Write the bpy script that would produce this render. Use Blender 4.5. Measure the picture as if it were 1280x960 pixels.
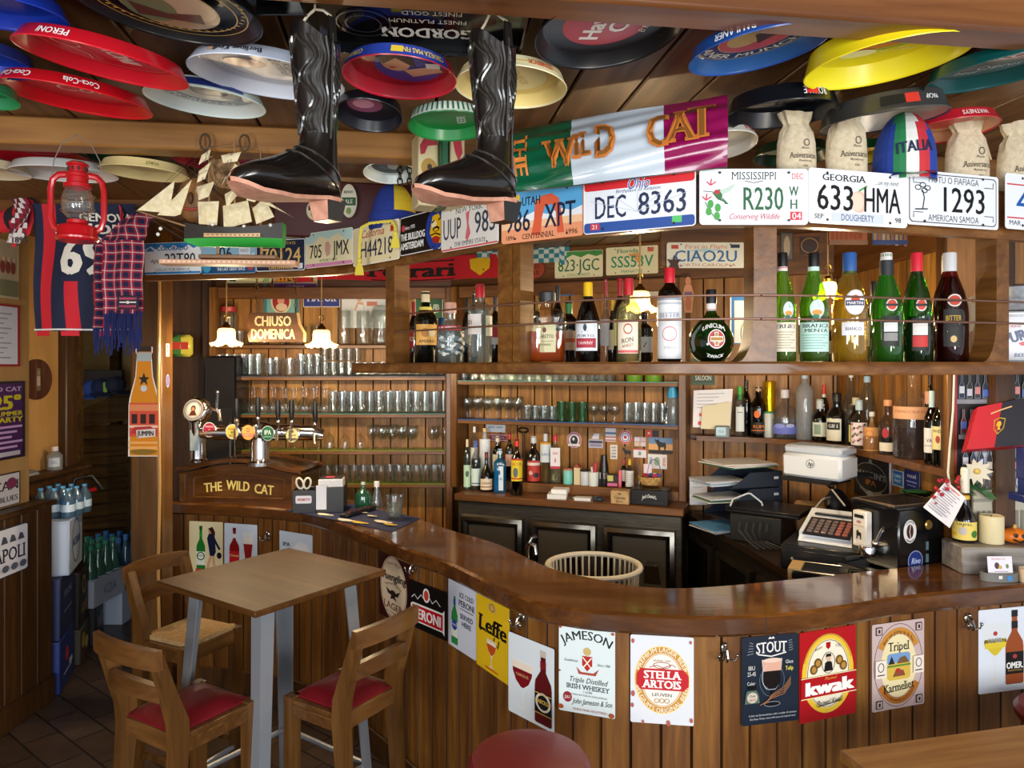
import bpy, math, random
from mathutils import Vector, Matrix
from math import sin, cos, pi, radians, atan2, sqrt, hypot
random.seed(7)
for o in list(bpy.data.objects): bpy.data.objects.remove(o)
SC = bpy.context.scene
COL = SC.collection
# ---------------------------------------------------------------- camera, world, lights, exposure
F, H, HY = 900.0,1.88,458.0           # focal length in pixels, eye height, horizon row (1280x960 frame)
cam = bpy.data.cameras.new('camera'); camo = bpy.data.objects.new('camera', cam); COL.objects.link(camo)
cam.sensor_width = 36; cam.lens = F/1280*36; cam.shift_y = (HY-480)/1280
cam.clip_start = .05; camo.location = (0,0, H); camo.rotation_euler = (pi/2,0,0)
SC.camera = camo
SC.view_settings.view_transform = 'Standard'; SC.view_settings.look = 'None'
SC.view_settings.gamma = 1; SC.view_settings.use_curve_mapping = False
SC.view_settings.exposure = 0.42
SC.cycles.max_bounces = 10; SC.cycles.transparent_max_bounces = 28; SC.cycles.diffuse_bounces = 4
SC.cycles.glossy_bounces = 3; SC.cycles.transmission_bounces = 6
SC.cycles.caustics_reflective = False; SC.cycles.caustics_refractive = False
SC.cycles.use_denoising = True
W = bpy.data.worlds.new('world'); SC.world = W; W.use_nodes = True
W.node_tree.nodes['Background'].inputs[0].default_value = (.80,.88,1.0,1)
W.node_tree.nodes['Background'].inputs[1].default_value = 0.55
def area(name, loc, rot, sx, sy, power, col=(1,1,1)):
    l = bpy.data.lights.new(name, 'AREA'); l.shape = 'RECTANGLE'; l.size = sx; l.size_y = sy
    l.energy = power; l.color = col
    o = bpy.data.objects.new(name, l); COL.objects.link(o); o.location = loc; o.rotation_euler = rot
    return o
# daylight through the street windows behind the photographer
area('window_daylight',(-1.5,-2.3,1.75),(radians(86),0, radians(-8)),1.3,1.5,54,(.93,.97,1))
area('window_daylight',(.55,-2.3,1.75),(radians(86),0, radians(0)),1.3,1.5,54,(.93,.97,1))
area('window_daylight',(2.5,-1.7,1.75),(radians(86),0, radians(30)),1.3,1.5,54,(.93,.97,1))
# unseen fill lights added behind the camera to brighten ceiling and room
for _x, _y in ((-1.3,-.7),(1.4,-.7)):
    _l = bpy.data.lights.new('fill_light', 'POINT'); _l.energy = 60; _l.color = (1,.9,.76); _l.shadow_soft_size = .25
    _o = bpy.data.objects.new('fill_light', _l); COL.objects.link(_o); _o.location = (_x, _y,1.35)
# ---------------------------------------------------------------- pixel <-> place
def P(px, py, Y): return Vector(((px-640)/F*Y, Y, H-(py-HY)/F*Y))
def PZ(px, py, Z):
    Y = (H-Z)*F/(py-HY); return Vector(((px-640)/F*Y, Y, Z))
# ---------------------------------------------------------------- materials
def lin(h):
    h = h.lstrip('#'); out = []
    for i in (0,2,4):
        c = int(h[i:i+2],16)/255
        out.append(c/12.92 if c <= .04045 else ((c+.055)/1.055)**2.4)
    return (*out,1)
_mc = {}
def M(h, r=.5, metal=0, coat=0, tr=0):
    k = (h, r, metal, coat, tr)
    if k in _mc: return _mc[k]
    m = bpy.data.materials.new('paint_'+h.strip('#')); m.use_nodes = True
    b = m.node_tree.nodes['Principled BSDF']
    b.inputs['Base Color'].default_value = lin(h); b.inputs['Roughness'].default_value = r
    b.inputs['Metallic'].default_value = metal; b.inputs['Coat Weight'].default_value = coat
    b.inputs['Coat Roughness'].default_value = .08
    _mc[k] = m; return m
def _nt(name):
    m = bpy.data.materials.new(name); m.use_nodes = True
    t = m.node_tree; return m, t, t.nodes['Principled BSDF'], t.nodes['Material Output']
def ramp(t, fac, cols):
    n = t.nodes.new('ShaderNodeValToRGB'); e = n.color_ramp.elements
    e[0].position, e[0].color = cols[0][0], lin(cols[0][1]); e[1].position, e[1].color = cols[-1][0], lin(cols[-1][1])
    for p, c in cols[1:-1]:
        x = e.new(p); x.color = lin(c)
    t.links.new(fac, n.inputs[0]); return n.outputs[0]
def mapping(t, scale, rot=(0,0,0), loc=(0,0,0)):
    tc = t.nodes.new('ShaderNodeTexCoord'); mp = t.nodes.new('ShaderNodeMapping')
    mp.inputs['Scale'].default_value = scale; mp.inputs['Rotation'].default_value = rot; mp.inputs['Location'].default_value = loc
    t.links.new(tc.outputs['Object'], mp.inputs[0]); return mp.outputs[0]
def noise(t, vec, s, d=4, dist=0, rough=.55):
    n = t.nodes.new('ShaderNodeTexNoise'); n.inputs['Scale'].default_value = s; n.inputs['Detail'].default_value = d
    n.inputs['Distortion'].default_value = dist; n.inputs['Roughness'].default_value = rough
    t.links.new(vec, n.inputs['Vector']); return n.outputs['Fac']
def mathn(t, op, a, b):
    n = t.nodes.new('ShaderNodeMath'); n.operation = op
    for i, x in enumerate((a, b)):
        if hasattr(x, 'links'): t.links.new(x, n.inputs[i])
        else: n.inputs[i].default_value = x
    return n.outputs[0]
def bump(t, b, fac, s, d=.003):
    n = t.nodes.new('ShaderNodeBump'); n.inputs['Strength'].default_value = s; n.inputs['Distance'].default_value = d
    t.links.new(fac, n.inputs['Height']); t.links.new(n.outputs[0], b.inputs['Normal'])
def wood(name, dark, mid, light, axis='z', r=.4, seed=0, coat=0, s=1.0, rotz=0, spec=.5):
    m, t, b, o = _nt(name); b.inputs['Specular IOR Level'].default_value = spec
    sc = {'x': (1.3*s,16*s,16*s), 'y': (16*s,1.3*s,16*s), 'z': (16*s,16*s,1.3*s)}[axis]
    v = mapping(t, sc,(0,0, rotz),(seed*3.7, seed*1.9, seed*5.3))
    n1 = noise(t, v,.55,3,1.4); n2 = noise(t, v,3.2,5,.5)
    f = mathn(t, 'ADD', mathn(t, 'MULTIPLY', n1,.62), mathn(t, 'MULTIPLY', n2,.38))
    t.links.new(ramp(t, f, [(.30, dark),(.50, mid),(.68, light)]), b.inputs['Base Color'])
    b.inputs['Roughness'].default_value = r; b.inputs['Coat Weight'].default_value = coat; b.inputs['Coat Roughness'].default_value = .07
    bump(t, b, n2,.25,.002)
    return m
_gc = {}
def glass(h, body=.12, gl=.55, r=.03):
    """thin tinted glass: tinted see-through, a little diffuse body, fresnel gloss"""
    k = (h, body, gl, r)
    if k in _gc: return _gc[k]
    m, t, b, o = _nt('glass_'+h.strip('#')); t.nodes.remove(b); N = t.nodes.new
    tr = N('ShaderNodeBsdfTransparent'); tr.inputs[0].default_value = lin(h)
    df = N('ShaderNodeBsdfDiffuse'); df.inputs[0].default_value = lin(h)
    tl = N('ShaderNodeBsdfTranslucent'); tl.inputs[0].default_value = lin(h)
    gs = N('ShaderNodeBsdfGlossy'); gs.inputs['Roughness'].default_value = r
    lw = N('ShaderNodeLayerWeight'); lw.inputs[0].default_value = .22
    mm = N('ShaderNodeMath'); mm.operation = 'MULTIPLY_ADD'; mm.inputs[1].default_value = gl; mm.inputs[2].default_value = .06; t.links.new(lw.outputs['Facing'], mm.inputs[0])
    a1 = N('ShaderNodeMixShader'); a1.inputs[0].default_value = .5
    a2 = N('ShaderNodeMixShader'); a2.inputs[0].default_value = body; a3 = N('ShaderNodeMixShader'); L = t.links.new
    L(df.outputs[0], a1.inputs[1]); L(tl.outputs[0], a1.inputs[2]); L(tr.outputs[0], a2.inputs[1]); L(a1.outputs[0], a2.inputs[2])
    L(mm.outputs[0], a3.inputs[0]); L(a2.outputs[0], a3.inputs[1]); L(gs.outputs[0], a3.inputs[2]); L(a3.outputs[0], o.inputs[0])
    _gc[k] = m; return m
def emit(h, s):
    m, t, b, o = _nt('glow_'+h.strip('#')); b.inputs['Base Color'].default_value = lin(h)
    b.inputs['Emission Color'].default_value = lin(h); b.inputs['Emission Strength'].default_value = s; return m
def noisy(name, cols, s, r=.7, bm=.2, dist=0, stretch=(1,1,1)):
    m, t, b, o = _nt(name); n = noise(t, mapping(t, stretch), s,5, dist)
    t.links.new(ramp(t, n, cols), b.inputs['Base Color']); b.inputs['Roughness'].default_value = r; bump(t, b, n, bm,.003); return m
# ---------------------------------------------------------------- mesh builder
class MB:
    def __init__(s): s.v = []; s.f = []; s.m = []; s.mats = []
    def mi(s, mat):
        if mat not in s.mats: s.mats.append(mat)
        return s.mats.index(mat)
    def add(s, vs, fs, mat, T=None):
        b = len(s.v); i = s.mi(mat)
        for v in vs:
            v = Vector(v); s.v.append(T @ v if T is not None else v)
        for f in fs:
            s.f.append(tuple(b+k for k in f)); s.m.append(i)
        return s
    def box(s, c, d, mat, T=None, bev=0.0, rz=0):
        hx, hy, hz = d[0]/2, d[1]/2, d[2]/2; e = min(bev, hx*.9, hy*.9, hz*.9)
        L = Matrix.Translation(c) @ Matrix.Rotation(rz,4, 'Z')
        if T is not None: L = T @ L
        if e <= 0:
            vs = [(x, y, z) for x in (-hx, hx) for y in (-hy, hy) for z in (-hz, hz)]
            return s.add(vs, [(0,1,3,2),(4,6,7,5),(0,4,5,1),(2,3,7,6),(0,2,6,4),(1,5,7,3)], mat, L)
        vs = []; idx = {}
        for sx in (-1,1):
            for sy in (-1,1):
                for sz in (-1,1):
                    for a in range(3):
                        p = [sx*hx, sy*hy, sz*hz]
                        for k in range(3):
                            if k != a: p[k] -= (sx, sy, sz)[k]*e
                        idx[(sx, sy, sz, a)] = len(vs); vs.append(p)
        fs = []; q = [(-1,-1),(1,-1),(1,1),(-1,1)]
        def key(a, sa, u, v):
            k = [0,0,0]; k[a] = sa; b_, c_ = [i for i in range(3) if i != a]; k[b_] = u; k[c_] = v; return tuple(k)
        for a in range(3):
            for sa in (-1,1):
                fs.append([idx[key(a, sa, u, v)+(a,)] for u, v in q])
            b_, c_ = [i for i in range(3) if i != a]
            for u in (-1,1):
                for v in (-1,1):
                    k0, k1 = key(a,-1, u, v), key(a,1, u, v)
                    fs.append([idx[k0+(b_,)], idx[k1+(b_,)], idx[k1+(c_,)], idx[k0+(c_,)]])
        for sx in (-1,1):
            for sy in (-1,1):
                for sz in (-1,1): fs.append([idx[(sx, sy, sz, a)] for a in range(3)])
        # orient outward
        out = []
        for f in fs:
            a, b_, c_ = [Vector(vs[i]) for i in f[:3]]
            n = (b_-a).cross(c_-a); cen = sum((Vector(vs[i]) for i in f), Vector())/len(f)
            out.append(f if n.dot(cen) > 0 else f[::-1])
        return s.add(vs, out, mat, L)
    def lathe(s, prof, mat, n=20, T=None, sx=1, sy=1):
        vs = []; fs = []
        for r, z in prof:
            for k in range(n):
                a = 2*pi*k/n; vs.append((r*cos(a)*sx, r*sin(a)*sy, z))
        for i in range(len(prof)-1):
            for k in range(n):
                k2 = (k+1) % n; fs.append((i*n+k, i*n+k2,(i+1)*n+k2,(i+1)*n+k))
        if prof[0][0] > 1e-5 and False: pass
        return s.add(vs, fs, mat, T)
    def tube(s, pts, r, mat, n=6, T=None, caps=True, flat=1.0):
        pts = [Vector(p) for p in pts]; N = len(pts); vs = []; fs = []
        rr = r if isinstance(r,(list, tuple)) else [r]*N
        ref = None
        for i, p in enumerate(pts):
            t = (pts[min(i+1, N-1)]-pts[max(i-1,0)])
            if t.length < 1e-9: t = Vector((0,0,1))
            t.normalize()
            if ref is None:
                ref = Vector((0,0,1)) if abs(t.z) < .9 else Vector((1,0,0))
            u = ref - t*ref.dot(t)
            if u.length < 1e-6: u = Vector((1,0,0)) - t*t.x
            u.normalize(); w = t.cross(u); ref = u
            for k in range(n):
                a = 2*pi*k/n; vs.append(p+(u*cos(a)*flat+w*sin(a))*rr[i])
        for i in range(N-1):
            for k in range(n):
                k2 = (k+1) % n; fs.append((i*n+k, i*n+k2,(i+1)*n+k2,(i+1)*n+k))
        if caps: fs += [tuple(range(n))[::-1], tuple((N-1)*n+k for k in range(n))]
        return s.add(vs, fs, mat, T)
    def cyl(s, a, b, r0, mat, r1=None, n=14, T=None):
        return s.tube([a, b], [r0, r0 if r1 is None else r1], mat, n, T)
    def prism(s, poly, d, mat, T=None, z0=0.0):
        """polygon in local XY, extruded along local Z from z0 to z0+d"""
        n = len(poly); ar = sum(poly[i][0]*poly[(i+1) % n][1]-poly[(i+1) % n][0]*poly[i][1] for i in range(n))
        if ar < 0: poly = poly[::-1]
        vs = [(x, y, z0) for x, y in poly]+[(x, y, z0+d) for x, y in poly]
        fs = [tuple(range(n))[::-1], tuple(range(n,2*n))]+[(i,(i+1) % n, n+(i+1) % n, n+i) for i in range(n)]
        return s.add(vs, fs, mat, T)
    def ball(s, c, r, mat, n=12, sc=(1,1,1), T=None):
        L = Matrix.Translation(c)
        if T is not None: L = T @ L
        vs = []; fs = []; m = max(6, n//2)
        for i in range(m+1):
            th = pi*i/m
            for k in range(n):
                a = 2*pi*k/n; vs.append((r*sc[0]*sin(th)*cos(a), r*sc[1]*sin(th)*sin(a),-r*sc[2]*cos(th)))
        for i in range(m):
            for k in range(n):
                k2 = (k+1) % n; fs.append((i*n+k, i*n+k2,(i+1)*n+k2,(i+1)*n+k))
        return s.add(vs, fs, mat, L)
    def grid(s, rows, mat, T=None, closed=False):
        n = len(rows[0]); vs = [p for r in rows for p in r]; fs = []
        for i in range(len(rows)-1):
            for k in range(n if closed else n-1):
                k2 = (k+1) % n; fs.append((i*n+k, i*n+k2,(i+1)*n+k2,(i+1)*n+k))
        return s.add(vs, fs, mat, T)
    def build(s, name, parent=None, loc=None, rotz=0, T=None, ang=38):
        me = bpy.data.meshes.new(name); me.from_pydata([tuple(v) for v in s.v], [], s.f)
        for m in s.mats: me.materials.append(m)
        me.polygons.foreach_set('material_index', s.m)
        me.polygons.foreach_set('use_smooth', [True]*len(s.f)); me.set_sharp_from_angle(angle=radians(ang))
        me.update()
        o = bpy.data.objects.new(name, me); COL.objects.link(o)
        if parent is not None: o.parent = parent
        if T is not None: o.matrix_local = T
        elif loc is not None: o.location = loc; o.rotation_euler = (0,0, rotz)
        return o
def tag(o, label=None, cat=None, group=None, kind=None):
    if label: o['label'] = label
    if cat: o['category'] = cat
    if group: o['group'] = group
    if kind: o['kind'] = kind
    return o
def E(name, label, cat, loc=(0,0,0), rotz=0, group=None, T=None):
    o = bpy.data.objects.new(name, None); COL.objects.link(o); o.empty_display_size = .05
    if T is not None: o.matrix_world = T
    else: o.location = loc; o.rotation_euler = (0,0, rotz)
    return tag(o, label, cat, group)
def copy_tree(o, parent=None):
    c = o.copy(); COL.objects.link(c)
    if parent is not None: c.parent = parent
    for ch in [x for x in bpy.data.objects if x.parent == o]: copy_tree(ch, c)
    return c
def ST(o): o['kind'] = 'structure'; return o
# ---------------------------------------------------------------- plan curves
class Curve:
    def __init__(s, pts, smooth=True, n=12):
        pts = [Vector((a, b)) for a, b in pts]
        if smooth:
            out = []; q = [2*pts[0]-pts[1]]+pts+[2*pts[-1]-pts[-2]]
            for i in range(1, len(q)-2):
                for k in range(n):
                    t = k/n; a, b, c, d = q[i-1], q[i], q[i+1], q[i+2]
                    out.append(.5*((2*b)+(c-a)*t+(2*a-5*b+4*c-d)*t*t+(3*b-a-3*c+d)*t*t*t))
            out.append(pts[-1]); pts = out
        s.p = pts
    def hit(s, px):
        k = (px-640)/F; best = None
        p = s.p
        for i in range(len(p)-1):
            a, b = p[i], p[i+1]; fa, fb = a.x-k*a.y, b.x-k*b.y
            if (fa <= 0 <= fb) or (fb <= 0 <= fa):
                t = fa/(fa-fb) if fa != fb else 0; q = a+(b-a)*t
                if best is None or q.y < best.y: best = q
        if best is None:    # beyond an end: run the end segment on
            for a, b in ((p[1], p[0]),(p[-2], p[-1])):
                fa, fb = a.x-k*a.y, b.x-k*b.y
                if abs(fa-fb) < 1e-9: continue
                t = fa/(fa-fb)
                if t >= 1 and (best is None or t < best[0]): best = (t, a+(b-a)*t)
            best = best[1]
        return best
    def off(s, d):
        """parallel curve moved by d towards the camera side"""
        out = []; p = s.p
        for i in range(len(p)):
            t = (p[min(i+1, len(p)-1)]-p[max(i-1,0)]).normalized(); out.append(p[i]+Vector((t.y,-t.x))*d)
        c = Curve([(0,0),(1,1)], False); c.p = out; return c
    def resample(s, step):
        out = [s.p[0]]; acc = 0
        for i in range(len(s.p)-1):
            a, b = s.p[i], s.p[i+1]; L = (b-a).length; d = step-acc
            while d <= L: out.append(a+(b-a)*(d/L)); d += step
            acc = L-(d-step)
        out.append(s.p[-1]); return out
def place(c, x0, x1, y0, y1, off=.004, dz=0):
    """frame of a flat board whose left/right edges show at columns x0,x1 and top/bottom at rows y0,y1, fixed to curve c"""
    a, b = c.hit(x0), c.hit(x1); t = (b-a).normalized(); n = Vector((t.y,-t.x))
    sag = max([0]+[(q-a).dot(n) for q in c.p if 0 < (q-a).dot(t) < (b-a).length]); m = (a+b)/2+n*(off+sag)
    w = (b-a).length; z1, z0 = H-(y0-HY)/F*m.y, H-(y1-HY)/F*m.y
    T = Matrix(((t.x,0, n.x, m.x),(t.y,0, n.y, m.y),(0,1,0,(z0+z1)/2+dz),(0,0,0,1)))
    return T, w, z1-z0
def facing(loc, n=(0,-1), tilt=0):
    """frame at loc with x to the viewer's right, y up, z along plan direction n"""
    n = Vector((n[0], n[1])).normalized(); t = Vector((-n.y, n.x))
    T = Matrix(((t.x,0, n.x, loc[0]),(t.y,0, n.y, loc[1]),(0,1,0, loc[2]),(0,0,0,1)))
    return T @ Matrix.Rotation(tilt,4, 'Z') if tilt else T
# ---------------------------------------------------------------- lettering and printed artwork
_gl = {}
def _raw(body, off, shear):
    cu = bpy.data.curves.new('g', 'FONT'); cu.body = body; cu.size = 1; cu.resolution_u = 2; cu.offset = off; cu.shear = shear
    ob = bpy.data.objects.new('g', cu); me = bpy.data.meshes.new_from_object(ob)
    vs = [tuple(v.co) for v in me.vertices]; fs = [tuple(p.vertices) for p in me.polygons]
    bpy.data.objects.remove(ob); bpy.data.curves.remove(cu); bpy.data.meshes.remove(me); return vs, fs
def glyph(ch, off=0, shear=0):
    k = (ch, off, shear)
    if k not in _gl:
        if ch == ' ': _gl[k] = ([], [],.28)
        else:
            vs, fs = _raw(ch, off, shear); a = _raw('|'+ch+'|',0,0)[0]; b = _raw('||',0,0)[0]
            adv = (max(v[0] for v in a)-min(v[0] for v in a))-(max(v[0] for v in b)-min(v[0] for v in b)) if a else .5
            _gl[k] = (vs, fs, adv)
    return _gl[k]
def BOLD(b): return ((0,0),) if b <= 0 else ((-b,0),(b,0)) if b < .025 else ((-b,-b*.3),(b, b*.3),(0,0),(-b, b*.3),(b,-b*.3))
CAP = max(v[1] for v in _raw('H',0,0)[0])
class Art:
    """flat print in design units U x V (x right, y down) on a w x h metre board; fm maps board metres to 3-D"""
    def __init__(s, mb, w, h, U, V, T=None, r=0, lift=.0004, z0=0.0, rough=.4, cyl=None, sx=None, sphere=None):
        s.mb, s.w, s.h, s.U, s.V, s.T = mb, w, h, U, V, T
        s.lift, s.z, s.rough, s.cylr = lift, z0, rough, cyl; s.fm = sphere
    def m(s, c): return c if not isinstance(c, str) else M(c, s.rough)
    def pt(s, x, y):
        X, Y = (x/s.U-.5)*s.w,(.5-y/s.V)*s.h
        if s.fm: return s.fm(X, Y, s.z)
        if s.cylr:
            a = X/s.cylr; R = s.cylr+s.z; return Vector((R*sin(a), Y, R*cos(a)))
        return Vector((X, Y, s.z))
    def raw(s, pts, faces, c):
        s.z += s.lift; s.mb.add([s.pt(x, y) for x, y in pts], faces, s.m(c), s.T); return s
    def slices(s, xs, top, bot, c):
        v = []; f = []
        for x in xs: v += [(x, top(x)),(x, bot(x))]
        for i in range(len(xs)-1): f.append((2*i,2*i+1,2*i+3,2*i+2))
        return s.raw(v, f, c)
    def rect(s, x, y, w, h, c, r=0):
        n = 12 if (s.cylr or s.fm) else 1
        if r <= 0:
            return s.slices([x+w*i/n for i in range(n+1)], lambda q: y, lambda q: y+h, c)
        xs = [x+r*(1-cos(pi/2*i/4)) for i in range(5)]; xs += [x+r+(w-2*r)*i/n for i in range(1, n)]; xs += [2*x+w-q for q in xs[:5][::-1]]
        def ins(q):
            d = r-(q-x) if q < x+r else (q-(x+w-r) if q > x+w-r else 0)
            return r-sqrt(max(0, r*r-d*d))
        return s.slices(xs, lambda q: y+ins(q), lambda q: y+h-ins(q), c)
    def ell(s, cx, cy, rx, ry, c, n=18):
        return s.slices([cx-rx*cos(pi*i/n) for i in range(n+1)], lambda q: cy-ry*sqrt(max(0,1-((q-cx)/rx)**2)), lambda q: cy+ry*sqrt(max(0,1-((q-cx)/rx)**2)), c)
    def ring(s, cx, cy, rx, ry, t, c, a0=0, a1=360, n=36):
        v = []; f = []
        for i in range(n+1):
            a = radians(a0+(a1-a0)*i/n)
            v += [(cx+rx*cos(a), cy-ry*sin(a)),(cx+(rx-t)*cos(a), cy-(ry-t)*sin(a))]
        for i in range(n): f.append((2*i,2*i+2,2*i+3,2*i+1))
        return s.raw(v, f, c)
    def poly(s, pts, c):
        n = len(pts); ar = sum(pts[i][0]*pts[(i+1) % n][1]-pts[(i+1) % n][0]*pts[i][1] for i in range(n))
        return s.raw(pts if ar < 0 else pts[::-1], [tuple(range(n))], c)
    def line(s, pts, w, c):
        v = []; f = []
        for i, p in enumerate(pts):
            a, b = pts[max(i-1,0)], pts[min(i+1, len(pts)-1)]; dx, dy = b[0]-a[0], b[1]-a[1]; L = hypot(dx, dy) or 1
            v += [(p[0]-dy/L*w/2, p[1]+dx/L*w/2),(p[0]+dy/L*w/2, p[1]-dx/L*w/2)]
        for i in range(len(pts)-1): f.append((2*i,2*i+1,2*i+3,2*i+2))
        return s.raw(v, f, c)
    def layout(s, t, b, sh, sp):
        x = 0; out = []
        for ch in t:
            vs, fs, adv = glyph(ch,0, sh); out.append((x, vs, fs, adv)); x += adv+sp
        return out, max(x-sp,.01)
    def text(s, t, cx, cy, h, c, w=None, b=.0, sh=0, rot=0, serif=0, sp=0, flip=False, up=None, al='c'):
        lay, L = s.layout(t, b, sh, sp); ky = h/CAP; kx = ky if w is None else w/L
        if al == 'l': cx += L*kx/2
        ca, sa = cos(radians(rot)), sin(radians(rot)); sg = -1 if flip else 1
        for dx, dy in BOLD(b):
            V = []; Fc = []
            for x0, vs, fs, adv in lay:
                if serif and vs:
                    vs = list(vs); fs = list(fs)
                    for yy, s0, s1 in ((0,0,.055),(CAP,-.055,0)):
                        xs = sorted(set(round(v[0],3) for v in vs if abs(v[1]-yy) < .012)); i = 0
                        while i < len(xs)-1:
                            if .02 < xs[i+1]-xs[i] < .22:
                                k = len(vs); e = serif*.075
                                vs += [(xs[i]-e, yy+s0),(xs[i+1]+e, yy+s0),(xs[i+1]+e, yy+s1),(xs[i]-e, yy+s1)]; fs.append((k, k+1, k+2, k+3)); i += 2
                            else: i += 1
                bse = len(V)
                for v in vs:
                    X, Y = (v[0]+dx+x0-L/2)*kx*sg,(v[1]+dy-CAP/2)*ky*sg
                    if up: Y += up(X)
                    V.append((cx+X*ca+Y*sa, cy+X*sa-Y*ca))
                for f in fs: Fc.append(tuple(bse+i for i in f))
            s.raw(V, Fc, c); s.z -= s.lift*.75
        return s
    def arc(s, t, cx, cy, R, h, c, a=90, b=0, sp=0, ry=None, w=None, inside=False, serif=0):
        """text on an arc; a = middle angle in degrees (90 top), inside = read along the bottom"""
        lay, L = s.layout(t, b,0, sp); ky = h/CAP; kx = ky if w is None else w/L; q = (ry or R)/R
        for dx, dy in BOLD(b):
            V = []; Fc = []
            for x0, vs, fs, adv in lay:
                bse = len(V)
                for v in vs:
                    u = (v[0]+dx+x0-L/2)*kx; y = (v[1]+dy)*ky
                    if inside: th = radians(a)+u/R; rr = R+h-y
                    else: th = radians(a)-u/R; rr = R+y
                    V.append((cx+rr*cos(th), cy-rr*sin(th)*q))
                for f in fs: Fc.append(tuple(bse+i for i in f))
            s.raw(V, Fc, c); s.z -= s.lift*.75
        return s
def board(w, h, t, mat, r=.008, mb=None, T=None):
    """thin board with rounded corners, front face at local z = 0 .. back at -t"""
    mb = mb or MB(); pts = []
    for sx, sy, a0 in ((1,1,0),(-1,1,90),(-1,-1,180),(1,-1,270)):
        for k in range(5):
            a = radians(a0+k*22.5); pts.append((sx*(w/2-r)+r*cos(a), sy*(h/2-r)+r*sin(a)))
    mb.prism(pts, t, mat, T,-t); return mb
# ================================================================ woods
W_BAR = [wood('bar_plank_wood', '42260d', '6e441a', '8f6229', 'z',.38, i, s=.8+.15*i) for i in range(3)]
W_BACK = [wood('back_plank_wood', '643d17', '986528', 'bd8c44', 'z',.5, i+4, s=.8+.15*i) for i in range(3)]
W_TOP = wood('counter_wood', '3a1f0c', '5d3613', '7a4c1e', 'x',.12,9, coat=.6)
W_TOPD = wood('counter_edge_wood', '3a200d', '573213', '6e441d', 'x',.2,11, coat=.5)
W_CAN = wood('canopy_wood', '46290f', '6b431a', '875c2a', 'z',.32,12)
W_CANX = wood('canopy_board_wood', '4a2c12', '6e4520', '8d6233', 'x',.32,13)
W_CEIL = [wood('ceiling_plank_wood', '46301b', '6b4a2c', '86623e', 'y',.45, i+20, s=.7) for i in range(3)]
W_BEAM = wood('beam_wood', '5a371a', '865a2e', 'a5763f', 'x',.4,24, s=.6)
W_BEAMD = wood('dark_beam_wood', '4a2811', '6b4020', '84552f', 'x',.35,25, s=.6)
W_DARK = wood('dark_wainscot_wood', '2a1709', '44290f', '5a3a18', 'z',.45,26)
W_DOOR = wood('door_wood', '2c1a0b', '463013', '5c4220', 'x',.8,27, spec=.15)
W_PIL = wood('pillar_wood', '35200b', '5c3b14', '7d5721', 'z',.35,28, s=.45)
W_CHAIR = wood('chair_wood', '38220d', '573817', '6e4b24', 'z',.35,29)
W_CHAIRX = wood('chair_rail_wood', '38210c', '563616', '6e4a24', 'x',.35,30)
W_TABLE = wood('table_wood', '38200a', '4f3010', '63401b', 'x',.5,31, s=.7, spec=.22)
W_TABLE2 = wood('oak_table_wood', '6b4520', '8c6231', 'a67c45', 'x',.4,32, s=.7)
W_SHELF = wood('shelf_wood', '4a2b12', '6e441e', '865a2c', 'x',.4,33)
BLK = M('0b0b0c',.35); CHROME = M('d8d8d8',.12,1); STEEL = M('8c8a86',.3,1); BRASS = M('c79a3c',.25,1)
GL = glass('f8faf9',.012,.6,.02)
def planks(path, z0, z1, w, mats, name, n_out=1, groove=.012, parent=None, cap=None):
    """vertical boards with V grooves along a plan path; the face looks along (t.y,-t.x)"""
    b = MB(); p = path.resample(w)
    for i in range(len(p)-1):
        a, c = p[i], p[i+1]; t = (c-a)
        if t.length < .01: continue
        L = t.length; t = t/L; n = Vector((t.y,-t.x)); e = min(.005, L*.2); m = random.choice(mats)
        q = [a-n*groove, a+t*e, c-t*e, c-n*groove]
        for k, mm in ((0, W_DARK),(1, m),(2, W_DARK)): b.grid([[(v.x, v.y, z0) for v in q[k:k+2]], [(v.x, v.y, z1) for v in q[k:k+2]]], mm)
    return b
def poly_wall(p0, p1, z0, z1, mat, name, th=.08):
    a, c = Vector(p0), Vector(p1); t = (c-a).normalized(); n = Vector((t.y,-t.x)); b = MB()
    q = [a, c, c-n*th, a-n*th]
    b.prism([(v.x, v.y) for v in q], z1-z0, mat, None, z0); return ST(b.build(name))
# ================================================================ room shell
ZC = 2.68
def tile_mat():
    m, t, b, o = _nt('floor_tile'); v = mapping(t,(1,1,1),(0,0, radians(38)))
    br = t.nodes.new('ShaderNodeTexBrick'); br.inputs['Scale'].default_value = 1; br.inputs['Brick Width'].default_value = .33
    br.inputs['Row Height'].default_value = .165; br.inputs['Mortar Size'].default_value = .006; br.inputs['Mortar Smooth'].default_value = .3
    br.inputs['Color1'].default_value = lin('4b3a30'); br.inputs['Color2'].default_value = lin('5c4a3f'); br.inputs['Mortar'].default_value = lin('2b2420')
    t.links.new(v, br.inputs['Vector']); n = noise(t, v,5,5)
    mx = t.nodes.new('ShaderNodeMix'); mx.data_type = 'RGBA'; mx.blend_type = 'OVERLAY'; mx.inputs[0].default_value = .6
    t.links.new(br.outputs['Color'], mx.inputs[6]); t.links.new(ramp(t, n, [(.3, '5a5a5a'),(.7, 'a8a8a8')]), mx.inputs[7])
    t.links.new(mx.outputs[2], b.inputs['Base Color']); b.inputs['Roughness'].default_value = .38
    bump(t, b, mathn(t, 'SUBTRACT', n, mathn(t, 'MULTIPLY', br.outputs['Fac'],2.)),.3,.004); return m
b = MB(); b.box((0,2,-.05),(9,10.5,.1), tile_mat()); ST(b.build('floor'))
b = MB()
for i in range(-22,24):
    b.box((i*.19,1.9, ZC+.015),(.182,9.6,.03), random.choice(W_CEIL), bev=.004)
b.box((0,1.9, ZC+.06),(9,9.6,.03), M('140c06',.8))
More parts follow.
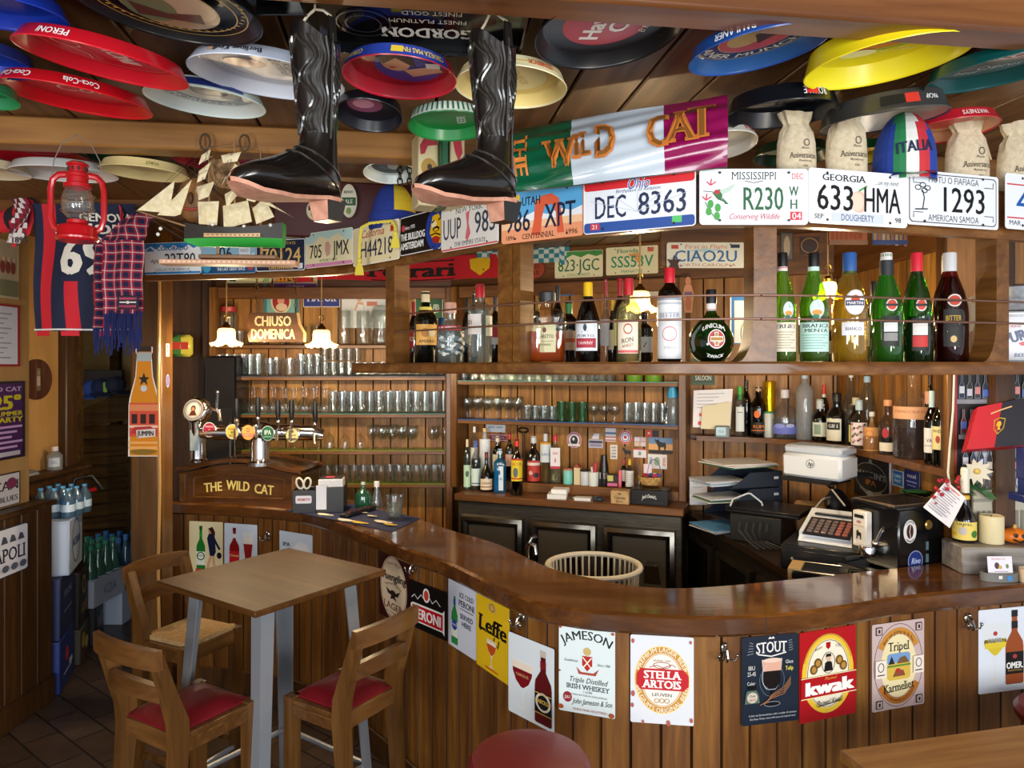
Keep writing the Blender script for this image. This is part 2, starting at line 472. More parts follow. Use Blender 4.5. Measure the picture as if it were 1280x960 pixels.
ST(b.build('ceiling', None,(0,0,0), radians(8.5)))
def beam(name, ax, ay, x0, x1, mat, d=.10, z0=2.59):
    T = Matrix.Translation((ax, ay,0)) @ Matrix.Rotation(radians(7.9),4, 'Z'); b = MB()
    b.box(((x0+x1)/2, d/2,(z0+ZC)/2),(x1-x0, d, ZC-z0), mat, bev=.008); o = b.build(name, T=T); return ST(o)
beam('trim_1',-1.62,2.28,-2.5,4.4, W_BEAM)
beam('trim_2',.353,1.425,-3.4,2.4, W_BEAMD,.092)
YEL = noisy('old_yellow_plaster', [(.3, '9a7c42'),(.7, 'b8985a')],3,.8,.1)
TAN = noisy('tan_wall', [(.3, 'a77a44'),(.7, 'c2965a')],4,.6,.1,0,(1,1,.3))
# back wall behind the glass shelves, the angled wall behind the fridges, and the wall by the till
BW = Curve([(-2.12,5.16),(-.43,5.16)], False); AW = Curve([(-.43,5.16),(1.93,4.27)], False); RW = Curve([(1.93,4.27),(1.93,2.99)], False); PW_ = Curve([(1.80,2.985),(3.4,2.80)], False)
for nm, c in (('wall_back', BW),('wall_angle', AW),('wall_right', RW),('wall_poster', PW_)):
    b = planks(c,0, ZC,.125, W_BACK, nm); a, d = c.p[0], c.p[-1]; t = (d-a).normalized(); n = Vector((t.y,-t.x))
    ex = .1 if nm != 'wall_poster' else 0; q = [a-t*ex-n*.012, d+t*.1-n*.012, d+t*.1-n*.09, a-t*ex-n*.09]; b.prism([(v.x, v.y) for v in q], ZC, W_DARK)
    ST(b.build(nm))
def board_on(c, x0, x1, z0, z1, th, mat, name):
    """board on a wall between two plan distances"""
    a, d = c.p[0], c.p[-1]; t = (d-a).normalized(); n = Vector((t.y,-t.x)); T = Matrix(((t.x,0, n.x, a.x),(t.y,0, n.y, a.y),(0,1,0,0),(0,0,0,1)))
    b = MB(); b.box(((x0+x1)/2,(z0+z1)/2, th/2+.001),(x1-x0, z1-z0, th), mat, bev=.004); return ST(b.build(name, T=T))
board_on(BW,.0,1.69,2.43, ZC,.03, W_SHELF, 'trim_3'); board_on(AW,.0,2.52,2.43, ZC,.03, W_SHELF, 'trim_4'); board_on(RW,.0,1.28,2.40, ZC,.03, W_SHELF, 'trim_5')
# left side: passage to the saloon door
poly_wall((-2.72,1.0),(-2.72,4.02),1.14, ZC, TAN, 'wall_left',.3) if False else None
b = MB(); b.box((-2.95,2.5,(1.12+ZC)/2),(.5,3.05, ZC-1.12), TAN); ST(b.build('wall_left'))
b = MB()
W2 = Curve([(-2.6,1.0),(-2.6,4.08)], False)   # wainscot face looks to +x
for i in range(24):
    y0 = 1.0+i*.128; b.grid([[(-2.606, y0,0),(-2.6, y0+.005,0),(-2.6, y0+.123,0),(-2.606, y0+.128,0)], [(-2.606, y0,1.1),(-2.6, y0+.005,1.1),(-2.6, y0+.123,1.1),(-2.606, y0+.128,1.1)]], W_DARK)
b.box((-2.78,2.535,.55),(.34,3.07,1.1), W_DARK); ST(b.build('wall_wainscot'))
b = MB(); b.box((-2.70,2.54,1.112),(.24,3.1,.03), W_DARK, bev=.006); ST(b.build('trim_6'))
b = MB(); b.box((-2.592,2.54,.07),(.02,3.06,.14), W_DARK, bev=.004); ST(b.build('baseboard_left'))
b = MB(); b.box((-3.1,4.45,(1.22+ZC)/2),(.3,.76, ZC-1.22), TAN); ST(b.build('wall_passage'))
b = MB(); b.box((-3.03,4.45,.6),(.3,.76,1.2), W_DARK); b.box((-3.0,4.45,1.215),(.36,.78,.03), W_DARK, bev=.006); ST(b.build('trim_7'))
b = MB(); b.box((-2.93,4.74, ZC/2),(.07,.12, ZC), W_DARK, bev=.008); b.box((-2.95,4.87, ZC/2),(.05,.1, ZC), W_DOOR, bev=.006); ST(b.build('trim_8'))
b = MB(); b.box((-3.0,6.35, ZC/2),(2.6,.1, ZC), YEL); b.box((-4.2,5.6, ZC/2),(.1,1.6, ZC), YEL); ST(b.build('wall_passage_end'))
b = MB(); b.box((-2.14,5.7, ZC/2),(.06,1.3, ZC), W_DARK); ST(b.build('wall_passage_side'))
b = MB(); b.box((-2.62,6.27,1.1),(.08,.06,2.2), W_DOOR, bev=.004); b.box((-3.45,6.27,1.1),(.08,.06,2.2), W_DOOR, bev=.004); b.box((-3.03,6.27,2.2),(.9,.06,.1), W_DOOR, bev=.004); ST(b.build('trim_9'))
b = MB(); b.box((-2.43,5.22, ZC/2),(.62,.06, ZC), W_DARK); ST(b.build('wall_partition'))
# saloon door leaf
T = facing((-3.21,5.62,.37),(.30,-.62)); door = E('saloon_door', 'dark brown saloon door leaf with wide louvred panel, hung in the passage', 'door', T=T)
b = MB(); pw = .50
top = [(-pw/2+pw*i/14,1.19+.10*(i/14)-.05*cos(i/14*pi)*1.0) for i in range(15)]
b.prism([(-pw/2,.0),(-pw/2+.07,0),(-pw/2+.07,1.1),(-pw/2,1.15)],.035, W_DOOR); b.prism([(pw/2-.07,.0),(pw/2,0),(pw/2,1.28),(pw/2-.07,1.2)],.035, W_DOOR)
b.prism([(-pw/2,1.02)]+top+[][::-1]+[(pw/2,1.1)],.035, W_DOOR); b.box((0,.08,.018),(pw,.16,.035), W_DOOR)
b.build('frame', door)
for i in range(9):
    s = MB(); T2 = Matrix.Translation((0,.2+i*.1,.018)) @ Matrix.Rotation(radians(-32),4, 'X'); s.box((0,0,0),(pw-.13,.115,.012), W_DOOR, T2,.003); s.build('louvre', door)
# the round-edged post at the left end of the bar
b = MB(); b.box((-1.985,3.97, ZC/2),(.17,.16, ZC), W_PIL, bev=.02)
b.tube([(-1.905+.004*sin(k*1.3),3.885,.05+k*.2) for k in range(13)],.009, M('b98d55',.2,0,1),6); ST(b.build('wall_post'))
# ================================================================ bar counter
CF = Curve([(-2.05,4.235),(-1.6,4.15),(-1.14,3.956),(-.69,3.46),(-.47,3.17),(-.284,2.975),(-.07,2.647),(.063,2.47),(.185,2.39),(.315,2.345),(.60,2.30),(.81,2.32),(.961,2.376-.02),(1.193,2.44),(1.40,2.517),(1.875,2.637),(2.6,2.80)])
CBK = Curve([(-2.05,4.66),(-1.5,4.55),(-.95,4.3),(-.55,3.85),(-.31,3.53),(-.065,3.24),(.143,2.87),(.32,2.707),(.446,2.62),(.66,2.60),(1.10,2.717),(1.6,2.88),(1.80,2.965),(2.0,2.95),(2.6,2.88)])
def even(c, n):
    p = c.p; L = [0]
    for i in range(len(p)-1): L.append(L[-1]+(p[i+1]-p[i]).length)
    out = []; j = 0
    for k in range(n+1):
        d = L[-1]*k/n
        while j < len(L)-2 and L[j+1] < d: j += 1
        t = (d-L[j])/max(1e-9, L[j+1]-L[j]); out.append(p[j]+(p[j+1]-p[j])*min(1, max(0, t)))
    return out
ZB = 1.08
bar = E('bar_counter', 'long curved brown wooden bar counter with a glossy top and plank front', 'bar counter',(.3,2.6,0))
def local(o, T=Matrix()):   # keep world coordinates for a child of a placed empty
    o.matrix_parent_inverse = Matrix.Translation(-Vector(o.parent.location)); return o
N = 90; fe, be = even(CF, N), even(CBK, N)
ins = CF.off(-.008); ie = even(ins, N); b = MB(); rows = []
for i in range(N+1):
    f, g, k = fe[i], be[i], ie[i]
    rows.append([(g.x, g.y, ZB-.06),(g.x, g.y, ZB),(k.x, k.y, ZB),(f.x, f.y, ZB-.010),(f.x, f.y, ZB-.058),(k.x, k.y, ZB-.068),(k.x+(g.x-k.x)*.3, k.y+(g.y-k.y)*.3, ZB-.068)])
b.grid([r[:4] for r in rows], W_TOP); b.grid([r[3:] for r in rows], W_TOPD)
b.box((.818,2.3225, ZB-.034),(.004,.004,.05), M('1c0f06',.6))
local(b.build('countertop', bar))
CP = CF.off(-.045)
b = planks(CP,0, ZB-.06,.098, W_BAR, 'x'); local(b.build('front_panel', bar))
b = planks(Curve([(v.x, v.y) for v in reversed(CBK.off(-.02).p)], False),0, ZB-.06,.12, [W_DARK], 'x'); local(b.build('back_panel', bar))
b = MB(); sk = CF.off(-.03).resample(.06)
b.grid([[(v.x, v.y,0) for v in sk], [(v.x, v.y,.11) for v in sk], [(v.x, v.y+.012,.115) for v in sk]], W_DARK); local(b.build('plinth', bar))
# raised tap plinth with its painted name board
T = facing((-1.60,4.245, ZB),(-.12,-1)) @ Matrix.Diagonal((.78,1,1,1)); tp = E('tap_plinth', 'arched wooden tap plinth painted with a yellow bar name, on the counter by the post', 'tap plinth', T=T)
w_ = 1.02; b = MB(); h0 = .175
arch = [(-.47+.94*i/24,.185+.055*max(0, cos((i-12)/12*pi*.5))**1.5) for i in range(25)]
b.prism([(-.46,0),(.46,0)]+[(x*.98, y-.012) for x, y in arch[::-1]],.02, W_TOPD); b.build('front_board', tp)
b = MB(); pr = [(-.5,.172)]+arch+[(.5,.172)]
for i in range(len(pr)-1):
    (x0, y0),(x1, y1) = pr[i], pr[i+1]
    b.add([(x0, y0,.045),(x1, y1,.045),(x1, y1+.022,.045),(x0, y0+.022,.045),(x0, y0,-.3),(x1, y1,-.3),(x1, y1+.022,-.3),(x0, y0+.022,-.3)], [(0,1,2,3),(3,2,6,7),(0,4,5,1),(4,7,6,5)], W_TOPD)
b.build('moulded_top', tp)
for sx in (-1,1):
    b = MB(); b.box((sx*.445,.085,.012),(.05,.17,.045), W_CAN, bev=.004); b.box((sx*.455,.085,-.15),(.02,.17,.3), W_TOPD); b.build('side_post', tp)
b = MB(); z = .0215
b.add([(-.36,.03, z),(.36,.03, z),(.36,.15, z),(-.36,.15, z)], [(0,1,2,3)], W_TOPD)
for q in ([(-.36,.03),(.36,.03)], [(-.36,.03),(-.36,.14)], [(.36,.03),(.36,.14)], [(-.36+.72*i/12,.14+.03*sin(i/12*pi)) for i in range(13)]):
    b.tube([(x, y,.022) for x, y in q],.004, W_CAN,5)
A = Art(b,.62,.1,310,50, Matrix.Translation((.01,.088,.023)), rough=.4)
A.text('THE',48,24,26, 'f0d676', w=72, b=.03, rot=-5); A.text('WILD',148,19,27, 'f0d676', w=92, b=.03, rot=3); A.text('CAT',250,28,27, 'f0d676', w=76, b=.03, rot=4)
b.build('name_panel', tp)
# ================================================================ bar canopy: hanging shelf, posts, fascia, rods
def at(px, Y): return ((px-640)/F*Y, Y)
CC = Curve([at(176,3.22), at(384,3.05), at(443,2.9), at(500,2.68), at(554,2.48), at(630,2.27), at(732,2.11), at(871,1.97), at(1007,1.97), at(1132,2.05), at(1244,2.14), at(1380,2.28)])
can = E('bar_canopy', 'brown timber canopy hanging over the bar with posts and a long bottle shelf', 'bar canopy',(.3,2.3,1.85))
CI = CC.off(-.022)
def sub(c, px0, px1, n):
    a, d = c.hit(px0), c.hit(px1); p = [a]+[q for q in c.p if a.x < q.x < d.x]+[d]; k = Curve([(0,0),(1,0)], False); k.p = p; return even(k, n)
b = MB()   # fascia board the plates are screwed to, with a narrow top
fr = even(CI,60); bk = even(CC.off(-.05),60); bk2 = even(CC.off(-.22),60)
b.grid([[(f.x, f.y,2.265),(f.x, f.y,2.41),(g2.x, g2.y,2.41),(g2.x, g2.y,2.395),(g.x, g.y,2.395),(g.x, g.y,2.265),(f.x, f.y,2.265)] for f, g, g2 in zip(fr, bk, bk2)], W_CANX)
local(b.build('fascia', can))
SZ = 1.893
b = MB(); fr = sub(CC.off(-.01),440,1420,60); bk = sub(CC.off(-.33),468,1420,60); rows = []
for f, g in zip(fr, bk):
    d = (g-f).normalized()*.006
    rows.append([(g.x, g.y, SZ-.035),(g.x, g.y, SZ),(f.x+d.x, f.y+d.y, SZ),(f.x, f.y, SZ-.006),(f.x, f.y, SZ-.032),(f.x+d.x, f.y+d.y, SZ-.038),(g.x, g.y, SZ-.035)])
b.grid(rows, W_CANX); b.add(rows[0][:6], [(0,1,2,3,4,5)], W_CANX); local(b.build('shelf', can))
def post(px, wl=.08, wr=.08, w=.055, sh=-.06):
    q = CC.off(sh).hit(px); a = CC.off(sh).hit(px-12); c = CC.off(sh).hit(px+12); t = (c-a).normalized(); n = Vector((t.y,-t.x))
    T = Matrix(((t.x,0, n.x, q.x),(t.y,0, n.y, q.y),(0,1,0, SZ),(0,0,0,1))); hh = 2.37-SZ
    pts = [(-w/2,0)]
    if wl:
        pts = [(-w/2-wl*.55,0)]+[(-w/2-wl*.55+wl*.55*sin(k*pi/12),.13-.13*cos(k*pi/12)) for k in range(1,7)]+[(-w/2, hh-wl)]+[(-w/2-wl*(1-cos(k*pi/12)), hh-wl+wl*sin(k*pi/12)) for k in range(1,7)]
    else: pts.append((-w/2, hh))
    if wr: r = [(w/2+wr*(1-cos(k*pi/12)), hh-wr+wr*sin(k*pi/12)) for k in range(6,-1,-1)]+[(w/2,.0)]
    else: r = [(w/2, hh),(w/2,0)]
    b = MB(); b.prism(pts[::1]+r,.07, W_CAN, None,-.035)
    o = b.build('post', can); o.matrix_parent_inverse = Matrix.Translation(-Vector(can.location)); o.matrix_basis = T; return o
post(497,0,.10,.06); post(640,0,.0,.06); post(654,0,.09,.03); post(950,.08,0,.065); post(1240,.10,0,.05)
for z in (2.01,2.075):
    for x0, x1 in ((494,637),(637,950),(952,1240),(1240,1330)):
        b = MB(); s = sub(CC.off(-.012), x0, x1,12); b.tube([(v.x, v.y, z) for v in s],.0032, M('7a5644',.35,.3),6); local(b.build('rail', can))
# board over the till holding one plate
q0, q1 = at(826,2.9), at(948,2.9); b = MB(); b.box(((q0[0]+q1[0])/2,2.915,2.48),(q1[0]-q0[0],.025,.4), W_SHELF, bev=.004); ST(b.build('trim_10'))
# ================================================================ tin signs on the bar front
def sign(nm, label, c, px0, px1, y0, y1, draw, U, V, base='f2f2f2', cat='sign', group=None, off=.004, th=.0015, r=.006, rough=.3, edge=None, dz=0):
    T, w, h = place(c, px0, px1, y0, y1, off, dz); mb = board(w, h, th, M(base, rough), r); A = Art(mb, w, h, U, V, rough=rough, lift=.00025 if off < .02 else .0006)
    if edge: A.rect(1,1, U-2, V-2, edge,5)
    draw(A); o = mb.build(nm, T=T); return tag(o, label, cat, group)
def wine_glass(A, x, y, w, h, liq, glassc='d8dde0', foam=None, lev=.35, fh=.12):
    """stemmed glass outline; (x,y) top left"""
    def side(f): return w*(.5-.5*(1-.25*max(0, f-.2)**2) if f < .5 else (f-.45)*.9)
    B = [(x, y),(x+w*.03, y+h*.25),(x+w*.18, y+h*.45),(x+w*.42, y+h*.58),(x+w*.46, y+h*.92),(x+w*.15, y+h),(x+w*.85, y+h),(x+w*.54, y+h*.92),(x+w*.58, y+h*.58),(x+w*.82, y+h*.45),(x+w*.97, y+h*.25),(x+w, y)]
    A.poly(B, glassc)
    l = lev*h*.58/.58*.6
    A.poly([(x+w*.04, y+l),(x+w*.06, y+h*.27),(x+w*.2, y+h*.44),(x+w*.44, y+h*.55),(x+w*.56, y+h*.55),(x+w*.8, y+h*.44),(x+w*.94, y+h*.27),(x+w*.96, y+l)], liq)
    if foam: A.poly([(x+w*.02, y+l-h*fh),(x+w*.04, y+l),(x+w*.96, y+l),(x+w*.98, y+l-h*fh)], foam)
def pbottle(A, x, y, w, h, c, cap, lab=None, neck=None):
    """painted bottle; (x,y) top left"""
    A.poly([(x+w*.36, y),(x+w*.34, y+h*.28),(x+w*.04, y+h*.42),(x, y+h*.5),(x, y+h*.98),(x+w*.06, y+h),(x+w*.94, y+h),(x+w, y+h*.98),(x+w, y+h*.5),(x+w*.96, y+h*.42),(x+w*.66, y+h*.28),(x+w*.64, y)], c)
    A.rect(x+w*.33, y-h*.01, w*.34, h*.09, cap)
    if neck: A.rect(x+w*.33, y+h*.14, w*.34, h*.1, neck)
    if lab: A.rect(x, y+h*.56, w, h*.3, lab)
def d_heineken(A):
    A.rect(1,1,98,148, 'e9dcae',5); pbottle(A,22,14,26,130, '1c7a2c', '0f5a20', 'e9efe2', '2f9a3a'); A.ring(35,100,12,12,3, '0f5a20'); A.text('Heineken',35,98,4, '0f5a20', w=24, b=.02)
    A.poly([(60,32),(68,30),(76,44),(84,60),(94,78),(88,80),(78,62),(80,86),(74,98),(62,98),(58,70),(54,48)], '15203f'); A.ell(64,26,7,8, 'd3a07c'); A.poly([(56,20),(70,14),(78,30),(76,46),(68,34),(60,22)], '3a1a10')
    A.poly([(62,98),(70,98),(62,122),(56,146),(50,146),(54,120)], 'd8a885'); A.poly([(70,98),(76,98),(78,120),(84,146),(78,146),(70,118)], 'd8a885'); A.ell(90,96,7,9, '10131c'); A.rect(20,136,20,10, 'b8503a')
def d_bud(A):
    A.rect(1,1,98,148, 'd6e4f2',5); pbottle(A,16,14,30,126, '8c1016', '6a0a0e', 'c8202a', 'e8e8ee'); A.text('Duvel',31,98,7, 'f0d28a', w=26, b=.02)
    A.poly([(56,26),(90,26),(84,100),(80,140),(66,140),(62,100)], 'e8eef0'); A.poly([(59,60),(87,60),(82,104),(78,138),(68,138),(64,104)], '9c2020'); A.rect(58,40,30,20, 'f6efe6',5)
def d_pale(A):
    A.rect(1,1,98,148, 'cfe0ee',5); A.ell(68,60,26,34, 'e6edf2'); A.rect(44,60,48,70, 'e9d9a0',6); A.text('IPA',22,40,12, '2a3f6a', w=22, b=.03)
def d_yuengling(A):
    A.rect(1,1,98,148, '3a1016',5); A.ell(50,75,45,71, 'e9d8bd'); A.ring(50,75,43,69,1.6, '8c6a4a')
    A.arc('Since 1829',50,62,42,7, '6a3a2a', ry=40, w=40); A.text('Yuengling',50,50,17, '1c1412', w=84, b=.03, sh=.3, rot=-4); A.arc('TRADITIONAL',50,92,36,7, '5a3a2a', ry=24, w=58)
    A.poly([(26,78),(40,84),(46,80),(54,80),(60,84),(74,76),(66,90),(56,92),(62,102),(50,98),(40,102),(44,92),(32,90)], '2a2420'); A.text('LAGER',50,116,15, '6a2a20', w=64, b=.01, serif=1); A.text('An American',50,130,5, '6a3a2a', w=44); A.text('Brewery',50,138,5, '6a3a2a', w=30)
def d_peroni(A):
    A.rect(1,1,148,98, '0c0c0e',3); A.poly([(10,50),(18,46),(132,46),(140,40),(140,92),(132,86),(18,86),(10,92)], 'f0f0ee'); A.rect(16,50,118,33, 'c2121f'); A.text('PERONI',75,66.5,21, 'f6f6f4', w=106, b=.04)
    A.ell(72,22,13,15, 'f0ece6'); A.ell(72,22,9,11, 'c04030'); A.line([(14,36),(26,28),(38,36),(52,24),(60,30)],2, 'e8e8e8'); A.line([(84,24),(96,34),(110,24),(126,34)],2, 'e8e8e8')
def d_icecold(A):
    A.rect(1,1,98,148, 'd3d7e6',4); pbottle(A,12,24,24,118, '2a8c3c', 'd8d8d8', 'e8ece0', '2a4aa0'); A.ell(24,98,10,12, '1f4aa0'); A.text('PERONI',24,98,4, 'f4f4f4', w=18, b=.02)
    for s, y, h, w in (('ICE COLD',24,11,50),('PERONI',42,14,56),('SERVED',70,11,46),('HERE',86,11,34)): A.text(s,68, y, h, '23283a', w=w, b=.02)
    A.line([(46,54),(92,54)],1.5, '23283a')
def d_leffe(A):
    A.rect(1,1,98,148, 'e8c01c',3); A.poly([(38,26),(38,14),(50,6),(62,14),(62,26)], 'd8b060'); A.ring(50,18,8,8,2, '8c6a20')
    A.text('Leffe',50,56,30, '14110c', w=86, b=.035, sh=.08, serif=1); A.line([(12,74),(22,68),(34,72)],3, '14110c'); A.line([(58,74),(54,90),(48,84)],3, '14110c'); A.line([(72,76),(68,92),(62,86)],3, '14110c')
    wine_glass(A,34,82,30,56, 'c8501c', 'f0dca0', 'f4ecdc',.3,.1); A.rect(30,140,40,3, 'd06a20')
def d_carolus(A):
    A.rect(1,1,98,148, 'dfe9f0',4); wine_glass(A,8,44,48,92, '7a0f1c', 'e6ecee', 'f0e2d0',.32,.14); A.text('CAROLUS',32,72,5, 'd8b070', w=28, b=.02)
    pbottle(A,60,12,36,132, '5a0f14', 'c8c0b0', '16120f', '7a1a1c'); A.ell(78,104,16,17, 'e6e0d0'); A.ell(78,104,12,13, '1a1614'); A.text('CAROLUS',78,103,7, 'e6c060', w=33, b=.03); A.rect(60,88,36,2, 'c8a050'); A.rect(60,124,36,2, 'c8a050')
def d_jameson(A):
    A.rect(1,1,98,148, 'd9e6e8',3); A.arc('JAMESON',50,104,82,15, '1a2420', w=86, b=.02, serif=1)
    A.poly([(42,50),(60,50),(60,66),(51,76),(42,66)], 'b03028'); A.line([(43,52),(58,70)],2, 'f0e8d8'); A.line([(59,52),(44,70)],2, 'f0e8d8'); A.ell(51,42,7,7, 'c8b070'); A.poly([(32,70),(40,78),(62,78),(72,70),(66,82),(36,82)], 'a8483a')
    A.text('Established',22,60,4, '3a4a4a', w=24, sh=.3); A.text('Since 1780',80,62,4, '3a4a4a', w=22, sh=.3)
    A.text('Triple Distilled',52,92,9, '24302e', w=68, sh=.35); A.text('IRISH WHISKEY',52,104,8, '24302e', w=76, b=.01, serif=1); A.text('1 LITRE',52,112,3.5, '3a4a4a'); A.text('MATURED BOTTLED BY JOHN JAMESON',52,118,2.6, '3a4a4a')
    A.ell(16,124,8,9, '8c2430'); A.text('JJ&S',16,124,5, 'e8d8d0', w=11); A.text('John Jameson & Son',60,128,9, '24302e', w=70, sh=.4, rot=-2); A.text('TRADE MARK REGISTERED',56,143,3.5, 'b0583a')
    for x, y, r in ((3,4,3),(96,6,3),(4,142,5),(94,145,5),(2,80,2)): A.ell(x, y, r, r*.8, 'a8522c')
def d_stella(A):
    A.rect(1,1,98,148, 'dce0e8',2); A.ell(50,75,44,58, 'c8913a'); A.ring(50,75,44,58,1.5, 'f0dc90'); A.ell(50,75,33,46, 'f0ece2'); A.ring(50,75,32,45,1.2, 'c8913a')
    A.arc('PREMIUM LAGER BEER',50,75,36,6, 'f6f0dc', ry=48, w=92, b=.01); A.arc("BELGIUM'S ORIGINAL BEER",50,75,36,6, 'f6f0dc', a=270, ry=48, w=100, inside=True, b=.01)
    A.text('ANNO 1366',50,42,3.6, '7a5a30'); A.ring(50,50,14,6,1.2, '9a3a2a'); A.line([(30,54),(42,50),(52,54),(66,48),(72,52)],1.2, '9a3a2a')
    A.poly([(10,66),(16,56),(84,56),(92,66),(92,84),(84,92),(16,92),(10,84)], 'c0202c'); A.text('STELLA',50,66,13, 'f8f6f2', w=58, b=.035, serif=1); A.text('ARTOIS',50,82,13, 'f8f6f2', w=60, b=.035, serif=1)
    A.text('LEUVEN',50,100,5, '5a5a52', w=32, serif=1); [A.ring(x,110,4,4,1, 'b08a50') for x in (42,50,58)]
    for x, y, r in ((4,10,4),(4,100,5),(3,120,4),(95,8,3),(60,147,5),(96,140,4),(20,147,3)): A.ell(x, y, r*.6, r, 'b05a50')
def d_stout(A):
    A.rect(1,1,98,148, '1b2534',3); A.text('STOUT',52,20,18, 'e8e8e4', w=54, b=.02, serif=1, up=lambda X: -.0016*X*X); A.line([(28,31),(52,36),(78,31)],2, 'e8e8e4'); A.poly([(46,6),(50,2),(52,5),(55,2),(58,6)], 'e8e8e4')
    for a in range(5): A.line([(14-a*1.2,10+a*5),(20,12+a*4)],.8, '9aa4ae'); A.line([(88+a*.4,10+a*4),(82,12+a*4)],.8, '9aa4ae')
    A.ring(52,76,22,28,1, '5a6878'); A.poly([(34,40),(70,40),(68,62),(66,82),(58,92),(46,92),(38,82),(36,62)], 'b9c4cc'); A.poly([(36,60),(68,60),(66,82),(58,91),(46,91),(38,82)], '140a0c'); A.poly([(35,42),(69,42),(68,60),(36,60)], 'd9a894')
    A.ell(52,42,16,4, 'eac8b4'); A.rect(50,92,4,22, '0c0c10'); A.ell(52,116,14,4.5, '0c0c10'); A.ring(52,116,14,4.5,.8, '9aa4ae'); A.ring(52,70,18,24,.8, 'd8dfe4',120,240)
    A.text('Glass',82,46,6, 'dcdcd8', w=14); A.text('Tulip',82,57,7, 'd8d060', w=14, b=.02); A.text('IBU',16,52,7, 'dcdcd8', w=12); A.text('25-45',16,62,7, 'dcdcd8', w=15); A.text('Color',15,78,6, 'dcdcd8', w=14)
    A.poly([(6,96),(8,90),(24,90),(28,98),(30,112),(4,112)], '5a6a5a'); A.rect(10,82,14,6, '0a0a0c'); A.ell(17,102,9,9, 'c8c0b0'); A.text('Oak',17,99,4, '18181a', w=11); A.text('aged',17,105,4, 'a83028', w=11)
    for k in range(4): A.line([(30+k*4,116-k),(50,106-k*2),(72,100-k*4),(84,84-k*4)],1.2, '9a6a44')
    A.text('A dark, top fermented beer with a number of variations',52,132,3.4, 'c8ccd0', w=84); A.text('Dry Stout, Porter, sweet milk stout and imperial stout',52,138,3.4, 'c8ccd0', w=80)
def d_kwak(A):
    A.rect(1,1,98,148, 'b0141c',5); A.ell(50,74,46,66, 'e8c23a'); A.ring(50,74,46,66,3, 'c89a3a',20,160); A.ell(50,74,38,57, 'f1ead2'); A.ring(50,74,37,56,1, '3a2a1a')
    A.poly([(46,22),(54,22),(54,30),(50,34),(46,30)], 'b0141c'); A.text('Anno',32,30,5, '3a2a20', w=14, sh=.4, rot=-20); A.text('1791',68,30,5, '3a2a20', w=12, rot=20)
    A.ell(50,56,12,18, 'e8e0cc'); A.ring(50,56,12,18,1, '3a2a1a'); A.poly([(42,70),(44,56),(50,52),(56,56),(58,70)], '1a1614'); A.ell(50,48,4.5,6, 'd8b898'); A.poly([(45,46),(46,41),(54,41),(55,46)], '2a2018')
    for x, y in ((24,64),(31,54),(69,54),(76,64)): A.ell(x, y,6.5,8, '6a4a20'); A.ell(x, y,4,5.4, 'b88a40')
    A.rect(1,76,98,34, 'b0141c'); A.rect(1,75,98,1.5, 'f0e0b0'); A.rect(1,109,98,1.5, 'f0e0b0'); A.text('Pauwel',52,81,5, 'e8a040', sh=.4); A.text('kwak',50,94,21, 'f8f6f0', w=84, b=.06)
    A.text('Pauwel Kwak',50,120,9, '2a2018', w=46, sh=.5, rot=-3); A.line([(30,126),(52,124),(70,121)],1, '2a2018')
def d_karmeliet(A):
    A.rect(1,1,98,148, 'c9b3b0',5); A.ring(50,75,47,72,1, '5a3a30'); A.ell(50,76,34,54, 'ecdfae'); A.ring(50,76,46,66,11, 'c68a38',32,148); A.ring(50,76,46,66,11, 'b8722c',212,328)
    A.arc('Bier van gisting op de fles',50,76,36.5,4.2, '5a3016', ry=56, w=62); A.arc('Biere refermentee en bouteille',50,76,36.5,4, '5a3016', a=270, ry=56, w=60, inside=True)
    A.text('Tripel',50,42,15, '1a1412', w=40, serif=1, b=.01); A.text('Karmeliet',50,112,14, '1a1412', w=58, serif=1, b=.015, rot=-4)
    A.rect(28,54,44,20, '7aa0d0',6); A.rect(28,70,44,30, 'd8b850',6); A.poly([(30,72),(36,58),(42,72)], '2a2a30'); A.poly([(46,72),(52,62),(62,60),(70,72)], '7a5a3a'); A.rect(28,74,44,3, '5a8a3a'); A.poly([(38,94),(44,82),(58,84),(62,94)], '8c5038'); A.ell(48,84,5,4, 'b03a30')
    for x, y in ((12,12),(88,12),(12,138),(88,138)): A.rect(x-6, y-7,12,14, '3a2a28'); A.rect(x-4.5, y-5.5,9,11, 'c9b3b0'); A.rect(x-2, y-3,4,6, '3a2a28')
    for x in (14,86): A.rect(x-10,62,20,30, 'efe6d8',1); A.ring(x,74,6,8,1.4, '3a3030'); A.rect(x-7,86,14,2, '5a4a48')
def d_omer(A):
    A.rect(1,1,98,148, 'dfe6f0',3); wine_glass(A,8,26,46,104, 'd8c030', 'dfe4e6', 'efe9cc',.62,.02); A.text('OMER.',31,56,8, '9aa6b0', w=30, b=.02); A.ell(31,44,4,4, 'b03a3a'); A.poly([(10,60),(52,60),(50,70),(12,70)], 'e0c83a')
    pbottle(A,50,6,34,132, '9a4a1c', '14100e', '15120f', '1a1512'); A.text('OMER.',67,104,11, 'f4f2ee', w=32, b=.04); A.ell(67,88,4,4, 'b03a3a'); A.text('TRADITIONAL',67,113,3, 'c8a050')
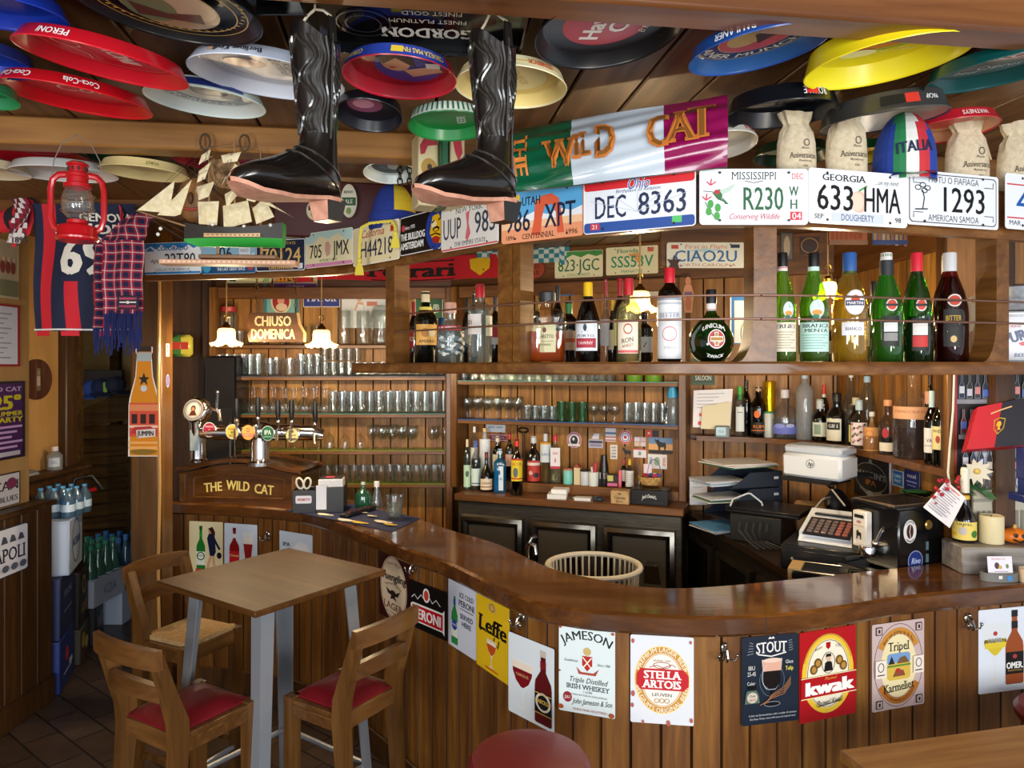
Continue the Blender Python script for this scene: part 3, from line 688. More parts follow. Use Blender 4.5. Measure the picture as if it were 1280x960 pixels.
SIGNS = [('tin_sign', 'cream tin sign of a woman in navy beside a green beer bottle',237,279,652,717, d_heineken,100,150, 'e9dcae'),
 ('tin_sign', 'pale blue tin sign with a dark red bottle and a beer glass',281,322,655,716, d_bud,100,150, 'd6e4f2'),
 ('tin_sign', 'pale blue tin sign mostly hidden behind the back corner of the high table',350,391,666,726, d_pale,100,150, 'cfe0ee'),
 ('tin_sign', 'dark maroon tin sign with a cream oval lager label and an eagle',475,511.5,694,777, d_yuengling,100,150, '3a1016'),
 ('tin_sign', 'black landscape tin sign with a red beer banner in white capitals',512.5,561,732,791, d_peroni,150,100, '0c0c0e'),
 ('tin_sign', 'lilac tin sign reading ice cold served here beside a green bottle',561.5,596,731,815, d_icecold,100,150, 'd3d7e6'),
 ('tin_sign', 'yellow tin sign with black gothic lettering and a small goblet',597,638,749,843, d_leffe,100,150, 'e8c01c'),
 ('tin_sign', 'white tin sign with a dark red goblet and bottle above the round stool',640,697,800,902, d_carolus,100,150, 'dfe9f0'),
 ('tin_sign', 'rusty pale tin sign for Irish whiskey with a red crest',700,770,784,893, d_jameson,100,150, 'd9e6e8'),
 ('tin_sign', 'white rust-edged tin sign with a gold oval and red banner',788,867,795,905, d_stella,100,150, 'dce0e8'),
 ('tin_sign', 'navy chalk-style tin sign showing a tulip glass of stout',925,996,794,904, d_stout,100,150, '1b2534'),
 ('tin_sign', 'red tin sign with a cream oval, small portrait and bold white name',998,1068,786,898, d_kwak,100,150, 'b0141c'),
 ('tin_sign', 'pinkish tin sign with gold scrolls and a painted village scene',1089,1154,777,885, d_karmeliet,100,150, 'c9b3b0'),
 ('tin_sign', 'white tin sign with a pale beer goblet and brown bottle at the bar end',1222,1288,760,864, d_omer,100,150, 'dfe6f0')]
for nm, lb, a, c, y0, y1, d, U, V, bs in SIGNS: sign(nm, lb, CP, a, c, y0, y1, d, U, V, bs, group='tin signs on the bar front')
# coat hooks under the counter edge
def hook_mesh():
    b = MB(); b.ball((0,0,.004),.011, STEELH,10,(1,1.5,.4)); b.tube([(0,.012,.004),(0,.002,.028),(0,-.02,.036),(0,-.034,.028)],.0042, STEELH,6); b.ball((0,.016,.014),.008, STEELH,8)
    for sx in (-1,1): b.tube([(0,-.012,.012),(sx*.012,-.03,.026),(sx*.026,-.026,.036),(sx*.03,-.012,.038)],.0036, STEELH,6); b.ball((sx*.03,-.010,.038),.006, STEELH,8)
    return b
STEELH = M('a9a59c',.22,1)
h0 = None
for px, y, lb in ((336,668, 'coat hook beside the blue tin sign behind the high table'),(521,707, 'coat hook above the black tin sign'),(655,772, 'coat hook between the yellow and the goblet signs'),(904,810, 'double coat hook between the red-banner oval and navy signs'),(1207,773, 'coat hook near the right end of the bar')):
    T, w, h = place(CP, px-8, px+8, y-14, y+14,.002)
    if h0 is None: h0 = hook_mesh().build('coat_hook', T=T); o = h0
    else: o = h0.copy(); COL.objects.link(o); o.matrix_local = T
    o['label'] = 'silver '+lb; o['category'] = 'hook'; o['group'] = 'coat hooks on the bar front'
# ================================================================ licence plates
def plate(label, c, px0, px1, y0, y1, base, draw, off=.006, group='licence plates along the canopy', U=120, V=60, edge=None):
    T, w, h = place(c, px0, px1, y0, y1, off); mb = board(w, h,.0016, M(base,.3),.010); A = Art(mb, w, h, U, V, rough=.32, lift=.0002 if off < .02 else .0007)
    if edge: A.rect(.6,.6, U-1.2, V-1.2, edge,4); A.rect(1.8,1.8, U-3.6, V-3.6, base,3.4)
    draw(A)
    for x in (22,98):
        for y in (4.5,55.5): A.ell(x*U/120, y,1.4,1.4, '2a2622',8)
    return tag(mb.build('licence_plate', T=T), label, 'licence plate', group)
def emb(A, s, cx, cy, h, c, w): A.text(s, cx, cy, h, c, w=w, b=.012)
def p_colorado(A):
    A.rect(1,1,118,17, '2f86c8',3); A.poly([(2,18),(2,12),(14,6),(24,13),(36,4),(50,12),(62,5),(78,12),(94,5),(104,12),(118,7),(118,18)], 'f4f6f6'); A.poly([(2,16),(12,8),(22,16)], '2f86c8'); A.text('COLORADO',60,11,8, '1c5a98', w=66, b=.03)
    emb(A, '22T80',76,32,22, '16202a',66); A.text('Agly',22,34,7, '2a2a2a', sh=.2); A.text('COLLECTOR VEHICLE',60,51,5, '3a6a8a', w=74); A.rect(1,55,118,4, '2f86c8',1)
def p_race(A):
    A.rect(1,1,118,44, '8fb9cf',3); A.poly([(2,44),(20,24),(44,34),(60,18),(84,32),(118,20),(118,44)], 'c3d6de'); emb(A, '06',54,20,26, '1a2a3a',30); A.rect(84,8,24,16, 'd8e0e4',2); A.text('NSO',96,16,6, '2a4a6a')
    A.rect(1,44,118,15, '1d4f7c',2); A.text('THE LAST GREAT RACE',66,51,6, 'e8eef2', w=62, b=.02); A.ell(12,48,9,9, '3f9ac0'); A.rect(104,47,10,7, 'b03a3a')
def p_delaware(A):
    A.text('THE FIRST STATE',62,8,5, 'd8b060', w=70); emb(A, '70124',62,31,28, 'd9b46a',96); A.text('DELAWARE',62,53,7, 'd8b060', w=60, b=.02); A.rect(102,46,12,10, 'd8e0e8'); A.ring(60,30,8,9,1.2, '7a6a40')
def p_jmx(A):
    A.rect(1,1,118,18, 'bfe0da',3); A.poly([(20,19),(38,8),(60,14),(84,6),(104,19)], 'efe6bc'); A.rect(1,53,118,6, 'd890b8',2); emb(A, '705',28,33,22, '2a2a28',32); emb(A, 'JMX',92,31,24, '2a2a28',38); A.poly([(52,20),(60,18),(66,26),(64,40),(56,44),(52,34)], 'd8a89a'); A.text('BONNEY LAKE',60,49,4.5, '7a8a5a', w=44)
def p_california(A):
    A.text('California',52,12,12, 'b8422c', w=60, sh=.4, b=.01); emb(A, 'H44218',62,36,25, '23304a',86); A.rect(98,7,12,10, 'd8542a',1); A.text('88',104,12,5, '5a1a0a')
def p_bulldog(A):
    A.ell(104,30,27,30, '1d3f9a'); A.poly([(96,10),(112,8),(119,16),(119,52),(108,50),(96,46),(88,34),(92,22)], 'e8b818'); A.ell(100,22,7,6, 'f6e8b0'); A.line([(94,20),(102,17)],2.5, '1a1008'); A.line([(112,18),(119,15)],2.5, '1a1008'); A.ell(106,30,9,4, '1a1008'); A.ell(106,31,6,2, 'e8b818'); A.line([(92,38),(104,36),(118,40)],2, '1a1008'); A.poly([(94,42),(106,40),(118,44),(112,52),(100,50)], 'b02a20')
    A.ell(12,18,5,5, 'd83a4a'); A.text('since 1975',32,18,5.5, 'f0f0f0', w=30, b=.02); A.text('THE BULLDOG',40,32,10, 'f4f4f2', w=72, b=.05); A.text('AMSTERDAM',38,46,10, 'f4f4f2', w=68, b=.05)
def p_uup(A):
    A.text('NEW YORK',60,7,7, '2a2a30', w=56, serif=1); emb(A, 'UUP',24,30,28, '3a3f52',40); emb(A, '983',94,28,28, '3a3f52',44); A.poly([(54,12),(62,10),(60,26),(64,40),(58,50),(53,46),(57,30)], 'd86a78'); A.text('THE EMPIRE STATE',62,52,5.5, '4a4a52', w=66, serif=1); A.rect(1,57,118,2, 'd84a48',.5)
def p_utah(A):
    A.rect(1,1,118,30, '5aa8dc',4); A.poly([(1,38),(1,30),(14,26),(30,32),(50,26),(70,31),(88,26),(104,30),(119,26),(119,40)], 'e9eef2'); A.rect(1,36,118,12, 'f0c49a'); A.rect(1,44,118,15, 'e89a72',2)
    A.poly([(46,54),(50,36),(52,16),(62,9),(76,8),(86,14),(90,30),(94,54),(84,54),(82,30),(76,20),(66,22),(62,34),(60,54)], 'd86040')
    A.text('UTAH',46,13,10, '201c1a', w=28, b=.02); emb(A, '986',26,35,25, '1f2742',38); emb(A, 'XPT',88,33,27, '1f2742',44); A.text('CENTENNIAL',56,54,6, '2a1c18', w=48, serif=1); A.text('1896',14,54,5, '2a1c18'); A.text('1996',104,54,6, '2a1c18'); A.rect(6,4,14,9, 'f0e4d8'); A.text('8',12,8.5,7, 'c83028'); A.rect(20,4,9,9, 'e8c040')
def p_ohio(A):
    A.rect(1,1,118,12, 'd02a30',3); A.text('Ohio',60,9,12, 'f0f4f8', w=24, sh=.3, b=.05); A.text('Ohio',60,9,12, '2a56a0', w=24, sh=.3, b=.01); A.text('Birthplace of Aviation',60,16,3.6, '3a4a7a', w=48, sh=.2); emb(A, 'DEC',30,32,24, '232f52',36); emb(A, '8363',86,32,24, '232f52',52); A.rect(1,48,118,11, '2a4f98',3); A.rect(8,49,10,7, 'c83a48'); A.text('21',13,52.5,4.5, 'f4f4f4'); A.rect(96,48,10,7, '5ac070')
    for k in range(5): A.line([(60,40),(8+k*26,18+3*abs(k-2))],.5, 'b8c4d2')
def p_miss(A):
    A.text('MISSISSIPPI',60,7.5,8, '2a2a2e', w=50, serif=.7); A.line([(50,13),(60,15),(70,13)],.8, '2a2a2e'); A.rect(106,4,11,8, 'f0d8dc'); A.text('DEC',108,8,6, 'c8384a', w=13); emb(A, 'R230',70,32,24, '1d5a34',46); A.text('W',104,24,10, '1d5a34', b=.02, w=10); A.text('H',104,38,10, '1d5a34', b=.02, w=9); A.text('Conserving Wildlife',60,51,6, 'b82a40', w=56, sh=.35); A.rect(100,46,13,9, 'c83048'); A.text('04',107,50.5,7, 'f4f0f0')
    A.poly([(14,26),(22,22),(26,26),(24,32),(28,36),(20,33)], '2f6a3a'); A.ell(19,25,3,2.5, 'b03040'); A.line([(4,24),(15,25)],.7, '2a2a2a'); A.poly([(22,24),(40,16),(34,24),(25,28)], 'b8ccc0'); A.poly([(24,30),(32,38),(28,38)], '2f6a3a')
    for x, y in ((12,14),(7,30)): A.line([(x, y+4),(x+6, y)],1.2, 'd04058'); A.line([(x, y+4),(x+1, y-3)],1.2, 'd04058'); A.line([(x, y+4),(x-4, y)],1.2, 'd04058')
    A.line([(6,36),(10,44),(18,54)],.8, '3a8a3a'); [A.ell(x, y,3,4.4, '3f9a3f') for x, y in ((12,38),(20,42),(10,46),(19,51))]
def p_georgia(A):
    A.text('GEORGIA',42,9,7, '1c1c20', w=52, serif=1, b=.02); A.text('...on my mind',94,11,5, '2a2a30', w=28, sh=.4); A.ell(60,34,10,12, 'f2b8a8'); A.ell(58,34,8,10, 'f6d0bc'); A.line([(60,22),(70,16)],2, '5a9a4a'); emb(A, '633',32,31,27, '141416',46); emb(A, 'HMA',88,31,27, '141416',46); A.rect(28,47,62,10, 'ccd6ee'); A.text('DOUGHERTY',58,52,7, '3a3a44', w=40); A.text('SEP',12,52,5, '2a2a2a'); A.text('98',108,52,5.5, '2a2a2a')
def p_samoa(A):
    A.ring(60,30,57,27.5,.1, 'e8ecf0'); A.rect(3,3,114,54, '22262e',5); A.rect(4,4,112,52, 'e3e8f0',4.5); A.text('MOTU O FIAFIAGA',60,9,7, '33363e', w=66); A.text('AMERICAN SAMOA',60,51,7, '33363e', w=66); emb(A, '1293',72,30,27, '16181c',62)
    A.line([(20,42),(22,30),(20,22)],1.4, '22262e'); [A.ring(x, y,4,3,1, '22262e') for x, y in ((14,19),(20,16),(26,19),(22,22))]; A.line([(10,43),(26,42)],1.4, '22262e')
    for x, y, dx, dy in ((8,8,12,6),(112,8,-12,6),(8,52,12,-6),(112,52,-12,-6)): A.line([(x, y),(x, y+dy),(x+dx, y+dy)],.8, '33363e')
def p_48(A):
    A.rect(2,11,116,1.5, 'c83a40'); emb(A, '48',32,30,28, '1f5aa8',36); A.rect(2,47,116,1.5, 'c83a40'); A.text('MAR',12,53,5, '2a3a5a')
PL = [('white and blue Colorado licence plate reading 22T80, leftmost of the canopy row',182,252.5,303,343, 'eef0ee', p_colorado),
 ('light blue licence plate reading the last great race, under the model ship',253,320.5,303.5,342, '8fb9cf', p_race),
 ('dark navy Delaware licence plate with gold 70124',321,382.5,299,339, '16233c', p_delaware),
 ('pale yellow licence plate reading 705 JMX with a pink foot',383,442.5,288,333, 'efe6bc', p_jmx),
 ('cream California licence plate H44218 with a yellow tassel over it',443,501,280,329, 'f1e4b6', p_california),
 ('black plate reading the bulldog Amsterdam with a yellow dog face',502,554,266,316, '0e0e10', p_bulldog),
 ('white New York licence plate reading UUP 983',554.5,626,254,310, 'e6e3dc', p_uup),
 ('orange and blue Utah licence plate 986 XPT with a rock arch',629.5,731.5,235,300, 'e89a72', p_utah),
 ('Ohio licence plate DEC 8363 with red top and blue foot bands',732,871.5,218,288, 'e3e8f0', p_ohio),
 ('Mississippi licence plate R230 WH with a hummingbird',872,1006.5,211,281, 'e0e8ee', p_miss),
 ('Georgia licence plate 633 HMA with a peach',1007,1130,214,282, 'e6eaf0', p_georgia),
 ('white American Samoa licence plate 1293 with a palm',1130.5,1245,216.5,284, 'e3e8f0', p_samoa),
 ('white licence plate with blue 48, cut off beyond the last canopy post',1254,1366,222,290, 'e6eaf0', p_48)]
for lb, a, c, y0, y1, bs, d in PL: plate(lb, CC, a, c, y0, y1, bs, d, edge='f6f7f8' if bs not in ('8fb9cf', 'e89a72') else None)
# plates on the boards further back
BWf = BW.off(.036); AWf = AW.off(.036)
def p_country(A): A.text('COUNTRY',60,10,8, '4a9a5a', w=60); emb(A, 'GOG RPQ',60,28,22, '5aa46a',92); A.rect(8,46,16,9, '3a4a3a'); A.text('GREEN',60,50,6, '9ab86a', w=50); A.rect(98,45,16,10, '8ac08a')
def p_wewon(A): A.poly([(2,40),(30,6),(90,6),(118,40)], 'd8902a'); emb(A, 'WEWON',62,26,24, '2a1a30',96); A.rect(1,44,118,14, '5a2a6a',3); A.text('LOUISIANA',60,51,6, 'e8d8e0', w=50)
def p_823(A): A.rect(1,1,118,14, '4a9a52',3); A.poly([(2,20),(14,10),(30,15),(46,8),(66,15),(84,8),(104,14),(118,10),(118,20)], 'efeecb'); emb(A, '823·JGC',60,32,26, '3f7a52',104); A.text('COLORADO',60,53,6, '4a8a5a', w=56)
def p_sss(A): A.text('Florida',50,9,9, '5a9a6a', w=50, b=.02); A.poly([(50,16),(80,14),(84,26),(78,40),(70,30)], 'e8a868'); emb(A, 'SSS53V',60,32,24, '2f9a72',98); A.rect(96,4,14,9, 'd86a5a'); A.text('MANATEE',60,53,6, '4a9a7a', w=50)
def p_ciao(A): A.text('First in Flight',60,10,9, 'd8785a', w=66, sh=.15); A.poly([(30,20),(60,14),(92,18),(60,22)], 'bcd8d4'); emb(A, 'CIAO2U',60,32,26, '2f6a9a',98); A.text('NORTH CAROLINA',60,53,7, 'c8785a', w=92); A.rect(7,6,11,9, 'c84a3a'); A.rect(98,5,14,8, '2a3a4a')
def p_756(A): emb(A, '18756',60,30,34, '3a3230',104)
plate('pale yellow plate with green letters on the back board below the ship', BWf,284,340,322,354, 'eee9b4', p_country,.01, 'licence plates on the back boards')
plate('purple and orange plate reading WEWON on the back board', BWf,342,397,331,363, 'c9b0a0', p_wewon,.01, 'licence plates on the back boards')
plate('small cream Colorado plate reading 823 JGC with green mountains', AWf,694,754,313.5,347, 'efeecb', p_823,.01, 'licence plates on the back boards')
plate('small cream and green Florida plate partly behind the lit pendant', AWf,758,823,308,343, 'efeecb', p_sss,.01, 'licence plates on the back boards')
plate('cream North Carolina licence plate CIAO2U on a board above the round bottle', Curve([at(700,2.895), at(1100,2.895)], False),833,930.5,303,335, 'f1ead0', p_ciao,.006, 'licence plates on the back boards')
plate('old white plate ending in 756 behind the tall rum bottle', AW.off(.01),792,846,341,371, 'd3cdc2', p_756,.01, 'licence plates on the back boards')
# ================================================================ beer trays on the ceiling
TRAYS = []
def tray(label, x0, x1, y0, y1, out, inn, roll=0, art=None, spin=0, wall=None, hh=.030, zc=2.60, rim=None, cat='tray', wallc='f4f4f2', metal=0, flat=False):
    """round tray hung open side down; x0..y1 bound its rim; art(A) prints its floor, wall = inverted words on the near outer wall"""
    cx, cy, w = (x0+x1)/2,(y0+y1)/2, x1-x0; z = zc
    def ext(al, z):
        Y = (z-H)*F/(HY-cy); R = w/2*Y/F; dy, dz = R*cos(al), R*sin(al)
        p = [HY-(z+s*dz-H)/(Y+s*dy)*F for s in (-1,1)]; return Y, R, p[1]-p[0]
    best = min((abs(ext(radians(a*.5), z)[2]-(y1-y0)), a*.5) for a in range(-64,65))[1]
    if flat:
        best = 0; Yc = (z-H)*F/(HY-y1)/(1+w/2/F); cy = HY-(z-H)*F/Yc
    for _ in range(0 if flat else 4):
        Y, R, e = ext(radians(best), z); top = z+R*abs(sin(radians(best)))+hh+R*abs(sin(radians(roll)))
        if top > ZC-.004: z -= top-ZC+.004
    Y, R, e = ext(radians(best), z); X = (cx-640)/F*Y
    B0 = Matrix(((1,0,0, X),(0,-1,0, Y),(0,0,-1, z),(0,0,0,1)))
    T = Matrix.Translation((X, Y, z)) @ Matrix.Rotation(radians(roll),4, 'Y') @ Matrix.Rotation(radians(best),4, 'X') @ Matrix(((1,0,0,0),(0,-1,0,0),(0,0,-1,0),(0,0,0,1)))
    b = MB(); mo, mn = M(out,.28, metal), M(inn,.28, metal); rf = R*.89
    b.lathe([(0.0005,-hh-.0012),(rf,-hh-.0012),(rf+.003,-hh),(R,-.003),(R+.002,-.001)], mo,44)
    b.lathe([(R+.002,-.001),(R+.001,.0015),(R-.001,0),(R-.002,-.003)], M(rim or out,.28, metal),44)
    b.lathe([(R-.002,-.003),(rf,-hh+.002),(rf-.004,-hh),(0.0005,-hh)], mn,44)
    if art:
        Ts = Matrix.Translation((0,0,-hh)) @ Matrix.Rotation(radians(spin),4, 'Z')
        A = Art(b, rf*2, rf*2,100,100, Ts, rough=.28, lift=.0004); art(A)
    if wall:
        Rm = (R+rf)/2+.0042; sl = (R-rf)/hh
        def fm(x, y, zz): r = Rm+zz+y*sl; return Vector((-r*sin(x/Rm), r*cos(x/Rm),-hh/2+y))
        A = Art(b, R*2.2, hh,220,36, None, rough=.28, lift=.0004, sphere=fm)
        for s, x, h, c, wd in wall:
            if s == '#': A.rect(x-wd/2,18-h/2, wd, h, c)
            else: A.text(s,220-x,18, h, c, w=wd, b=.02)
    o = b.build('beer_tray' if cat == 'tray' else 'pan', T=T); tag(o, label, cat, 'trays hung under the ceiling'); TRAYS.append(o); return o
def t_black(A):
    A.ell(50,50,48,48, '0d0e12',36)
    for k in range(46):
        a = 2*pi*k/46; A.ell(50+44*cos(a),50+44*sin(a),1.5,1.1, 'd8b04a',6)
    A.ring(50,50,47.5,47.5,.8, 'd8b04a'); A.ring(50,50,41,41,.8, 'd8b04a'); A.ell(50,46,30,34, 'a88a6a',30); A.ell(42,52,20,22, 'c2a58a'); A.ell(62,40,16,22, '6a7a5a'); A.poly([(30,30),(70,24),(74,44),(52,36),(32,46)], '5a3a34'); A.arc('TALKER',50,50,36,6, 'e8e4d8', a=270, inside=True)
def t_peroni(A): A.rect(34,22,30,56, 'c8202c',3); A.ring(50,50,44,44,1, 'e8b0a8'); A.rect(40,28,32,44, 'd8485a',3); A.text('PERONI',56,50,15, 'f2e6e2', w=52, rot=90, b=.05); A.ring(26,40,9,12,1.6, 'e8b0a8'); A.line([(22,50),(28,66),(24,78)],1.4, 'e8b0a8')
def t_coke(A): A.ell(50,50,46,46, 'b8141f',30); A.text('Cola',52,50,20, 'e8b8b4', w=50, sh=.4)
def t_kindl(A): A.ring(50,50,44,44,1, '9aa6b4'); A.ring(50,50,36,36,1, '9aa6b4'); A.rect(44,26,30,46, 'dde2ea',2); A.text('Berliner',60,50,9, '6a6a74', w=40, rot=90); A.ell(34,44,16,11, 'b06a62'); A.text('Kindl',66,50,6, '6a6a74', w=26, rot=90)
def t_oxford(A): A.ring(50,50,46,46,15, '8d96a2',0,360,40); A.arc('MORLAND',50,50,34,10, 'e8ecf0', a=240, w=60, inside=True, b=.03); A.ell(50,50,28,28, 'd8dcd8',24); A.ell(54,46,18,18, '6a7280'); A.rect(40,44,24,14, 'aab0b4')
def t_corona(A):
    A.ell(50,50,48,48, 'a01c2c',30); A.ell(58,50,34,38, '3a3f9a'); A.ell(46,44,14,17, 'd8a080'); A.poly([(28,30),(46,20),(64,30),(66,52),(58,44),(48,30),(34,44)], '2a1418'); A.ell(42,52,3.5,1.6, 'b02030'); A.poly([(52,58),(86,46),(92,60),(60,74)], 'd8a080'); A.rect(76,40,14,12, 'e8e8ea')
def t_isen(A): A.ring(50,50,46,46,8, 'ecd07a'); A.ell(50,50,36,36, 'f0e2a6',30); A.text('ISENBECK',58,50,8, 'c8a84a', w=40, rot=70)
def t_havana(A): A.ell(50,52,34,34, 'b5222c',30); A.text('Havana',44,44,15, 'f2efe8', w=64, rot=-78, b=.04); A.text('Club',63,46,15, 'f2efe8', w=42, rot=-78, b=.04); A.text('El Ron de Cuba',86,52,6, 'e8e4d8', w=40, rot=-70, sh=.3)
def t_paul(A): A.ring(50,50,48,48,17, '27344c'); A.ring(50,50,47,47,1, 'd8b868'); A.arc('PAULANER MUNCHEN',50,50,35,9, 'ece4cc', a=260, w=150, inside=True, b=.02); A.ring(50,50,31,31,1.5, 'd8b868'); A.ell(50,50,30,30, 'c85048',28); A.ell(40,44,15,22, 'c8a868'); A.poly([(46,40),(58,28),(66,46),(56,62)], '4a3420')
def t_lipton(A): A.ell(48,46,32,24, '7aa83a',28); A.ell(48,46,27,18, 'c8303a'); A.text('Lipton',48,46,12, 'f4f0d8', w=38, b=.03); A.text('Ice Tea',66,68,9, 'f0f0a0', w=36, sh=.3); A.ell(40,70,14,8, 'f4f4c8')
def t_green(A): A.rect(16,30,70,22, 'd8d0c8',3); A.rect(18,32,66,18, 'b03040',3); A.text('KEO',50,41,12, 'f0e8e0', b=.03); A.text('Cyprus',60,66,11, 'c0d4d0', w=36, rot=-10); A.text('beer',40,78,9, 'c0d4d0', w=22)
def t_royale(A): A.ring(50,50,30,30,1.4, '8a8e98',20,300); A.ell(56,46,12,7, '6a6e7a'); [A.line([(30+6*k,40+k*3),(60+4*k,52-k*6)],.9, 'b8bcc6') for k in range(5)]; A.ell(40,58,10,6, '4a4e5a')
def t_purple(A): A.ell(42,46,30,26, '8a4a6a'); A.ell(40,44,18,14, 'c88aa0')
def t_wat(A): A.ell(50,50,44,44, 'c8906a',30); A.ell(50,50,30,30, 'b03a34')
def t_ohara(A): A.text('BEER',66,66,12, 'd8e8dc', w=26, rot=90, b=.03)
def t_plain(A): A.ring(50,50,40,40,1.2, 'c8bfa0')
def t_dark(A): A.ell(50,50,40,40, '141a18',28); A.ell(46,46,22,22, '4a5450'); A.ell(56,54,12,16, 'a8b0a8')
tray('royal blue tray cut off by the top left corner',-96,72,-14,43, '1a37a8', '1a37a8',3)
tray('large black tray with gold dots and a portrait, top left',98,322,-36,62, '101114', '16171b',6, t_black,160)
tray('bright red tray with white beer lettering hung above a second red tray',34,227,50,111, 'c91626', 'c4182a',10, t_peroni,0, [('PERONI',104,17, 'f4ece8',40), ], zc=2.575)
tray('dark blue tray at the left edge under the royal blue one',-84,34,55,101, '22307a', '1d3fb0',4, None,0, [('TENNENT',176,12, '5a6ac0',40)], zc=2.64)
tray('red tray with white script, below the other red tray',12,181,101,149, 'c8101f', 'b8101c',7, t_coke,0, [('Coca-Cola',78,18, 'f6f2f0',56),('Coca-Cola',168,18, 'f6f2f0',44)])
tray('pale lilac-white tray with gothic brewery lettering left of the boots',242,428,70,127, 'cbd3e4', 'd2d8e6',5, t_kindl,0, [('Berliner Kindl',104,15, '2a2a30',62),('#',152,12, 'c8a07a',8)])
tray('white tray with a navy wall and grey ring near the beam',187,328,107,149, 'd9ece6', 'd3dedd',4, t_oxford,0, [('#',110,24, '26357a',200),('Oxford',88,18, 'eef0f4',56)], zc=2.635)
tray('green tray cut off by the left edge',-72,16,105,138, '1f7a4a', '1f7a4a',3)
tray('red tray behind the beam at the far left',-18,102,180,208, 'c4202c', 'b81c28',0, t_plain, zc=2.645, flat=True)
tray('white tray behind the red lantern',22,140,207,229, 'd8d6d2', 'cfcdc9',0, t_plain, zc=2.58)
tray('beige tray at the left edge beyond the beam',-60,31,206,226, 'c8b89a', 'bfae90',0, zc=2.58)
tray('dark green tray beyond the beam above the cream one',100,213,183,209, '0f4a30', '0e3f2a',0, zc=2.645, flat=True)
tray('cream tray beyond the beam beside the model ship',131,232,206,228, 'e3d093', 'dccb92',3, t_plain,0, [('FORST',170,14, '8a8a4a',28)], zc=2.56)
tray('crimson tray behind the rigging of the model ship',217,334,188,215, 'b81c30', 'a81a2c',0, zc=2.64, flat=True)
tray('red and blue tray with a painted woman between the boots',430,570,70,126, 'be1730', 'a01c2c',2, t_corona,0, [('#',110,36, '2a3f9a',210),('CORONA',36,16, 'f0d060',44),('CERVEZA MAS FINA',164,16, 'f0d060',84),('#',100,20, 'e0c040',20)], zc=2.57)
tray('black tray with a purple picture behind the first boot',420,503,124,166, '16161c', '1a1a22',2, t_purple, zc=2.55)
tray('cream and yellow tray behind the second boot',569,708,83,137, 'efe6b8', 'ecd68a',3, t_isen,0, [('#',110,3, 'e8b848',200),('ISENBECK',60,14, 'c8382c',50),('ISENBECK',164,14, 'c8382c',50)], zc=2.57)
tray('green tray with a striped white wall below the painted-woman tray',511,612,139,177, '1a7c3a', '1d8a40',-2, t_ohara,0, [('#',110,34, 'e8ece6',200)]+[('#',20+q*12,30, '1c6a3a',4) for q in range(16)], zc=2.55)
tray('large black rum tray with a red disc and white lettering',669,852,-2,90, '0e0f12', '141518',-6, t_havana,0, [('Havana Club',50,15, 'e8e4dc',40)])
tray('blue tray with a cream brewery ring partly behind the front beam',863,1031,34,94, '1f4a94', '27548f',-9, t_paul,0, [('PAULANER',46,20, 'e8ecf4',60)])
tray('bright yellow iced tea tray next to the front beam',1012,1203,44,114, 'ecd81c', 'eadc22',-7, t_lipton, hh=.05)
tray('dark teal tray with a red band at the top right',1168,1336,62,118, '0f4a4a', '0f4444',-7, t_green)
tray('navy-black tray with a silver sketch above the cloth bags',909,1043,124,163, '11131a', '12141c',-2, t_royale,0, [('ROYALE',136,16, 'd8dce4',46),('#',90,14, 'c83030',22)], hh=.045, zc=2.57)
tray('grey steel pan with a small red badge, upside down above the bags',1030,1176,134,170, '5a5855', 'b8b0a4',-6, None,0, [('#',112,18, 'c8382c',22),('#',142,18, '1c1c1e',34),('MACAP',142,9, 'e8e8e8',24)], cat='pan', metal=.6, hh=.05, zc=2.56)
tray('red tray with an orange floor behind the blue cap',1130,1240,146,182, 'b81e2c', 'c8906a',-3, t_wat,0, [('WATNEYS',112,16, 'f0e4dc',56)], zc=2.58)
tray('white tray sticking out beyond the painted flag sheet',858,945,164,201, 'ddd8cc', 'd8d2c4',-4, None,0, [('STELLA',176,16, 'b83040',46)], zc=2.55)
tray('dark green tray hidden low behind the first cloth bag',944,1036,184,209, '14301c', '1a4024',0, None,0, [('BITBURGER',60,13, 'b8c8b0',40)], zc=2.54)
tray('yellow tray with a green wall low between two bags',1046,1112,184,208, '1d5a2c', 'd8c030',0, zc=2.54)
tray('white tray with a green rim behind the blue and yellow hat',455,520,203,230, '1d5a40', 'c8d0cc',-2, t_dark, rim='e4e8e4', zc=2.58)
# rectangular mirror-black tray
T = Matrix(((1,0,0,-.20),(0,-1,0,1.53),(0,0,-1,2.63),(0,0,0,1))) @ Matrix.Rotation(radians(-5),4, 'Z'); b = MB(); ms = M('17181a',.12,.5)
board(.46,.30,.004, ms,.03, b); b.box((0,.149,.012),(.42,.004,.026), ms); b.box((0,-.149,.012),(.42,.004,.026), ms); b.box((.229,0,.012),(.004,.26,.026), ms); b.box((-.229,0,.012),(.004,.26,.026), ms)
A = Art(b,.46,.30,460,300, rough=.2, lift=.0006)
A.text('GORDON',250,238,44, 'e8e6dc', w=210, serif=1, b=.03, flip=True); A.text('FINEST PLATINUM',250,182,17, 'd8d4c4', w=170, flip=True); A.text('FINEST GOLD',260,146,17, 'd8d4c4', w=130, flip=True); A.text('FINEST RED',262,110,17, 'd8d4c4', w=122, flip=True); A.text('FINEST SILVER',262,74,17, 'd8d4c4', w=140, flip=True)
A.rect(60,20,60,90, '7a4a2a',4); A.rect(66,30,48,60, 'c8a87a',3); A.ring(110,200,60,60,4, '3a3c40'); A.ring(110,200,40,40,4, '3a3c40')
tag(b.build('beer_tray', T=T), 'rectangular mirror-black tray with cream capitals between the boots', 'tray', 'trays hung under the ceiling')
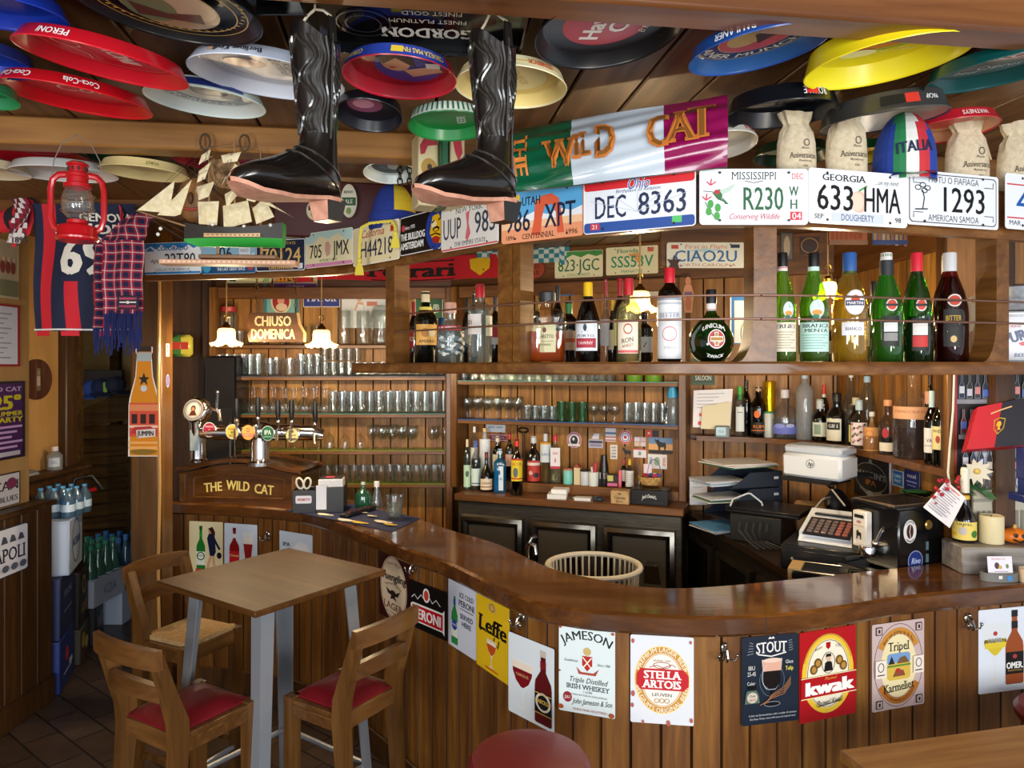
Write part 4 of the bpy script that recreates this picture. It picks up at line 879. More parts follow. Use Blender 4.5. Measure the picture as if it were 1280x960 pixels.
T = Matrix(((1,0,0,-.40),(0,-1,0,1.44),(0,0,-1,2.655),(0,0,0,1))); b = MB(); board(.34,.22,.004, M('3b3f42',.1,.8),.02, b); b.box((0,-.11,.008),(.3,.004,.02), M('3b3f42',.1,.8)); A = Art(b,.34,.22,170,110, rough=.15, lift=.0006); A.poly([(70,70),(110,60),(140,84),(96,90)], 'd8cc8a'); A.ell(110,74,26,20, 'e8c84a'); A.poly([(84,78),(92,60),(98,76),(112,80),(98,84),(92,98)], 'e8e0b8')
tag(b.build('beer_tray', T=T), 'grey mirror tray with a gold star above the first boot', 'tray', 'trays hung under the ceiling')
# ================================================================ cowboy boots
LEA = M('141210',.2,0,.5); LEA2 = M('1d1a17',.35,0,.2); SOLE = noisy('worn_sole', [(.3, 'b07a64'),(.7, 'd29c84')],30,.7)
STI = M('2b2824',.16,0,.5)
RINGS = [((.062,.356),(-.062,.352),.054),((.058,.29),(-.059,.29),.050),((.050,.21),(-.052,.21),.044),((.045,.155),(-.047,.148),.040),((.052,.128),(-.051,.10),.038),((.068,.116),(-.057,.062),.040),((.094,.104),(-.056,.034),.041),((.122,.091),(-.02,.028),.043),((.154,.079),(.045,.024),.046),((.188,.068),(.105,.017),.048),((.216,.057),(.155,.015),.044),((.238,.044),(.195,.015),.033),((.25,.027),(.228,.017),.013)]
def ringpts(F_, B_, hw, n=20, e=1.0):
    c = ((F_[0]+B_[0])/2,(F_[1]+B_[1])/2); d = ((F_[0]-B_[0])/2,(F_[1]-B_[1])/2)
    return [Vector((c[0]+d[0]*cos(2*pi*k/n)*e, hw*e*sin(2*pi*k/n), c[1]+d[1]*cos(2*pi*k/n)*e)) for k in range(n)]
def shaftpt(a, z, e=1.012):
    for (F0, B0, h0),(F1, B1, h1) in zip(RINGS, RINGS[1:]):
        if F0[1] >= z >= F1[1] or z >= F0[1]:
            t = (F0[1]-z)/(F0[1]-F1[1]); q = max(0, min(1, t)); fx, bx, hw = F0[0]+(F1[0]-F0[0])*q, B0[0]+(B1[0]-B0[0])*q, h0+(h1-h0)*q
            return Vector(((fx+bx)/2+(fx-bx)/2*cos(a)*e, hw*sin(a)*e, z))
def boot(label, T, strap_top):
    r = E('cowboy_boot', label, 'boot', T=T, group='boots hung from the ceiling'); b = MB(); rows = [ringpts(*q) for q in RINGS]
    for k, v in enumerate(rows[0]): v.z += .018*cos(2*2*pi*k/20)-.004    # scalloped top line
    b.grid(rows, LEA, closed=True); inner = [Vector((v.x*.95, v.y*.95, v.z-.002)) for v in rows[0]]; low = [Vector((v.x*.72, v.y*.72,.24)) for v in rows[0]]
    b.grid([rows[0], inner, low], LEA2, closed=True); b.add([rows[-1][k] for k in range(20)], [tuple(range(20))], LEA); upo = b.build('upper', r)
    b = MB(); out = []
    for x, hw in ((-.06,.012),(-.052,.026),(-.03,.034),(.0,.032),(.04,.030),(.08,.036),(.12,.045),(.16,.047),(.20,.042),(.23,.030),(.25,.014),(.255,.004)): out.append((x, hw))
    def sz(x): return .026-.016*min(1, max(0,(x+.0)/.12)) + (.016*max(0,(x-.2)/.055) if x > .2 else 0)
    b.grid([[(x,-w, sz(x)),(x, w, sz(x)),(x, w, sz(x)-.008),(x,-w, sz(x)-.008)] for x, w in out], SOLE, closed=True); b.build('sole', r)
    b = MB(); P4 = [(-.058,.032),(.004,.032)]
    b.add([(-.058,-.03,.022),(.006,-.032,.022),(.006,.032,.022),(-.058,.03,.022),(-.046,-.024,-.022),(-.002,-.025,-.022),(-.002,.025,-.022),(-.046,.024,-.022)], [(0,1,2,3),(4,7,6,5),(0,4,5,1),(1,5,6,2),(2,6,7,3),(3,7,4,0)], LEA2); b.add([(.0065,-.031,.022),(.0065,.031,.022),(-.0015,.024,-.021),(-.0015,-.024,-.021)], [(0,1,2,3)], SOLE); b.build('heel', r)
    b = MB()
    for side in (1,-1):
        for k in range(6):      # nested flame stitching on each side of the shaft
            pts = []
            for i in range(22):
                t = i/21; z = .16+.17*t; a = side*(pi/2+(1.15-.2*k)*sin(pi*t*1.0)*(.5+.5*cos(t*9+k))*(.9)); pts.append(shaftpt(a, z))
            b.tube(pts,.0034, STI,4)
            pts = [shaftpt(side*(pi/2-(.25+.2*k)*(1+.25*sin(14*t/21))),.15+.19*t/21) for t in range(22)]; b.tube(pts,.0030, STI,4)
        b.tube([shaftpt(side*pi/2+.0,.14+.21*i/12,1.02) for i in range(13)],.003, LEA2,5)
    for q in (5,6): b.tube([v for v in ringpts(*RINGS[q],20,1.015)[-9:]+ringpts(*RINGS[q],20,1.015)[:10]],.0026, STI,5)
    b.build('stitching', upo)
    for side in (1,-1):
        b = MB(); rows = []
        for i in range(9):
            a = pi*i/8; rows.append([(-.012, side*(.052+.006*sin(a)),.33+.055*sin(a)+.0),(.012, side*(.052+.006*sin(a)),.33+.055*sin(a))])
        b.grid([[(x0, side*.056-side*.008*(i/8),.335+.05*sin(pi*i/8)) for x0 in (-.012,.012)] for i in range(9)], LEA2); b.build('pull_strap', upo)
    b = MB(); b.tube([(0,.05,.385),(.004,.03,.40),(0,0,.40+strap_top*.5),(0,0,.40+strap_top)],.003, M('cfc5b0',.8),5); b.tube([(0,-.05,.385),(.004,-.02,.40),(0,0,.40+strap_top*.5)],.003, M('cfc5b0',.8),5); b.build('cord', r); return r
def bootT(px, py, Y, yaw, pitch=0, k=1.0):
    p = P(px, py, Y); return Matrix.Translation(p) @ Matrix.Rotation(radians(yaw),4, 'Z') @ Matrix.Rotation(radians(pitch),4, 'Y') @ Matrix.Diagonal((k, k, k*1.14,1))
boot('black leather cowboy boot hanging above the model ship', bootT(400,262,1.50,240,2,.88),.02)
boot('black leather cowboy boot hanging in front of the painted flag sheet', bootT(621,264,1.54,226,2,.88),.05)
# ================================================================ red hurricane lantern
RED = M('b9121c',.3,0,.4)
p = P(97,302,2.22); ln = E('hurricane_lantern', 'red hurricane lantern hung by its wire from the ceiling beam', 'lantern', T=Matrix.Translation(p) @ Matrix.Rotation(radians(18),4, 'Z') @ Matrix.Diagonal((.86,.86,.98,1)))
k = .34/134*1.0; b = MB()
b.lathe([(.0005,0),(.062,0),(.069,.006),(.070,.012),(.064,.02),(.064,.04),(.058,.048),(.03,.052),(.0005,.052)], RED,28); b.lathe([(.03,.052),(.034,.056),(.034,.066),(.026,.07),(.0005,.07)], RED,24); b.build('fuel_tank', ln)
b = MB(); b.lathe([(.030,.072),(.046,.088),(.052,.11),(.051,.13),(.044,.155),(.036,.168)], glass('f4f4f0',.10,.6),26); b.build('globe', ln)
b = MB(); b.lathe([(.036,.166),(.044,.168),(.044,.18),(.034,.184),(.034,.2),(.038,.202),(.038,.212),(.030,.216),(.030,.236),(.036,.238),(.036,.243),(.024,.25),(.0005,.252)], RED,24)
for a in range(10): b.box((.0305*cos(a*.628),.0305*sin(a*.628),.226),(.006,.006,.012), BLK)
b.build('chimney', ln)
for s in (-1,1):
    b = MB(); b.tube([(s*.05,0,.03),(s*.074,0,.044),(s*.084,0,.075),(s*.084,0,.16),(s*.078,0,.19),(s*.06,0,.206),(s*.034,0,.21)],.0105, RED,8); b.build('side_tube', ln)
b = MB()
for z, r in ((.10,.055),(.14,.053)): b.tube([(r*cos(a*pi/12), r*sin(a*pi/12), z+.02*sin(a*pi/12)) for a in range(25)],.0014, CHROME,5)
b.build('guard_wire', ln)
b = MB(); b.tube([(-.084,0,.17),(-.074,0,.25),(-.05,0,.305),(0,0,.335),(.04,0,.315),(.07,0,.26),(.084,0,.17)],.0018, M('c9c4b8',.3,.8),5); b.build('bail_handle', ln)
# ================================================================ model sailing ship
kx = 2.34/F; org = P(288,333,2.34)
ship = E('model_ship', 'wooden model sailing ship with cream sails and green hull, hung under the beam', 'model ship', org, radians(4))
def L(px, py, y=0.0): return Vector(((px-288)*kx, y,(333-py)*kx))
HULL = M('2b2722',.5); SAIL = noisy('sail_cloth', [(.35, 'd8c79a'),(.65, 'ece0bc')],60,.8); SPAR = wood('spar_wood', '6b4a2c', '8f6a44', 'b08a5e', 'z',.5,41); PALE = M('d8b07a',.5)
b = MB(); rows = []
for i in range(15):
    t = i/14; x = 232+122*t; hw = .034*sin(min(1, t*1.6+.04)*pi/2)*(1 if t < .85 else 1-.25*(t-.85)/.15); zt = 286-6*(abs(t-.5)*2)**2*1.2; zb = 309-(7*(1-t*8) if t < .12 else 0)
    rows.append([L(x, zt,-hw), L(x,299,-hw*.96), L(x,303,-hw*.8), L(x, zb,-.004), L(x, zb,.004), L(x,303, hw*.8), L(x,299, hw*.96), L(x, zt, hw)])
b.grid([r[0:2] for r in rows], HULL); b.grid([r[6:8] for r in rows], HULL); b.grid([r[1:7] for r in rows], M('2f9a3a',.4)); b.grid([[r[0], r[7]] for r in rows], W_CANX); b.add([rows[-1][i] for i in range(8)], [tuple(range(8))], M('2f9a3a',.4)); b.add([rows[0][i] for i in range(8)], [tuple(range(8))], HULL)
b.grid([[r[0]+(r[1]-r[0])*f-Vector((0,.0012,0)) for f in (.62,.92)] for r in rows[3:12]], PALE)
for i in range(14): b.box(L(260+i*5.4,296,-.0355),(.004,.002,.003), HULL)
b.build('hull', ship)
b = MB()
for px, top in ((262,181),(293,178),(325,183)): b.tube([L(px,290), L(px, top)], [.0048,.002], SPAR,7)
b.tube([L(236,284), L(174,265)], [.004,.002], SPAR,6)
for px, y, w in ((262,198,10),(262,232,16),(262,256,22),(293,192,14),(293,228,18),(293,258,26),(325,206,10),(325,236,16),(325,258,22)): b.tube([L(px-w/2, y+1,-.006), L(px+w/2, y-1,-.006)],.0016, SPAR,5)
mst = b.build('mast_group', ship)
def sail(pts, bel=.02):
    mx_, my_ = sum(q[0] for q in pts)/4, sum(q[1] for q in pts)/4; pts = [(mx_+(x-mx_)*1.22, my_+(y-my_)*1.2) for x, y in pts]
    a, c, d, e = [L(*q) for q in pts]; b = MB(); rows = []
    for i in range(6):
        u = i/5; row = []
        for j in range(6):
            v = j/5; p = (a*(1-v)+c*v)*(1-u)+(e*(1-v)+d*v)*u; p = p+Vector((0,-.010-bel*sin(pi*u)*sin(pi*v),0)); row.append(p)
        rows.append(row)
    b.grid(rows, SAIL); b.build('sail', mst)
sail([(252,256),(273,255),(271,280),(253,279)]); sail([(283,260),(308,254),(312,276),(284,284)],.026); sail([(318,262),(330,250),(340,270),(322,278)]); sail([(250,236),(268,230),(262,246),(252,250)]); sail([(284,244),(304,232),(296,246),(286,258)]); sail([(252,216),(264,206),(258,224),(250,228)],.008); sail([(255,196),(264,190),(262,200),(252,206)],.006); sail([(280,196),(300,192),(296,202),(282,204)],.012); sail([(280,232),(294,208),(304,214),(284,222)],.012)
sail([(182,264),(219,233),(213,268),(206,266)],.006); sail([(205,269),(239,232),(228,268),(222,270)],.006); sail([(326,252),(360,268),(366,272),(332,250)],.004); sail([(312,240),(326,246),(318,252),(310,250)],.004)
b = MB()
for a, c in (((174,265),(262,181)),((190,270),(262,200)),((174,265),(262,215)),((250,284),(293,190)),((276,284),(293,190)),((308,286),(325,190)),((340,286),(325,190)),((340,284),(365,262)),((262,184),(293,182)),((293,182),(325,186)),((174,265),(232,300)),((196,272),(232,292)),((280,286),(262,190)),((246,286),(262,190)),((325,186),(352,282))):
    for y in (-.02,.02): b.tube([L(*a,0), L(*c, y)],.0006, M('3a2e22',.8),3)
b.build('rigging', ship)
b = MB(); b.box(L(288,329),(165*kx,.06,6*kx), M('c99a7c',.5), bev=.002); b.box(L(299,322),(94*kx,.05,5*kx), W_CANX, bev=.002)
for px in (273,326): b.tube([L(px,320), L(px,312), L(px,307)], [.006,.004,.007], SPAR,8)
for i in range(26): b.box(L(212+i*6,329,-.0305),(3.4*kx,.001,2.2*kx), M('e0c4a4',.6))
b.build('display_base', ship)
b = MB()
for px in (257,305):
    b.tube([L(px+11*cos(a*pi/8)*.55,178-11*sin(a*pi/8)*.9,0) for a in range(-5,12)],.0035, M('6a5a48',.3,.6),6); b.tube([L(px,186), L(px+4,215), L(px+2,285)],.0008, M('3a2e22',.8),3)
b.build('hanging_hook', ship)
for px, py in ((208,289),(205,296),(270,283),(308,285),(340,283)):
    b = MB(); b.ball(L(px, py,-.03),.006, M('e8e4da',.3),8); b.build('fitting', ship)
b = MB(); RB = noisy('rope_ball', [(.35, '5a3c22'),(.65, 'b89468')],30,.9,.9); b.ball((0,0,0),.054, RB,18)
for k in range(9):
    a = k*.7; b.tube([(.056*cos(t_*.35)*cos(a),.056*cos(t_*.35)*sin(a)*cos(k),.056*sin(t_*.35)) for t_ in range(19)],.004, M('a88458',.9),5)
b.tube([(0,0,.05),(0,0,.19)],.002, M('3a2e22',.8),4); tag(b.build('rope_ball', loc=P(281,214,2.52)), 'ball of knotted brown rope hanging behind the sails of the model ship', 'ornament')
b = MB(); b.ball((0,0,0),.075, wood('mask_wood', '3a2012', '6a4424', '9a6c3c', 'z',.5,43),18,(.85,.4,1.1)); b.ball((0,-.03,.0),.014, M('6a4424',.5),8,(.8,1,1.6)); b.ball((-.026,-.026,.025),.012, M('d0a878',.5),8); b.ball((.026,-.026,.025),.012, M('d0a878',.5),8); b.tube([(-.03,-.024,-.035),(0,-.03,-.042),(.03,-.024,-.035)],.006, M('b8503a',.5),6); b.tube([(0,0,.08),(0,0,.22)],.002, M('3a2e22',.8),4)
tag(b.build('carved_mask', loc=P(243,250,2.62)), 'brown carved face ornament hanging behind the bow of the model ship', 'ornament')
# ================================================================ painted flag sheet over the plates
def flag_fm(X, Y, z):
    u, v = X/1.0+.5, Y/1.0+.5
    tl, tr, br, bl = P(642,162,2.26), P(909,119,1.99), P(909,208,1.90), P(642,240,2.10)
    p = (tl*(1-u)+tr*u)*v+(bl*(1-u)+br*u)*(1-v)
    bul = .045*sin(pi*v)+.006*sin(v*17+u*5+2.2*sin(u*5))*(.35+abs(u-.45))+.003*sin(v*31-u*9)
    n = Vector((-.25,-1,.1)); n.normalize(); return p+n*(bul+z)
b = MB(); rows = []
cols = []
NU, NV = 70,26
g = [[flag_fm(i/NU-.5, j/NV-.5,0) for j in range(NV+1)] for i in range(NU+1)]
gc = [M('0d5a3c',.16,0,.5), M('c9d6e2',.16,0,.5), M('8a1250',.16,0,.5)]
cuts = [0, int(NU*.30), int(NU*.735), NU]
for q in range(3): b.grid(g[cuts[q]:cuts[q+1]+1], gc[q])
bk = [[p+Vector((.004,.012,0)) for p in r] for r in g]; b.grid(bk, M('55504a',.5))
A = Art(b,1,1,266,84, None, rough=.3, lift=.0008, sphere=flag_fm)
OR = 'd8803a'; A.z = .0045
A.text('THE',14,44,17, OR, w=50, rot=90, b=.035, serif=1)
for s, x, y, h, w in (('W',66,49,32,38),('I',88,44,30,8),('L',99,42,30,13),('D',123,41,40,27),('C',187,40,38,27),('A',213,38,38,31),('T',237,36,40,29)): A.text(s, x, y, h, OR, w=w, b=.05, serif=1); A.text(s, x, y, h*.93, '8a5a2a', w=w*.9, b=.02)
tag(b.build('flag_sheet'), 'glossy tin sheet painted with a green white and maroon flag above the plates', 'painted sheet')
# ================================================================ cloth bags and hats on top of the canopy
BAG = noisy('canvas_cloth', [(.3, 'bfae90'),(.7, 'd6c8ac')],80,.9,.4)
def bag(label, px, top, bot, w, Y, seed, side=1):
    rnd = random.Random(seed); zb = 2.411; c = P(px, bot, Y); hh = H-(top-HY)/F*Y-zb; R = w/2*Y/F
    r = E('cloth_bag', label, 'cloth bag',(c.x, Y, zb),0, 'cloth bags on the canopy'); b = MB()
    prof = [(.0005,0),(R*.9,.002),(R*1.0,.02),(R*1.02, hh*.3),(R*.98, hh*.55),(R*.8, hh*.72),(R*.62, hh*.80),(R*.60, hh*.83),(R*.76, hh*.91),(R*.86, hh*1.0),(R*.6, hh*.98),(R*.3, hh*.9)]
    rows = []
    for i,(rr, z) in enumerate(prof):
        row = []
        for k in range(26):
            a = 2*pi*k/26; wv = 1+(.02+.10*(z > hh*.7))*sin(a*(3 if z < hh*.7 else 7)+seed+i*.6)
            row.append((rr*wv*cos(a), rr*.62*wv*sin(a), z*(1+.02*sin(a*2+seed)*(z > hh*.9))))
        rows.append(row)
    b.grid(rows, BAG, closed=True); b.build('sack', r)
    b = MB(); b.tube([(R*.5*cos(a*pi/8), R*.33*sin(a*pi/8), hh*.815+.003*sin(a)) for a in range(17)],.003, M('b8a684',.9),5); b.tube([(side*R*.5,-R*.1, hh*.81),(side*R*.75,-R*.2, hh*.7),(side*R*.95,-R*.3, hh*.42)],.0025, M('b8a684',.9),5); b.build('drawstring', r)
    b = MB(); A = Art(b, R*2, hh,100,150, Matrix.Translation((0,0, hh/2)) @ Matrix(((1,0,0,0),(0,0,-1,0),(0,1,0,0),(0,0,0,1))), rough=.8, lift=.0004, sphere=lambda X, Y_, z: Vector((X, Y_, sqrt(max(.05,1-(X/(R*1.06))**2))*R*.655+z)))
    A.ring(66,72,8,8,2, '5a5048'); A.text('Rum',62,84,5, '5a5048', w=22, sh=.3); A.text('Aniversario',58,100,12, '4a4038', w=70, serif=1); A.text('Reserva',62,112,5, '5a5048', w=34); A.text('· 700 ·',62,124,4, '5a5048', w=24); b.build('print', r); return r
bag('cream cloth drawstring bag, leftmost of the bags above the plates',995,142,212,48,2.06,1,-1)
bag('cream cloth drawstring bag between the leftmost bag and the cap',1058,137,212,50,2.06,2,-1)
bag('cream cloth drawstring bag just beyond the blue cap',1209,151,216,52,2.18,3)
bag('cream cloth drawstring bag at the right edge, cut by the frame',1272,155,220,48,2.24,4)
BLU = M('1f3f9a',.7); 
def cap_thing(label, px, top, Y, w, cols, word=None, rz=0, brim='1f3f9a', zb=2.411, brimdir=1, beanie=False):
    p = P(px, top, Y); hh = p.z-zb; R = w/2*Y/F
    r = E('baseball_cap' if not beanie else 'wool_hat', label, 'hat',(p.x, Y, zb), radians(rz)); b = MB(); n = 32; rows = []
    for i in range(9):
        th = pi/2*i/8; rows.append([Vector((R*cos(th)*cos(2*pi*k/n), R*1.05*cos(th)*sin(2*pi*k/n), hh*.25+hh*.75*sin(th))) for k in range(n)])
    rows = [[Vector((v.x, v.y,0.0)) for v in rows[0]]]+rows
    for i in range(len(rows)-1):
        for k in range(n):
            k2 = (k+1) % n; xm = (rows[i][k].x+rows[i][k2].x)/2/R; ym = (rows[i][k].y)
            b.add([rows[i][k], rows[i][k2], rows[i+1][k2], rows[i+1][k]], [(0,1,2,3)], cols(xm, ym))
    b.ball((0,0, hh),.007, cols(.9,0),8)
    if word:
        A = Art(b, R*2, hh,100,100, Matrix.Translation((0,0, hh/2)) @ Matrix(((1,0,0,0),(0,0,-1,0),(0,1,0,0),(0,0,0,1))), rough=.7, sphere=lambda X, Y_, z: Vector((X, Y_, R*1.06*sqrt(max(.05,1-(X/R)**2))*sqrt(max(.1,1-max(0,(Y_+hh/2-hh*.25)/(hh*.75))**2))+.001+z)))
        A.text(word,54,58,15, '16224a', w=58, b=.03, rot=-4)
    b.build('crown', r)
    if not beanie:
        b = MB(); rows = []
        for i in range(5):
            t = i/4; rows.append([Vector((R*(1.0+.0*t)*sin(a)*(1-.12*t),-R*1.03*cos(a)-t*.06*cos(a*.8),.012-t*.02+.014*abs(sin(a)))) for a in [(-1.25+2.5*k/14) for k in range(15)]])
        for i in range(4):
            for k in range(14): b.add([rows[i][k], rows[i][k+1], rows[i+1][k+1], rows[i+1][k]], [(0,1,2,3)], cols(rows[i][k].x/R,-1))
        b.build('peak', r)
    else:
        b = MB(); b.lathe([(R*1.02,0),(R*1.1,.01),(R*1.1, hh*.3),(R*1.03, hh*.36)], M(brim,.9),28); b.build('cuff', r)
    return r
def itcol(x, y):
    if y > .2: return BLU
    x += .06
    return M('1f7a4a',.7) if -.42 < x < -.05 else M('dfe0dc',.7) if -.05 <= x < .27 else M('c02a34',.7) if .27 <= x < .62 else BLU
cap_thing('blue cap with green white and red stripes among the cloth bags',1130,141,2.10,72, itcol, 'ITALIA',-14)
cap_thing('blue wool hat with a yellow panel on the canopy near the second boot',492,229,2.84,56, lambda x, y: M('d8bc2a',.9) if .12 < x and y < .05 else M('20378c',.9), None,0, '20378c', beanie=True)
# ================================================================ bottles
KIND = {'std': [(.0,.0),(.93,0),(1,.015),(1,.58),(.93,.65),(.62,.73),(.38,.79),(.33,.97),(.38,.975),(.38,1)],
 'slope': [(0,0),(.94,0),(1,.02),(1,.42),(.95,.52),(.76,.65),(.47,.78),(.36,.85),(.33,.97),(.36,.975),(.36,1)],
 'sq': [(0,0),(.95,0),(1,.02),(1,.66),(.95,.71),(.62,.76),(.40,.79),(.36,.83),(.34,.97),(.40,.975),(.40,1)],
 'round': [(0,0),(.48,0),(.72,.04),(.93,.14),(1,.27),(.95,.38),(.78,.49),(.5,.59),(.28,.66),(.22,.71),(.22,1)],
 'dec': [(0,0),(.9,0),(1,.04),(1,.44),(.94,.53),(.7,.63),(.36,.71),(.24,.76),(.22,.98),(.26,1)],
 'gin': [(0,0),(.92,0),(1,.03),(1,.50),(.93,.60),(.6,.69),(.40,.73),(.38,.97),(.44,1)],
 'bulb': [(0,0),(.9,0),(1,.08),(.98,.35),(.8,.5),(.42,.62),(.26,.72),(.24,.97),(.3,1)],
 'tall': [(0,0),(.95,0),(1,.015),(1,.70),(.9,.76),(.5,.82),(.36,.86),(.34,1)],
 'beer': [(0,0),(.93,0),(1,.02),(1,.46),(.9,.56),(.62,.68),(.42,.80),(.36,.96),(.42,.965),(.42,1)]}
def krad(prof, f):
    for (r0, z0),(r1, z1) in zip(prof, prof[1:]):
        if z0 <= f <= z1 and z1 > z0: return r0+(r1-r0)*(f-z0)/(z1-z0)
    return prof[-1][0]
def sqlathe(b, prof, mat, sq, n=28, asp=1.0):
    rows = []
    for r, z, q in prof:
        row = []
        for k in range(n):
            a = 2*pi*k/n; c, s_ = cos(a), sin(a); e = 1/((abs(c)**q+abs(s_)**q)**(1/q)); row.append((r*e*c, r*e*s_*(1 if q <= 2.1 else asp), z))
        rows.append(row)
    b.grid(rows, mat, closed=True)
def LB(base, *items):
    def d(A):
        if base: A.rect(0,0, A.U, A.V, base)
        for it in items:
            k = it[0]
            if k == 't': A.text(it[1], it[2], it[3], it[4], it[5], w=it[6] if len(it) > 6 else None, b=.02, **(it[7] if len(it) > 7 else {}))
            elif k == 'r': A.rect(*it[1:6])
            elif k == 'e': A.ell(*it[1:6])
            elif k == 'o': A.ring(*it[1:7])
            elif k == 'p': A.poly(it[1], it[2])
            elif k == 'l': A.line(it[1], it[2], it[3])
    return d
def bottle(label, loc, h, R, kind, col, cap=None, labs=(), liq=None, group=None, sq=0, asp=1.0, body=.05, n=24, name='liquor_bottle', cat='bottle', yaw=0, clear=True):
    """loc = base centre; labs = (z0, z1, half_angle_deg, draw, yaw_deg) with z as fractions of h; liq = (colour, level)"""
    r = E(name, label, cat, loc,0, group); prof = KIND[kind]; b = MB()
    g = col if not isinstance(col, str) else glass(col, body)
    tc = Vector((-loc[0],-loc[1])).normalized(); ya = atan2(tc.x,-tc.y)
    q = [(rr*R, z*h,2 if (not sq or rr < .7) else sq) for rr, z in prof]
    if sq:
        sqlathe(b, q, g, sq, n, asp)
        b.v = [Matrix.Rotation(ya+radians(yaw),4, 'Z') @ v for v in b.v]
    else: b.lathe([(a, z) for a, z, _ in q], g, n)
    b.build('glass', r)
    if liq:
        b = MB(); lv = liq[1]; pr = [(a*.94, z*.985+.002, s) for (a, z, s) in q if z < lv*h]+[(krad(prof, lv)*R*.94, lv*h,2 if not sq or krad(prof, lv) < .7 else sq),(0, lv*h,2)]
        lm = liq[0] if not isinstance(liq[0], str) else glass(liq[0], liq[2] if len(liq) > 2 else .5,.3)
        if sq: sqlathe(b, pr, lm, sq, n, asp); b.v = [Matrix.Rotation(ya+radians(yaw),4, 'Z') @ v for v in b.v]
        else: b.lathe([(a, z) for a, z, _ in pr], lm, n)
        b.build('liquid', r)
    if cap:
        cc, z0 = cap[0], cap[1]; zt = cap[2] if len(cap) > 2 else 1.0; cr = max(krad(prof,(z0+1)/2),.2)*R*(cap[3] if len(cap) > 3 else 1.1); b = MB()
        b.lathe([(cr, z0*h),(cr, zt*h+.001),(cr*.9, zt*h+.004),(0, zt*h+.004)], M(cc,.4) if isinstance(cc, str) else cc,16); b.build('cap', r)
    for (z0, z1, ha, draw, ly) in labs:
        hh = (z1-z0)*h; zc = (z0+z1)/2*h; rm = max(krad(prof, z0+.01), krad(prof, z1-.01))*R
        n2 = Vector((sin(ya+radians(ly)),-cos(ya+radians(ly)))); b = MB()
        if sq and rm > .7*R:
            T = facing((n2.x*(R*asp+.0008), n2.y*(R*asp+.0008), zc), n2); A = Art(b,2*R*sin(radians(ha)), hh,100,100, T, rough=.6, lift=.0003)
        else:
            T = facing((0,0, zc), n2); A = Art(b,2*rm*radians(ha), hh,100,100, T, rough=.6, lift=.0001, cyl=rm+.0006)
        draw(A); b.build('label', r)
    return r
CS = {d: CC.off(-d) for d in (.10,.13,.16,.2,.24,.28)}
def up(px, ytop, w, kind, d=.13, *a, **k):
    """bottle standing on the canopy shelf under column px, its top at row ytop and w columns wide"""
    label = k.pop('label'); q = CS[d].hit(px); h = H-(ytop-HY)/F*q.y-SZ-.003; return bottle(label,(q.x, q.y, SZ+.001), h, w/2*q.y/F, kind, *a, group='bottles on the canopy shelf', **k)
WINE = '16201a'; AMB = 'c8581a'
up(517,378,12, 'std',.28, '1a0d12',('a8202c',.78), [(.25,.55,80, LB('b02a34',('t', 'ROSSO',50,50,24, 'e8d8c8',70)),0)], label='slim dark wine bottle with a red capsule at the left end of the shelf')
up(532,365,29, 'std',.13, '2c4a1c',('d8c9a0',.86), [(.25,.54,62, LB('e0a850',('e',42,40,16,22, 'b87830'),('e',70,40,14,20, 'e8d8b0'),('t', 'AMARO',50,82,15, '4a2a14',70)),8),(.74,.79,80, LB('d8c850'),0)],('0f0c0a',.66,.8), label='dark green bitter bottle with a broad orange label')
up(563,379,33, 'gin',.13, 'e4ecee',('d8a894',.84,1.0,1.2), [(.54,.62,70, LB('b8283a',('t', 'JUNIPER',50,50,60, 'f0e4e4',70)),-18),(.10,.50,80, LB(None, *[('e',8+(i*37) % 88,8+(i*53) % 86,4+(i % 3)*2,4+(i % 4)*2,('c8d0d0', '8a9aa0', 'e0dcd0', '6a7a84')[i % 4]) for i in range(46)]),0)],('d8e2e4',.55,.25), label='round clear gin bottle with a cork stopper and a red band')
up(600,356,30, 'sq',.13, 'dfe8ea',('c8202c',.84), [(.36,.62,52, LB('ece4dc',('t', 'GIN',36,40,24, '8a5a5a',40),('l', [(14,70),(60,66)],4, 'c87a7a')),-46),(.34,.60,30, LB('e8e4c8',('t', 'DRY',50,50,18, '6a6a4a',60)),58)],('e8f0f2',.68,.12), label='tall clear bottle with a red and white cap and a fan-shaped label')
up(552,398,22, 'gin',.28, '8aa8b8',('3a6a9a',.72), label='squat pale bottle with a blue top behind the cork-stoppered gin')
up(584,373,13, 'std',.28, '15181a',('202022',.8), [(.3,.5,70, LB('d8d4c8'),0)], label='thin black bottle behind the tall clear one, with a bare pale label')
up(592,366,10, 'std',.24, '14161a',('16161a',.84), label='thin black-necked bottle just left of the red and white cap')
up(619,372,14, 'std',.24, '2a2024',('4a4a50',.8), [(.28,.55,80, LB('c8384a',('r',0,60,100,40, 'e8e0d8')),0)], label='slim bottle with a pink and white label against the second post')
